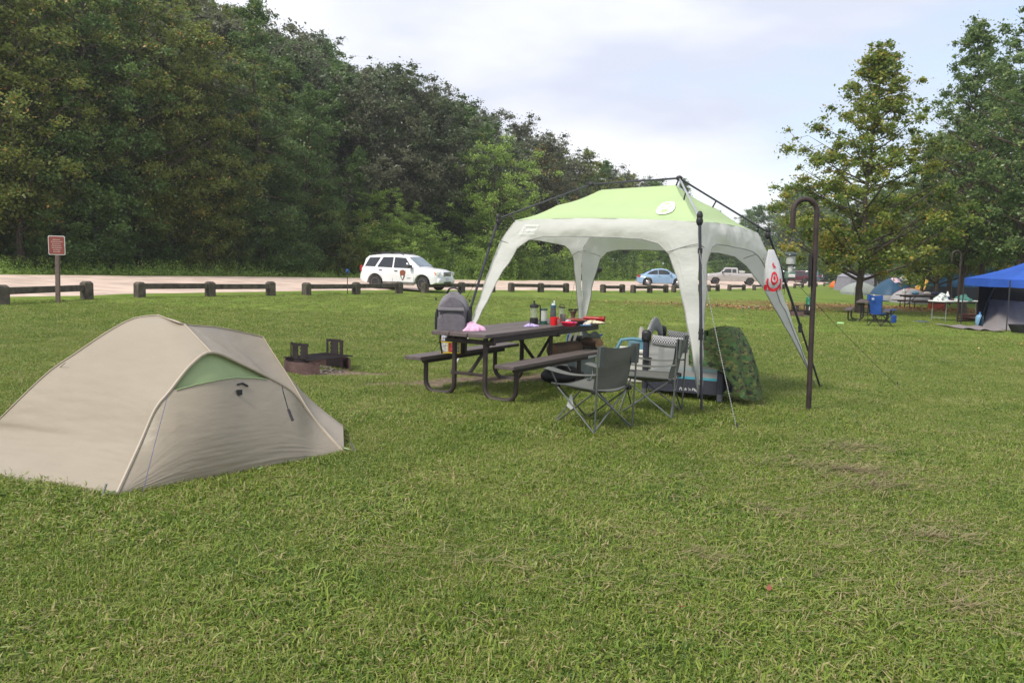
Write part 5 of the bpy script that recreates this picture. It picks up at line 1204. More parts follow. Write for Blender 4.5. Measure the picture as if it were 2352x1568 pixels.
cloth_heap('white_rag', 'white rag bunched between the pan and the coral bowl', 'cloth', on_table(1336, 744)+Vector((0, -.1, 0)), .10, .04, .05, mat('rag', (.62, .55, .52), .9, var=.5, vs=26), 9)
p = on_table(1338, 746)+Vector((.03, -.14, 0)); r = thing('blue_spatula', 'flat blue spatula beside the coral bowl', 'utensil', p, .3); m = MB(); m.box((0, 0, .006), (.15, .03, .008)); m.build('blade', mat('cyan_plastic', (.03, .22, .5), .4), r, bevel=.003)
cloth_heap('purple_sock', 'small white and purple sock bundle near the coffee press', 'sock', on_table(1219, 750), .085, .04, .035, mat('sock', (.40, .32, .55), .9, var=.85, vs=30), 12, .2)

# ---------------------------------------------------------------- under and beside the table
p = G(1360, 868); r = thing('storage_bin', 'grey translucent storage bin under the far end of the table', 'bin', col_at(1322, 11.3), trz)
m = MB(); m.box((0, 0, .15), (.62, .40, .28)); m.build('tub', mat('bin_plastic', (.30, .35, .37), .3, var=.1, alpha=.8), r, bevel=.02); m = MB(); m.box((0, 0, .305), (.66, .44, .03)); m.build('lid', mat('bin_lid', (.55, .56, .56), .4), r, bevel=.01)
BRK = mat('log_bark', (.13, .085, .06), .9, var=.5, vs=7, bump=1.0, bs=18, stretch=(.2, 1, 1)); CUT = mat('cut_wood', (.30, .17, .09), .8, var=.35, vs=20)
pz = r.location.z+.32
def log(loc, rz, L, rad, label, lift=0):
    g = thing('firewood_log', label, 'log', loc, rz); q3 = Matrix(((0, 0, 1), (0, 1, 0), (-1, 0, 0)))
    m = MB(); n = 14; V = []; rn = random.Random(int(L*1000))
    pr = [1+rn.uniform(-.12, .1) for _ in range(n)]
    for x in (-L/2, -L/4, 0, L/4, L/2): V += [(x, rad*pr[j]*math.cos(2*math.pi*j/n)*(1+rn.uniform(-.03, .03)), rad*pr[j]*math.sin(2*math.pi*j/n)) for j in range(n)]
    m.add(V, [(i*n+j, i*n+(j+1) % n, (i+1)*n+(j+1) % n, (i+1)*n+j) for i in range(4) for j in range(n)]); m.build('bark', BRK, g, ang=60)
    m = MB(); m.add([V[j] for j in range(n)]+[V[4*n+j] for j in range(n)], [tuple(range(n)), tuple(range(2*n-1, n-1, -1))]); m.build('cut_end', CUT, g, False)
bl = Vector(r.location)
log(bl+Vector((-.12, -.12, .32+.10)), trz-.1, .62, .095, 'thick rough barked log lying on the storage bin'); log(bl+Vector((-.14, .10, .32+.08)), trz+.15, .55, .075, 'thinner dark log behind the thick one on the bin')
log(bl+Vector((.26, .02, .32+.18)), trz+1.2, .3, .07, 'short split log leaning at the right end of the firewood')
p = col_at(1300, 10.7); r = thing('black_bag', 'black soft bag on the grass under the table', 'bag', p, .2); m = MB(); m.ball((0, 0, .11), (.30, .2, .13), 18, 10); m.build('bag_body', BLK, r); m = MB(); m.tube([(-.2, -.15, .2), (-.12, -.2, .28), (.0, -.2, .27), (.05, -.18, .2)], .01, 5); m.build('handle', mat('grey_web', (.3, .3, .3), .7), r)
# child carrier with blue frame
p = col_at(1340, 12.6); r = thing('carrier_frame_pack', 'child carrier backpack with a blue tube frame and a grey jacket over it', 'backpack', p, -.2); r.scale = (.76,)*3
BLF = mat('blue_frame', (.03, .13, .42), .4); GJ = mat('grey_jacket', (.085, .095, .095), .85, var=.3, vs=10, bump=.5, bs=20)
for x in (-.27, .18, .36):
    m = MB(); m.tube([(x, 0, .02), (x-.02, 0, .4), (x, .05, .7), (x+.05, .1, .74)], .022, 7); m.build('frame_tube', BLF, r)
m = MB(); m.box((-.06, .06, .45), (.34, .2, .5)); m.build('seat_body', BLK, r, bevel=.04)
for x in (-.18, -.08): m = MB(); m.bar((x, -.09, .78), (x-.05, -.12, .6), .05, .015, (0, 1, 0)); m.build('strap', mat('pale_strap', (.55, .5, .46), .7), r, bevel=.004)
m = MB(); m.grid(lambda u, v: ((.02+.36*u)+.02*math.sin(v*9), -.16+.3*abs(v-.35)+.03*math.sin(u*14)*v, .78-.40*v+.03*math.sin(u*11+v*3)), 22, 14, .01); m.build('jacket', GJ, r)
m = MB(); m.bar((-.27, 0, .16), (.38, 0, .16), .02, .02); m.build('cross_tube', BLF, r)

# ---------------------------------------------------------------- folding chairs
CG = mat('chair_nylon', (.135, .138, .122), .6, var=.06, vs=4, bump=.5, bs=6, tr=.2, spec=.4); CGD = mat('chair_band', (.075, .085, .078), .7, var=.1); TUB = mat('chair_tube', (.16, .17, .17), .35, .6, .1)
def camp_chair(name, label, loc, rz, fab, band, tubm, w=.56, back=.86, seat=.43, parts=None, group=None, arm=.585, pocket=True):
    """faces local +Y; origin under the middle of the seat"""
    r = thing(name, label, 'chair', loc, rz, group); hw = w/2; d = .26
    fl = {(-1, -1): (-hw, -d), (1, -1): (hw, -d), (-1, 1): (-hw+.02, d+.02), (1, 1): (hw-.02, d+.02)}
    hub = {k: Vector((v[0]*(.98), v[1]*(.95), seat-.02)) for k, v in fl.items()}; ft = {k: Vector((v[0]*1.02, v[1]*1.06, .015)) for k, v in fl.items()}
    for a, b in (((-1, -1), (1, -1)), ((1, -1), (1, 1)), ((1, 1), (-1, 1)), ((-1, 1), (-1, -1))):
        n = (hub[a]+hub[b])/2; n = Vector((n.x, n.y, 0)).normalized()*.012
        m = MB(); m.tube([hub[a]+n, ft[b]+n], .0085, 7); m.build('cross_tube', tubm, r); m = MB(); m.tube([hub[b]-n, ft[a]-n], .0085, 7); m.build('cross_tube', tubm, r)
    for s in (-1, 1):
        a = Vector((s*(hw+.02), -d-.03, .02)); b = Vector((s*(hw+.03), -d-.05, back)); m = MB(); m.tube([a, b], .0095, 7); m.build('back_post', tubm, r)
        f0 = hub[(s, 1)]; f1 = Vector((s*(hw+.05), d+.03, arm-.02)); m = MB(); m.tube([f0, f0.lerp(f1, .5)+Vector((s*.005, -.02, -.02)), f1], .0085, 7); m.build('arm_post', tubm, r)
        ba = a.lerp(b, (arm-.02)/back)
        def armf(u, v, s=s): 
            p = ba.lerp(f1+Vector((0, .05, .0)), u); wd = .035+.035*u; return p+Vector(((v-.5)*2*wd+ (-s*.01), 0, .018-.03*math.sin(math.pi*u)-.010*abs(v-.5)*2+.012*u))
        m = MB(); m.grid(armf, 14, 4, .004); ar = m.build('armrest', fab, r)
        if pocket and s == 1:
            c = ba.lerp(f1, .72)+Vector((-.01, 0, .0)); m = MB(); m.lathe([(.038, -.12), (.040, .0)], c, 14); m.build('cup_holder', mat('mesh_net', (.03, .03, .03), .8, alpha=.55), ar); m = MB(); m.tube([c+Vector((.044*math.cos(i*.524), .044*math.sin(i*.524), .008)) for i in range(13)], .005, 5); m.build('holder_rim', BLK, ar)
        m = MB(); m.box(hub[(s, -1)]+Vector((0, 0, .0)), (.05, .05, .045)); m.box(hub[(s, 1)], (.045, .045, .04)); m.build('corner_joint', BLK, r, bevel=.008)
    
    def bk(u, v):
        x = -(hw+.035)+(w+.07)*u; k = abs(2*u-1); top = back+.005-.03*math.sin(math.pi*u)
        nar = 1-.16*math.sin(min(1, v*1.05)*math.pi*.5)*(1 if v > 0.35 else v/.35); z = top-(top-seat+.0)*v; y = (-d-.05)+(.09*v)-.035*math.sin(math.pi*u)*(1-.2*v)+.004*math.sin(9*v+4*u)
        return Vector((x*nar if v > .02 else x, y, z-.01*math.sin(math.pi*u)*v))
    m = MB(); m.grid(bk, 20, 18, .003); m.build('backrest', fab, r, ang=80)
    for s in (-1, 1):
        m = MB(); m.grid(lambda u, v: Vector((s*(hw+.045-.085*u), -d-.058+.01*v-.015+(.03*u if u > .5 else .0), back+.003-.2*v)), 4, 4, .022); m.build('post_sleeve', band, r)
    def seatf(u, v):
        x = (2*u-1)*(hw-.0); y = -d*.97+(2*d+.06)*v; k = math.sin(math.pi*u)*math.sin(math.pi*min(1, v*.9+.05)); fr = 1 if v > .93 else 0
        return Vector((x*(1-.03*math.sin(math.pi*v)), y-.015*math.sin(math.pi*u)*(1-v)+(.03*math.sin(math.pi*u) if v > .9 else 0), seat-.0-.05*k-.025*math.sin(math.pi*u)))
    m = MB(); m.grid(seatf, 18, 14, .004); m.build('seat', fab, r, ang=80)
    m = MB(); m.tube([seatf(i/12, 0)+Vector((0, -.0, 0)) for i in range(13)], .007, 5); m.tube([seatf(i/12, 1) for i in range(13)], .007, 5); m.tube([seatf(0, i/8) for i in range(9)], .007, 5); m.tube([seatf(1, i/8) for i in range(9)], .007, 5); m.build('seat_hem', band, r)
    return r
def face(dx, dy): return math.atan2(dy, dx)-math.pi/2
bl_ = on_plane(1363, 1000, 0); bl_ = G(1363, 1000); br_ = G(1454, 986)
f1 = Vector((-.68, .73)); 
c1 = Vector((bl_.x, bl_.y, 0))+Vector((.73, .68, 0))*.28+Vector((f1.x, f1.y, 0))*.27; c1.z = tz(c1.x, c1.y)
camp_chair('camp_chair', 'grey folding camp chair nearest the camera, turned away with a white tag hanging from it', c1, face(*f1), CG, CGD, TUB, .53, group='grey folding chairs by the table')
m = MB(); tp = at(1310, 905, c1.y+.1); r = [o for o in COL.objects if o.name.startswith('camp_chair')][0]
m.add([tp, tp+Vector((.015, 0, 0)), tp+Vector((.04, -.01, -.14)), tp+Vector((.02, .0, -.17)), tp+Vector((-.035, 0, -.12))], [(0, 1, 2, 3, 4)]); m.v = [tuple(r.matrix_basis.inverted() @ Vector(p)) for p in m.v]; m.build('tag', WHP, r, False)
f2 = Vector((-.93, .36)); b2_ = G(1540, 966)
c2_ = Vector((b2_.x, b2_.y, 0))+Vector((.36, .93, 0))*.29+Vector((f2.x, f2.y, 0))*.27; c2_.z = tz(c2_.x, c2_.y)
camp_chair('camp_chair', 'second grey folding camp chair, seen from the side in front of the playpen', c2_, face(*f2), CG, CGD, TUB, .53, group='grey folding chairs by the table')

# ---------------------------------------------------------------- playpen
def dot_mat():
    m = bpy.data.materials.new('dotted_trim'); m.use_nodes = True; nt = m.node_tree; N = nt.nodes.new; LK = nt.links.new; p = nt.nodes['Principled BSDF']; p.inputs['Roughness'].default_value = .7
    tc = N('ShaderNodeTexCoord'); mp = N('ShaderNodeMapping'); mp.inputs['Rotation'].default_value = (0, 0, 0); LK(tc.outputs['UV'], mp.inputs[0])
    v = N('ShaderNodeTexVoronoi'); v.inputs['Scale'].default_value = 1; v.inputs['Randomness'].default_value = 0; v.voronoi_dimensions = '2D'; LK(mp.outputs[0], v.inputs['Vector'])
    c = N('ShaderNodeValToRGB'); c.color_ramp.interpolation = 'CONSTANT'; c.color_ramp.elements[0].color = (.62, .62, .62, 1); c.color_ramp.elements[1].position = .34; c.color_ramp.elements[1].color = (.035, .035, .045, 1)
    LK(v.outputs['Distance'], c.inputs[0]); LK(c.outputs[0], p.inputs['Base Color']); return m
DOT = dot_mat()
def uvgrid(o, nu, nv, su, sv):
    uv = o.data.uv_layers.new(name='uv'); 
    for pl in o.data.polygons:
        for li in pl.loop_indices:
            vi = o.data.loops[li].vertex_index % ((nu+1)*(nv+1)); i, j = vi % (nu+1), vi//(nu+1); a, b = i/nu*su, j/nv*sv; uv.data[li].uv = ((a+b)*.7071, (a-b)*.7071)
PPa, PPb = G(1480, 906), G(1652, 931); dl = Vector((PPb.x-PPa.x, PPb.y-PPa.y, 0)); Lp = dl.length; dl.normalize(); dn = Vector((-dl.y, dl.x, 0)); Dp = .80
print('playpen', Lp)
r = thing('playpen', 'portable playpen with grey mesh sides and black and white dotted rims', 'playpen', (PPa.x, PPa.y, tz(PPa.x, PPa.y)), math.atan2(dl.y, dl.x))
NAVY = mat('navy_canvas', (.028, .030, .042), .75, var=.15, bump=.2); TEAL = mat('teal_trim', (.05, .26, .32), .6); NET = mat('grey_netting', (.36, .36, .35), .8, var=.05, alpha=.62)
H = .74
def rim(a, b, arc):
    a = Vector(a); b = Vector(b); n = Vector(((b-a).y, -(b-a).x, 0)).normalized()
    def f(u, v):
        t = v*2*math.pi; z = H+arc*math.sin(math.pi*u)**.7; c = a.lerp(b, u); return c+n*(.028*math.cos(t))+Vector((0, 0, z-.04+(.065+.3*max(arc-.1, 0))*math.sin(t)))
    m = MB(); m.grid(f, 24, 16); o = m.build('padded_rim', DOT, r); uvgrid(o, 24, 16, (b-a).length/.022, 16); return o
rim((.08, 0, 0), (Lp-.06, 0, 0), -.025); rim((Lp-.06, Dp, 0), (.08, Dp, 0), -.025); rim((0, Dp-.06, 0), (0, .06, 0), .17); rim((Lp, .06, 0), (Lp, Dp-.06, 0), .08)
for x, y in ((0, 0), (Lp, 0), (Lp, Dp), (0, Dp)):
    m = MB(); m.tube([(x, y, .09), (x, y, H)], .04, 8); m.build('corner_post', NAVY, r); m = MB(); m.box((x, y, H+.0), (.11, .11, .15)); m.build('corner_cap', BLK, r, bevel=.035)
    m = MB(); m.tube([(x, y, .0), (x, y, .12)], .035, 8); m.build('foot', mat('foot_grey', (.09, .095, .11), .5), r)
for a, b in (((.04, 0), (Lp-.04, 0)), ((Lp, .04), (Lp, Dp-.04)), ((Lp-.04, Dp), (.04, Dp)), ((0, Dp-.04), (0, .04))):
    a = Vector((*a, 0)); b = Vector((*b, 0)); m = MB(); m.grid(lambda u, v: a.lerp(b, u)+Vector((0, 0, .27+(H-.33)*v)), 8, 6); m.build('mesh_side', NET, r)
    m = MB(); m.grid(lambda u, v: a.lerp(b, u)+Vector((0, 0, .07+.17*v)), 8, 3, .01); m.build('base_panel', NAVY, r); m = MB(); m.grid(lambda u, v: a.lerp(b, u)+Vector((0, 0, .24+.03*v)), 8, 1, .012); m.build('teal_band', TEAL, r)
m = MB(); m.box((Lp/2, Dp/2, .14), (Lp-.08, Dp-.08, .05)); m.build('floor_mat', NAVY, r)
tm = text_mesh("Pack 'n Play", .05); mw = max(p[0] for p in tm[0]); m = MB(); m.add([(Lp-.28-mw+p[0]+p[1]*.25+.02, -.012, .10+p[1]) for p in tm[0]], tm[1]); m.build('lettering', WHP, r, False)
PP = r
def pp(x, y, z): return Vector((PPa.x, PPa.y, r.location.z))+dl*x+dn*y+Vector((0, 0, z))
# camouflage blanket over the right end
def camo():
    m = bpy.data.materials.new('camouflage'); m.use_nodes = True; nt = m.node_tree; N = nt.nodes.new; LK = nt.links.new; p = nt.nodes['Principled BSDF']; p.inputs['Roughness'].default_value = .85
    tc = N('ShaderNodeTexCoord'); mp = N('ShaderNodeMapping'); mp.inputs['Scale'].default_value = (1, 1, 1.5); LK(tc.outputs['Object'], mp.inputs[0]); prev = None
    for i, (s, th, c) in enumerate(((11, .50, (.06, .09, .026)), (13, .56, (.13, .14, .04)), (14, .57, (.018, .028, .014)), (15, .60, (.07, .045, .025)))):
        n = N('ShaderNodeTexNoise'); n.inputs['Scale'].default_value = s; n.inputs['Detail'].default_value = 4; n.noise_dimensions = '4D'; n.inputs['W'].default_value = i*7; LK(mp.outputs[0], n.inputs['Vector'])
        g = N('ShaderNodeMath'); g.operation = 'GREATER_THAN'; g.inputs[1].default_value = th; LK(n.outputs[0], g.inputs[0]); x = N('ShaderNodeMix'); x.data_type = 'RGBA'; LK(g.outputs[0], x.inputs[0])
        if prev: LK(prev, x.inputs[6])
        else: x.inputs[6].default_value = (.05, .11, .03, 1)
        x.inputs[7].default_value = (*c, 1); prev = x.outputs[2]
    LK(prev, p.inputs['Base Color']); b = N('ShaderNodeTexNoise'); b.inputs['Scale'].default_value = 14; bn = N('ShaderNodeBump'); bn.inputs['Distance'].default_value = .03; bn.inputs['Strength'].default_value = .9; LK(tc.outputs['Object'], b.inputs['Vector']); LK(b.outputs[0], bn.inputs['Height']); LK(bn.outputs[0], p.inputs['Normal']); return m
path = [(.55, -.05), (Lp*.7, -.07), (Lp*.88, -.08), (Lp+.03, -.07), (Lp+.14, .02), (Lp+.22, .18), (Lp+.26, .36), (Lp+.24, .55), (Lp+.12, .72), (Lp-.1, .76), (.7, .74)]
def bl(u, v):
    s = u*(len(path)-1); i = min(int(s), len(path)-2); t = s-i; x = lerp(path[i][0], path[i+1][0], t); y = lerp(path[i][1], path[i+1][1], t)
    hem = float(np.interp(u, [0, .08, .2, .3, .36, .42, .55, .66, .8, 1], [.42, .42, .41, .38, .24, .06, .02, .0, .2, .4]))
    top = .80+.085*math.exp(-((u-.50)/.21)**4); z = top+(hem-top)*v
    cx_, cy_ = Lp*.75, Dp/2; out = max(0, min(1, (u-.28)/.2))*max(0, min(1, (.9-u)/.2)); k = v**1.2
    fold = .035*math.sin(u*46+1.5*math.sin(v*3))*v**.7*(.35+out)
    dx, dy = x-cx_, y-cy_; dd = math.hypot(dx, dy); dx /= dd; dy /= dd
    inn = (.045+.08*out)*(1-v)**5*max(out, .45)
    return pp(x+dx*(out*.15*k+fold-inn), y+dy*(out*.12*k+fold-inn), max(z, .02)+.022*mnoise.noise(Vector((u*14, v*4, 3)))+.012*math.sin(u*30+v*9))
m = MB(); m.grid(bl, 110, 30)
def cap(u, v):
    a = bl(u, 0); b = pp(Lp*.72, Dp*.5, .70+.07*math.sin(u*20)); p = a.lerp(b, v); p.z += .035*math.sin(math.pi*v)*math.sin(u*17+2)+.05*math.sin(v*math.pi/2); return p
m.grid(cap, 110, 10); o = m.build('camouflage_blanket', camo(), None, True, ang=80); tag(o, 'green camouflage blanket draped over the right end of the playpen', 'blanket')

# cooler with blue lid handle and cup
p = col_at(1458, 11.35); r = thing('cooler', 'white cooler with a light blue handle standing behind the playpen', 'cooler', p, math.atan2(dl.y, dl.x)+.25)
CW = mat('cooler_white', (.62, .60, .54), .45, var=.05); CB = mat('cooler_blue', (.11, .25, .33), .45)
m = MB(); m.box((.22, 0, .22), (.8, .42, .40)); m.build('body', CW, r, bevel=.03); m = MB(); m.box((.22, 0, .45), (.84, .45, .06)); m.build('lid', CW, r, bevel=.02)
m = MB(); m.box((-.24, 0, .41), (.1, .40, .09)); m.build('end_grip', CB, r, bevel=.03); m = MB(); m.tube([(-.22, -.15, .43), (-.14, -.15, .60), (.0, -.15, .62), (.25, -.15, .60)], .025, 8); m.box((.1, -.1, .53), (.28, .16, .1)); m.build('handle', CB, r)
p2 = p+Matrix.Rotation(r.rotation_euler.z, 3, 'Z')@Vector((.13, -.05, .585)); o = MB(); o.lathe([(.048, 0), (.045, .02), (.034, .17), (.03, .19), (.001, .19)], n=18); o = o.build('upturned_cup', mat('beige_cup', (.52, .49, .42), .5)); o.location = p2; tag(o, 'tall beige cup upside down on the blue handle of the cooler', 'cup')

# ---------------------------------------------------------------- lantern pole, lantern, bag
RUST = mat('rusty_brown_steel', (.042, .029, .026), .6, .2, .35, 8, .25, 50)
def hook_pole(label, base, top, hook_u, top_v, end_v, y, rad, name='lantern_pole', extra=True, group=None):
    b = base; r = thing(name, label, 'pole', b, 0, group)
    pt = at(top[0], top[1], y); he = at(hook_u, end_v, y); ct = at((top[0]+hook_u)/2, top_v, y)
    P = [b+Vector((0, 0, -.1)), b.lerp(pt, .5)]; w2 = (pt-he).xy.length/2; mid = Vector(((pt.x+he.x)/2, y, 0)); zt = ct.z-rad; zc = zt-w2; sx = 1 if he.x > pt.x else -1
    P.append(Vector((pt.x, y, zc)))
    for a in range(10, 181, 17): P.append(Vector((mid.x-sx*w2*math.cos(R(a)), y, zc+w2*math.sin(R(a)))))
    P.append(Vector((he.x, y, he.z)))
    m = MB(); m.tube(P, rad, 12); m.build('pipe', RUST, r, W=True)
    m = MB(); m.tube([he+Vector((0, 0, .04)), he+Vector((0, 0, -.005))], rad*1.12, 12); m.build('end_cap', RUST, r, W=True)
    m = MB(); m.tube([he+Vector((0, 0, .0)), he+Vector((.0, 0, -.04)), he+Vector((-.018, 0, -.085)), he+Vector((-.005, 0, -.105)), he+Vector((.025, 0, -.10)), he+Vector((.03, 0, -.07))], .005 if extra else .01, 6); m.build('hook', BLK, r, W=True)
    return r, he
pb = G(1857, 946)
r, he = hook_pole('tall rusty brown lantern pole with a hooked top in front of the maple', pb, (1872, 560), 1820, 451, 524, pb.y, .031)
a, b = at(1862, 584, pb.y), at(1860, 657, pb.y); m = MB(); m.bar(a+Vector((-.005, -.01, 0)), b+Vector((-.005, -.01, 0)), .05, .022, (1, 0, 0)); m.build('mounting_plate', BLK, r, W=True)
lt = at(1814, 640, pb.y); r = thing('camping_lantern', 'gas camping lantern with a glass globe and green tank hanging from the pole hook', 'lantern', lt); r.scale = (1.25,)*3
LG = mat('lantern_green', (.11, .17, .13), .35, .2, .1)
m = MB(); m.lathe([(.045, 0), (.052, .006), (.052, .055), (.045, .068), (.015, .072)], n=20); m.build('fuel_tank', LG, r)
m = MB(); m.box((0, -.052, .03), (.06, .004, .026)); m.build('tank_label', WHP, r); tm = text_mesh('Coleman', .015); m = MB(); m.add([(q[0]-.03, -.056, q[1]+.025) for q in tm[0]], tm[1]); m.build('label_text', mat('label_red', (.6, .03, .03), .5), r, False)
m = MB(); m.lathe([(.022, .07), (.024, .125)], n=14); m.build('collar', mat('lantern_cream', (.5, .5, .45), .4), r)
m = MB(); m.lathe([(.03, .125), (.042, .13), (.042, .138)], n=18); m.build('globe_ring', BLK, r)
m = MB(); m.lathe([(.040, .138), (.043, .17), (.040, .215)], n=20); m.build('globe', GLS2, r)
m = MB(); m.lathe([(.001, .15), (.016, .155), (.018, .18), (.001, .195)], n=10); m.build('mantle', WHP, r)
m = MB(); m.lathe([(.045, .215), (.062, .222), (.058, .232), (.035, .245), (.02, .25), (.001, .252)], n=22); m.build('hood', mat('hood_dark', (.04, .055, .05), .3, .4), r)
m = MB(); m.ball((-.058, 0, .065), .013, 8, 6); m.ball((.03, -.01, .10), .018, 8, 6); m.tube([(-.058, 0, .065), (-.02, 0, .06)], .004, 5); m.build('knob', CHR, r)
hk = (he+Vector((.01, 0, -.10))-lt)/1.25; m = MB(); m.tube([(-.047, 0, .2), (-.05, 0, .25), tuple(hk), (.05, 0, .25), (.047, 0, .2)], .0015, 4); m.build('bail', CHR, r)
# plastic shopping bag
bt = at(1771, 573, 11.1); bb = at(1777, 666, 11.1); r = thing('shopping_bag', 'white plastic shopping bag with red ring print hanging from the right shelter leg', 'bag', bt)
hh = bt.z-bb.z; PLB = mat('white_poly', (.70, .70, .71), .4, var=.03, vs=8, bump=.5, bs=10, tr=.3)
def bag(u, v):
    a = u*2*math.pi; wd = float(np.interp(v, [0, .12, .3, .6, .85, 1], [.035, .055, .085, .115, .13, .118])); dp = float(np.interp(v, [0, .3, .8, 1], [.012, .03, .06, .03]))
    f = 1+.05*math.sin(7*a+2*v)+.03*math.sin(13*a+5*v)
    return Vector((wd*math.cos(a)*f+.035*v+.02*math.sin(v*3), dp*math.sin(a)*f, -hh*v+(.015*math.sin(3*a) if v > .95 else 0)))
m = MB(); m.grid(bag, 48, 24); V = [bag(i/48, 1) for i in range(48)]; m.add(V, [tuple(range(48))]); m.build('bag_body', PLB, r, ang=80)
def bf(x, z):   # point on the camera side of the bag, x across (-1..1), z down 0..1
    a = math.acos(max(-.97, min(.97, x))); p = bag(1-a/(2*math.pi), z); return p+Vector((0, -.006, 0))
m = MB(); RP = mat('red_print', (.62, .02, .035), .5)
def ring_(cx_, cz, r0, r1, kz, a0=0, a1=360, n=36):
    V = []; 
    for i in range(n+1):
        a = R(a0+(a1-a0)*i/n); w = 1+.06*math.sin(5*a)
        for q in (r0, r1): V.append(bf(cx_+q*w*math.cos(a), cz+q*kz*math.sin(a)))
    m.add(V, [(2*i, 2*i+1, 2*i+3, 2*i+2) for i in range(n)])
ring_(.05, .70, .0, .13, .42); ring_(.05, .71, .25, .40, .42, 0, 360); ring_(.03, .74, .60, .78, .42, -5, 185); ring_(.05, .37, .05, .22, .22, 40, 260, 16); ring_(.15, .46, .08, .25, .2, 180, 330, 14); ring_(-.78, .93, 0, .12, .5); ring_(.82, .93, 0, .12, .5)
m.build('ring_print', RP, r, ang=80)

# ---------------------------------------------------------------- fire ring with grate
def fire_ring(name, label, c, rad, open_dir, h=.17, sc=1, plates=True, group=None):
    RS = mat('rusty_ring', (.105, .062, .055), .8, .1, .45, 5, .4, 30); RSD = mat('sooty_steel', (.030, .022, .022), .6, .2, .4, 6)
    r = thing(name, label, 'fire ring', c, open_dir, group)      # opens towards local +x
    def wall(a0, a1, r_, h_, z0=0, th=.012, n=24):
        m = MB(); m.grid(lambda u, v: (r_*math.cos(R(a0+(a1-a0)*u)), r_*math.sin(R(a0+(a1-a0)*u)), z0+h_*v), n, 2, th); return m
    wall(38, 322, rad, h+.05, -.05).build('ring_wall', RS, r)
    if plates:
        for s in (1, -1):
            rr = rad*.8; zb = .03; zt = .43
            for (a0, a1, zz0, zz1) in ((s*62, s*78, zb, zt), (s*86, s*106, zb, zt), (s*113, s*118, zb, zt), (s*60, s*118, zt-.04, zt), (s*60, s*118, zb, .2)):
                m = MB(); m.grid(lambda u, v: (rr*math.cos(R(a0+(a1-a0)*u)), rr*math.sin(R(a0+(a1-a0)*u)), zz0+(zz1-zz0)*v), 6, 2, .01); m.build('side_plate', RSD, r)
            m = MB()
            for a in (78, 106):
                for k in range(4): q = lambda da, z: (rr*math.cos(R(s*(a+da))), rr*math.sin(R(s*(a+da))), z); z = .2+k*.062; m.add([q(0, z), q(0, z+.05), q(5, z+.05)], [(0, 1, 2)])
            m.build('notch_teeth', RSD, r, False)
        m = MB()
        for i in range(15): x = -.26+i*.04; m.tube([(x, -rad*.86, .21), (x, rad*.86, .21)], .006, 5)
        for y in (-rad*.8, 0, rad*.8): m.tube([(-.28, y, .205), (.32, y, .205)], .008, 5)
        m.tube([(-.1, -rad*.86, .21), (-.1, -rad*1.05, .22)], .014, 6); m.tube([(-.1, rad*.86, .21), (-.1, rad*1.05, .22)], .014, 6); m.build('grate', RSD, r)
    m = MB(); rn = random.Random(4)
    for i in range(60): a = rn.uniform(0, 6.28); q = rad*.9*math.sqrt(rn.random()); m.ball((q*math.cos(a), q*math.sin(a), .01), (rn.uniform(.01, .035), rn.uniform(.01, .03), rn.uniform(.008, .02)), 6, 4)
    m.build('ash', mat('ash', (.20, .17, .15), .95, var=.7, vs=12), r)
    return r
fc = G(713, 860); fc.y += .42; fc.z = tz(fc.x, fc.y)
fire_ring('fire_ring', 'rusty steel fire ring with sooty notched plates and a cooking grate behind the tan tent', fc, .47, R(-35))
# ---------------------------------------------------------------- far campsites on the right
def fabric(name, col, tr=.2, bump=.4): return mat(name, col, .5, var=.08, vs=2, bump=bump, bs=5, tr=tr, spec=.3, stretch=(1, 1, 2))
def dome(name, label, loc, rz, wx, wy, h, fly, skirt, zs=.3, e=.62, door=None, pole=None, stripe=None, group=None, pw=2.1, mesh=None):
    r = thing(name, label, 'tent', loc, rz, group)
    def S(a, z):
        k = max(0, 1-(z/h)**pw)**.62; c, s = math.cos(a), math.sin(a); return Vector((wx/2*k*math.copysign(abs(c)**e, c), wy/2*k*math.copysign(abs(s)**e, s), z))
    if zs > 0:
        m = MB(); m.grid(lambda u, v: S(u*2*math.pi, zs*h*v)*1.0, 40, 5); m.build('tent_wall', skirt, r, ang=80)
    def F(u, v, k=1.015): z = h*(zs+(1-zs)*math.sin(v*math.pi/2)); p = S(u*2*math.pi, min(z, h)); return Vector((p.x*k, p.y*k, p.z+.01))
    m = MB(); m.grid(F, 40, 14); m.build('rainfly', fly, r, ang=80)
    for a0 in (45, 135, 225, 315):
        m = MB(); m.tube([S(R(a0), h*math.sin(i/12*math.pi/2)*.999)*1.02+Vector((0, 0, .01)) for i in range(13)], .014, 5); m.build('pole_sleeve', pole or fly, r)
    if door:
        a0, a1, z0, z1, mt = door
        m = MB(); m.grid(lambda u, v: S(R(a0+(a1-a0)*u), h*(z0+(z1-z0)*v*math.sin(math.pi*(.12+.76*u))))*1.03, 12, 8); m.build('door_panel', mt, r, ang=80)
    if stripe:
        for a0, mt in stripe: m = MB(); m.tube([S(R(a0), h*math.sin(i/12*math.pi/2)*.999)*1.03 for i in range(13)], .05, 5); m.build('stripe', mt, r)
    return r
def by(u, v0, v1, hgt):      # place by base pixel; returns position and metres per pixel there
    p = G(u, v0); return p, p.y/FPX
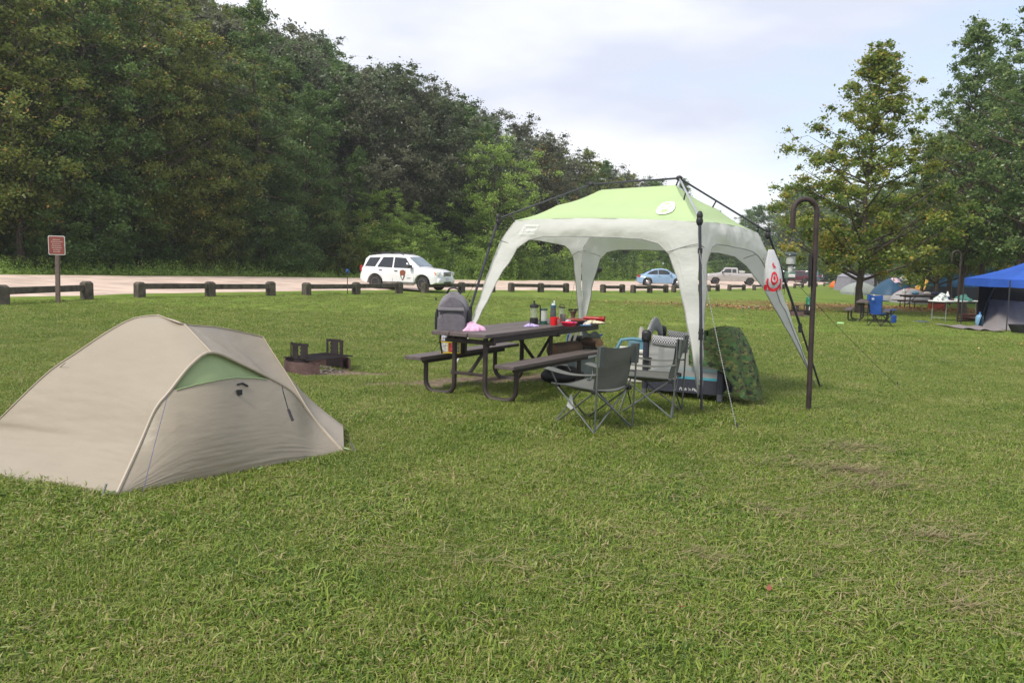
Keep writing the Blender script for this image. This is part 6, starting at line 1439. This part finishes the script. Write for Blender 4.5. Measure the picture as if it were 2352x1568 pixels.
# big dark blue dome
p, k = by(2052, 692, 0, 0); p.y += 1.0; p.x += .4; p.z = tz(p.x, p.y)
dome('dome_tent', 'dark blue dome tent with a grey lower wall behind the picnic table', p, R(22), 3.1, 2.7, top_h(p, 638), fabric('navy_fly', (.035, .095, .17)), fabric('grey_wall', (.30, .29, .27)), .27, pw=1.7, e=.8, pole=fabric('navy_fly', (0, 0, 0)))
tq = p+Vector((-.1, -.25, top_h(p, 638)-.06)); m = MB(); m.grid(lambda u, v: (tq.x-.28+.5*u+.1*v, tq.y-.05-.45*v, tq.z+.085-.10*(2*u-1)**2-.33*v**1.6), 10, 8, .01); o = m.build('pink_towel', mat('pale_pink', (.62, .45, .52), .8, var=.5, vs=12), None, ang=80); tag(o, 'pale pink towel lying over the peak of the dark blue dome tent', 'towel')
m = MB(); q = p+Vector((0, -1.55, .02)); m.grid(lambda u, v: (p.x-1.6+3.3*u, p.y-1.75+1.0*v, tz(p.x-1.6+3.3*u, p.y-1.5)+.05+.02*math.sin(u*19)), 20, 3, .01); o = m.build('blue_groundsheet', mat('tarp_blue', (.06, .25, .55), .5), None); tag(o, 'strip of blue groundsheet sticking out under the dark blue dome tent', 'groundsheet')
p, k = by(1985, 678, 0, 0); dome('dome_tent', 'pale grey green dome tent partly hidden by the maple trunk', p+Vector((0, 1, 0)), R(10), 3.0, 2.6, top_h(p, 648), fabric('grey_green_fly', (.33, .36, .33)), fabric('grey_green_fly', (0, 0, 0)), .15, pole=mat('dark_line', (.08, .10, .09)))
# grey cabin tent with orange awning
def cabin(name, label, loc, rz, w_, d_, h, hw, roof, wall, low=None, win=None, group=None):
    r = thing(name, label, 'tent', loc, rz, group); a, b = w_/2, d_/2; t = .72
    def P(f, z): return [(-a*f, -b*f, z), (a*f, -b*f, z), (a*f, b*f, z), (-a*f, b*f, z)]
    def band(A, B): 
        m = MB()
        for i in range(4):
            q = (A[i], A[(i+1) % 4], B[(i+1) % 4], B[i]); m.grid(lambda u, v: Vector(q[0]).lerp(Vector(q[1]), u).lerp(Vector(q[3]).lerp(Vector(q[2]), u), v)+Vector((0, 0, -.05*math.sin(math.pi*u)*v)), 8, 4)
        return m
    z0 = .3*h if low else 0
    if low: band(P(1.0, 0), P(.96, z0)).build('lower_wall', low, r)
    band(P(.96 if low else 1, z0), P(.84, hw)).build('wall', wall, r)
    m = band(P(.87, hw), P(.62, hw+(h-hw)*.75)); m.add(P(.62, hw+(h-hw)*.75)+[(0, 0, h)], [(0, 1, 4), (1, 2, 4), (2, 3, 4), (3, 0, 4)]); m.build('roof', roof, r)
    if win:
        m = MB(); f = lambda z: (1-(z/hw)*.14)*b+.02
        m.add([(-a*.38, -f(hw*.5), hw*.5), (a*.38, -f(hw*.5), hw*.5), (a*.34, -f(hw*.9), hw*.9), (-a*.34, -f(hw*.9), hw*.9)], [(0, 1, 2, 3)]); m.build('window', win, r, False)
    return r
p, k = by(1966, 672, 0, 0); p = G(1966, 668)
cabin('cabin_tent', 'lilac grey cabin tent at the far edge of the field beside the maple trunk', p, R(12), 82*p.y/FPX*.92, 3, top_h(p, 625), top_h(p, 636), fabric('lilac_roof', (.36, .35, .42)), fabric('lilac_wall', (.30, .29, .34)))
q = G(1930, 661); dome('orange_tent', 'orange tent end showing left of the lilac grey cabin tent', q, 0, 2.6, 2.2, top_h(q, 640), fabric('orange_fly', (.75, .19, .04)), fabric('orange_fly', (0, 0, 0)), .1)
q = G(2074, 660); dome('red_tent', 'small red tent seen between the dark blue dome and the cream cabin tent', q, 0, 36*q.y/FPX, 2.4, top_h(q, 637), fabric('red_fly', (.52, .02, .035)), fabric('red_fly', (0, 0, 0)), .1)
q = G(2092, 662); DK = mat('dark_mesh', (.10, .11, .11), .8)
cabin('cabin_tent', 'cream cabin tent with a grey window and a blue base in the distance', q, 0, 46*q.y/FPX, 2.8, top_h(q, 628), top_h(q, 640), fabric('cream_roof', (.50, .50, .44)), fabric('cream_wall', (.46, .46, .42)), fabric('royal_low', (.03, .07, .20)), DK)
q = G(2103, 697); dome('orange_trim_tent', 'pale grey tent edged in orange behind the far picnic table', q+Vector((.2, 1.2, 0)), 0, 78*q.y/FPX, 2.4, top_h(q, 664), fabric('pale_fly', (.42, .41, .42)), fabric('pale_fly', (0, 0, 0)), .15, pole=mat('orange_trim', (.55, .12, .05)))
q = G(2137, 668); dome('yellow_tent', 'yellow and white dome tent in the distance behind a tree trunk', q, 0, 62*q.y/FPX, 3, top_h(q, 640), fabric('yellow_fly', (.66, .36, .05)), fabric('yellow_fly', (0, 0, 0)), .1, stripe=[(250, WHP)])
q = G(2128, 662); q.y += 5; dome('white_tent', 'white domed tent rising behind the yellow one', q, 0, 60*q.y/FPX, 3, top_h(q, 637), fabric('white_fly', (.52, .5, .48)), fabric('white_fly', (0, 0, 0)), .1)
q = G(2190, 676); PT = q; dome('cream_red_tent', 'cream dome tent with red stripes across its front', q, 0, 68*q.y/FPX, 3, top_h(q, 645), fabric('blush_fly', (.60, .50, .45)), fabric('blush_fly', (0, 0, 0)), .1, stripe=[(240, mat('red_stripe', (.45, .04, .04))), (290, mat('red_stripe', (0, 0, 0)))])
def popup(name, label, corners, vt, fabm, legm, peak=.55, group=None):
    """corners: four ground points; vt: valance top height; """
    r = thing(name, label, 'canopy', (corners[0]+corners[2])/2, 0, group); c = sum(corners, Vector())/4; zt = [p.z+vt for p in corners]; T = [Vector((p.x, p.y, z)) for p, z in zip(corners, zt)]; pk = Vector((c.x, c.y, sum(zt)/4+peak))
    for i in range(4):
        a, b = T[i], T[(i+1) % 4]; m = MB(); m.grid(lambda u, v: a.lerp(b, u).lerp(pk, v)+Vector((0, 0, -.06*math.sin(math.pi*u)*math.sin(math.pi*v)-.07*math.sin(math.pi*v))), 14, 10); m.build('roof_panel', fabm, r, W=True, ang=70)
        m = MB(); m.grid(lambda u, v: a.lerp(b, u)+Vector((.012*math.sin(u*37)*v, .012*math.sin(u*31)*v, -.26*v-.035*math.sin(math.pi*u)*(.3+v*.3))), 30, 4); m.build('valance', fabm, r, W=True, ang=70)
        m = MB(); m.tube([corners[i]+Vector((0, 0, -.03)), T[i]+Vector((0, 0, -.02))], .02, 6); m.build('leg', legm, r, W=True)
    return r
q = G(2168, 668); s = 2.6; CC = [q+Vector(a) for a in ((-s/2, 0, 0), (s/2, 0, 0), (s/2, s, 0), (-s/2, s, 0))]; popup('small_canopy', 'small bright blue canopy top far off between tree trunks', CC, top_h(q, 650), fabric('azure_fly', (.03, .32, .78)), BLK, .5)
q = G(2222, 672); q.y += 3; CC = [q+Vector(a) for a in ((-1.8, 0, 0), (1.6, 0, 0), (1.6, 3, 0), (-1.8, 3, 0))]; popup('small_canopy', 'off white canopy top behind the cream and red tent', CC, top_h(q, 650), fabric('ivory_fly', (.58, .52, .47)), BLK, .6)
# large blue tarp tent and dark wall behind the blue canopy
q = G(2235, 697); dome('tarp_tent', 'large tent under a blue tarpaulin behind the tree trunks', q+Vector((1.2, 2.2, 0)), 0, 6.6, 4.5, top_h(q, 606), fabric('tarp_blue_fly', (.04, .15, .30)), fabric('charcoal_wall', (.045, .05, .06)), .40, pw=2.6)
q = G(1885, 646); m = MB(); m.ball((0, 0, .6), (1.6, 1.2, .8), 14, 8); o = m.build('blue_shelter', mat('faded_blue', (.04, .10, .24))); o.location = q; tag(o, 'tiny blue tent at the far end of the field', 'tent')
# far picnic tables
TP = Vector((12.35, 29.6, 0)); TP.z = tz(TP.x, TP.y)
q = G(1995, 741); TP = Vector((q.x+.45, q.y+1.1, 0)); TP.z = tz(TP.x, TP.y)
picnic('picnic_table', 'empty brown picnic table beside the blue camp chair near the maple', TP, math.atan2(.87, .42), 2.5)
q = G(2140, 712); q.y += 1; q.z = tz(q.x, q.y)
picnic('picnic_table', 'far picnic table piled with gear in front of the orange edged tent', q, R(8), 2.8)
tb = Vector(q); rn = random.Random(8)
for i, (x, col_, nm, lb) in enumerate(((-1.1, (.5, .5, .48), 'jug', 'pale jug at the left end of the far gear piled table'), (-.4, (.10, .22, .30), 'duffel', 'teal duffel on the far gear piled table'), (.15, (.55, .5, .45), 'sack', 'pale sack on the far gear piled table'), (.7, (.03, .03, .07), 'dark_case', 'long dark case on the far gear piled table'))):
    m = MB(); 
    if i == 0: m.lathe([(.10, 0), (.11, .2), (.05, .28), (.05, .32)], n=12)
    else: m.ball((0, 0, .09), (.22+.1*(i == 3), .14, .10), 12, 8)
    o = m.build(nm, mat('gear%d' % i, col_)); o.location = tb+Vector((x, rn.uniform(-.1, .1), .758)); tag(o, lb, 'gear')
q2 = tb+Vector((.6, -.3, 0)); m = MB(); m.box((0, 0, .2), (.75, .4, .4)); m.box((0, 0, .42), (.78, .43, .05)); o = m.build('orange_cooler', mat('orange_box', (.50, .07, .02), .4), None, bevel=.02); o.location = q2; tag(o, 'orange red cooler under the far gear piled table', 'cooler')
# blue camp chair
CBL = mat('royal_nylon', (.02, .085, .36), .6, var=.15, vs=5, bump=.3, tr=.2); q = G(2022, 750); q = q+Vector((.1, .25, 0)); q.z = tz(q.x, q.y)
ch = camp_chair('camp_chair', 'royal blue high backed camp chair beside the empty picnic table', q, face(.90, .43), CBL, CBL, BLK, .52, 1.06, .44)
m = MB(); m.box((.36, .2, .27), (.05, .24, .26)); m.build('side_pocket', CBL, ch, bevel=.02)
m = MB(); m.box((0, -.415, .93), (.10, .006, .07)); m.build('back_logo', mat('pale_logo', (.35, .4, .5)), ch)
q = TP+Vector((.25, .2, .758)); m = MB(); m.lathe([(.035, 0), (.035, .16), (.012, .2), (.012, .23)], n=10); o = m.build('white_bottle', WHP); o.location = q; tag(o, 'white bottle on the empty picnic table behind the blue chair', 'bottle')
# second fire ring, gas cylinder, lights
q = G(1848, 727); q.y += .4; q.z = tz(q.x, q.y); fire_ring('fire_ring', 'far rusty fire ring half hidden by the hooked pole', q, .5, R(-60), .19)
q = G(1857, 719); r = thing('gas_cylinder', 'tall green and white gas cylinder standing at the far fire ring', 'cylinder', q)
m = MB(); m.lathe([(.13, 0), (.13, .28)], n=18); m.build('label_band', WHP, r); m = MB(); m.lathe([(.13, .28), (.13, .62), (.10, .68), (.03, .71)], n=18); m.build('cylinder_body', mat('bottle_green', (.01, .13, .07), .35), r)
m = MB(); m.lathe([(.025, .7), (.025, .78), (.05, .8), (.02, .82)], n=12); m.build('valve', CHR, r); tm = text_mesh('CP', .15); m = MB(); m.add([(a[0]-.11, -.136, a[1]+.38) for a in tm[0]], tm[1]); m.build('lettering', mat('mint_text', (.3, .55, .5)), r, False)
for u, v, lb in ((1706, 721, 'leftmost'), (1720, 721.5, 'middle one'), (1737, 719, 'rightmost')):
    q = G(u, v); r = thing('path_light', lb+' of three small solar path lights in the lawn', 'path light', q, 0, 'solar path lights'); m = MB(); m.tube([q, q+Vector((0, 0, .22))], .012, 6); m.build('stem', CHR, r, W=True)
    m = MB(); m.lathe([(.03, .18), (.045, .24), (.055, .25), (.055, .27), (.02, .29)], q, 14); m.build('lamp_head', CHR, r, W=True)
# far lantern poles
b = G(2199, 740); hook_pole('thin brown hooked lantern pole beside the folding table', b, (2206, 600), 2186, 574, 600, b.y, .035, extra=False)
b = G(2181, 701); hook_pole('farther hooked lantern pole behind the folding table', b, (2184, 615), 2166, 594, 612, b.y, .035, extra=False)
# folding table with its gear
b1, b2 = G(2137, 739), G(2262, 728); ctr = (b1+b2)/2; d2 = Vector((b2.x-b1.x, b2.y-b1.y, 0)); L2 = 2.35; rz2 = math.atan2(d2.y, d2.x)*.6
ctr = G(2200, 737); ctr.y += .35; ctr.z = tz(ctr.x, ctr.y); zt_ = top_h(ctr, 690)
FT = thing('folding_table', 'long white folding table with grey metal legs beside the blue canopy', 'table', ctr, rz2)
m = MB(); m.box((0, 0, zt_-.02), (L2, .72, .045)); m.build('tabletop', WHP, FT, bevel=.015); LGY = mat('leg_grey', (.42, .44, .46), .4, .5)
for s in (-1, 1):
    m = MB(); m.tube([(s*L2*.40, -.3, 0), (s*L2*.40, -.3, zt_-.04)], .016, 6); m.tube([(s*L2*.40, .3, 0), (s*L2*.40, .3, zt_-.04)], .016, 6); m.tube([(s*L2*.40, -.3, .12), (s*L2*.40, .3, .12)], .012, 6); m.build('leg', LGY, FT)
    m = MB(); m.tube([(s*L2*.40, 0, .45), (s*L2*.1, 0, zt_-.04)], .013, 6); m.build('brace', BLK, FT)
Rz2 = Matrix.Rotation(rz2, 3, 'Z')
def ft(x, y): return ctr+Rz2@Vector((x, y, zt_+.003))
o = cloth_heap('white_grocery_bag', 'white and green plastic bags heaped at the left end of the folding table', 'bag', ft(-.85, 0), .30, .2, .32, mat('bag_white_green', (.42, .46, .42), .4, var=.95, vs=9), 21)
r = thing('white_jug', 'white bottle on the folding table right of the grocery bags', 'bottle', ft(-.48, 0)); m = MB(); m.lathe([(.07, 0), (.075, .2), (.05, .27), (.03, .3), (.03, .36)], n=14); m.build('bottle_body', WHP, r); m = MB(); m.box((0, -.076, .1), (.09, .01, .12)); m.build('bottle_label', mat('navy_label', (.02, .04, .14)), r)
o = cloth_heap('green_jacket', 'dark green jacket lying over the right half of the folding table', 'jacket', ft(.42, -.1), .34, .26, .26, mat('green_jacket', (.05, .17, .13), .7, var=.3, vs=6, bump=.5), 22)
for i, x in enumerate((-.22, -.08, .08)): o = MB().box((0, 0, .035), (.09, .1, .07)).build('small_box', mat('smallbox%d' % i, [(.12, .08, .06), (.5, .5, .48), (.62, .62, .6)][i]), None, bevel=.01); o.location = ft(x, -.05); tag(o, ['dark little box', 'grey little box', 'white flat box'][i]+' in the middle of the folding table', 'box')
q = G(2254, 750); q.y += .15; r = thing('water_jug', 'large clear blue water jug standing on the grass by the folding table', 'jug', q)
m = MB(); m.lathe([(.13, 0), (.14, .02), (.14, .30), (.135, .36), (.10, .41), (.035, .44), (.03, .50)], n=20); m.build('jug_body', mat('clear_blue', (.25, .48, .72), .1, alpha=.72, spec=.8), r); m = MB(); m.lathe([(.036, .48), (.036, .52), (.001, .53)], n=14); m.build('cap', mat('cap_blue', (.05, .2, .5)), r)
q = G(2226, 740); rn = random.Random(6)
for i in range(7):
    l = q+Vector((rn.uniform(-.1, .1), rn.uniform(-.05, .3), .05+.045*i)); m = MB(); m.box((0, 0, 0), (.62, .11, .045)); o = m.build('firewood_piece', mat('red_brown_wood', (.09, .035, .028), .8, var=.6, vs=4), None, bevel=.01); o.location = l; o.rotation_euler = (rn.uniform(-.1, .1), rn.uniform(-.12, .12), rn.uniform(-.35, .35)); tag(o, 'split reddish firewood in the pile beside the water jug', 'firewood', 'split firewood pile')
# blue canopy on the right with the family tent inside
c0, c1 = G(2311, 761), G(2207, 745); e1 = Vector((c1.x-c0.x, c1.y-c0.y, 0)); e2 = Vector((e1.y, -e1.x, 0)); CC = [c0, c0+e2, c0+e1+e2, c1]
for p in CC: p.z = tz(p.x, p.y)
vt = (top_h(c0, 640)+top_h(c1, 640))/2
popup('blue_canopy', 'large bright blue pop-up canopy cut off by the right edge', CC, vt, fabric('royal_canopy', (.05, .15, .62), .35), POLE, .75)
cc = (CC[0]+CC[2])/2; ft0 = G(2300, 760)
TL, TR = G(2256, 754), G(2440, 768); up_ = Vector((0, 2.2, 1.15)); r = thing('family_tent', 'dark navy family tent with an open doorway and grey sloping front under the blue canopy', 'tent', TL)
GYF = fabric('slate_grey_front', (.235, .215, .205), .1, .6); NVT = fabric('midnight_fly', (.012, .022, .045), .05)
m = MB(); m.grid(lambda u, v: TL.lerp(TR, u)+Vector((1.05*v*(1-u), 1.5*v, .98*v-.07*math.sin(math.pi*v)+.015*math.sin(u*40)*math.sin(math.pi*v))), 40, 10); m.build('front_flap', GYF, r, W=True)
a = TL+Vector((-.15, .9, 0)); 
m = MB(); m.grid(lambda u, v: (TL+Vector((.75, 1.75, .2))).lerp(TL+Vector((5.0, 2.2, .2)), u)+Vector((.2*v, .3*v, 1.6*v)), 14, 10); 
m.build('doorway', mat('interior_shade', (.006, .007, .010), .9), r, W=True)  # near-black sheet paints the shade inside the open doorway
sl = TL.x/TL.y
m = MB(); m.grid(lambda u, v: TL+Vector((-.12+.75*v+3.0*u*(sl+.06), .1+3.0*u, 1.75*math.sin(v*math.pi/2))), 12, 10); m.grid(lambda u, v: TL+Vector((-.12+3*(sl+.06)+4.5*u+.75*v, 3.1, 1.75*math.sin(v*math.pi/2))), 12, 8); m.build('side_wall', NVT, r, W=True)
q = G(2151, 750); m = MB(); a, b_, c_, d_ = G(2148, 748), G(2210, 757), G(2310, 764), G(2262, 752)
m.grid(lambda u, v: a.lerp(d_, u).lerp(b_.lerp(c_, u), v)+Vector((0, .06*math.sin(u*13), .05+.02*math.sin(u*17+v*5))), 26, 5, .01); o = m.build('grey_ground_mat', mat('mat_grey', (.22, .19, .18), .9, var=.3, vs=6), None); tag(o, 'crumpled grey ground mat on the grass in front of the blue canopy', 'mat')
q = G(2346, 765); r = thing('black_tub', 'black plastic tub on the grass at the right edge', 'tub', q); m = MB(); m.add([(-.2, -.2, 0), (.3, -.2, 0), (.3, .2, 0), (-.2, .2, 0), (-.32, -.26, .28), (.42, -.26, .28), (.42, .26, .28), (-.32, .26, .28), (-.28, -.22, .28), (.38, -.22, .28), (.38, .22, .28), (-.28, .22, .28), (-.18, -.17, .03), (.27, -.17, .03), (.27, .17, .03), (-.18, .17, .03)],
  [(3, 2, 1, 0)]+[(i, (i+1) % 4, (i+1) % 4+4, i+4) for i in range(4)]+[(i+4, (i+1) % 4+4, (i+1) % 4+8, i+8) for i in range(4)]+[(i+8, (i+1) % 4+8, (i+1) % 4+12, i+12) for i in range(4)]+[(12, 13, 14, 15)]); m.build('tub_wall', BLK, r, False)
q = G(2118, 741); o = cloth_heap('dark_cloth', 'small dark cloth flat on the grass left of the folding table', 'cloth', q+Vector((0, 0, .03)), .26, .12, .05, mat('dark_slate_cloth', (.07, .09, .10)), 31)
q = G(1930, 745); o = MB().box((0, 0, .05), (.2, .1, .05)).build('lime_wrapper', mat('lime_wrap', (.45, .8, .35)), None, bevel=.01); o.location = q; tag(o, 'small lime green wrapper on the grass left of the far picnic table', 'litter')
# ---------------------------------------------------------------- thin haze volume added to lift the dark tones of the woods
hm = bpy.data.materials.new('haze'); hm.use_nodes = True; ht = hm.node_tree; ht.nodes.clear()
pv = ht.nodes.new('ShaderNodeVolumePrincipled'); pv.inputs['Color'].default_value = (.92, .95, 1, 1); pv.inputs['Density'].default_value = .0005; pv.inputs['Anisotropy'].default_value = .2
ho = ht.nodes.new('ShaderNodeOutputMaterial'); ht.links.new(pv.outputs[0], ho.inputs['Volume'])
zl = min(float(v.co.z) for v in bpy.data.objects['ground'].data.vertices)-1
hz = MB().box((0, 400, (zl+70)/2), (2200, 1200, 70-zl)).build('haze', hm, None, False); tag(hz, 'thin haze added over the field and woods to lift dark tones', kind='stuff')
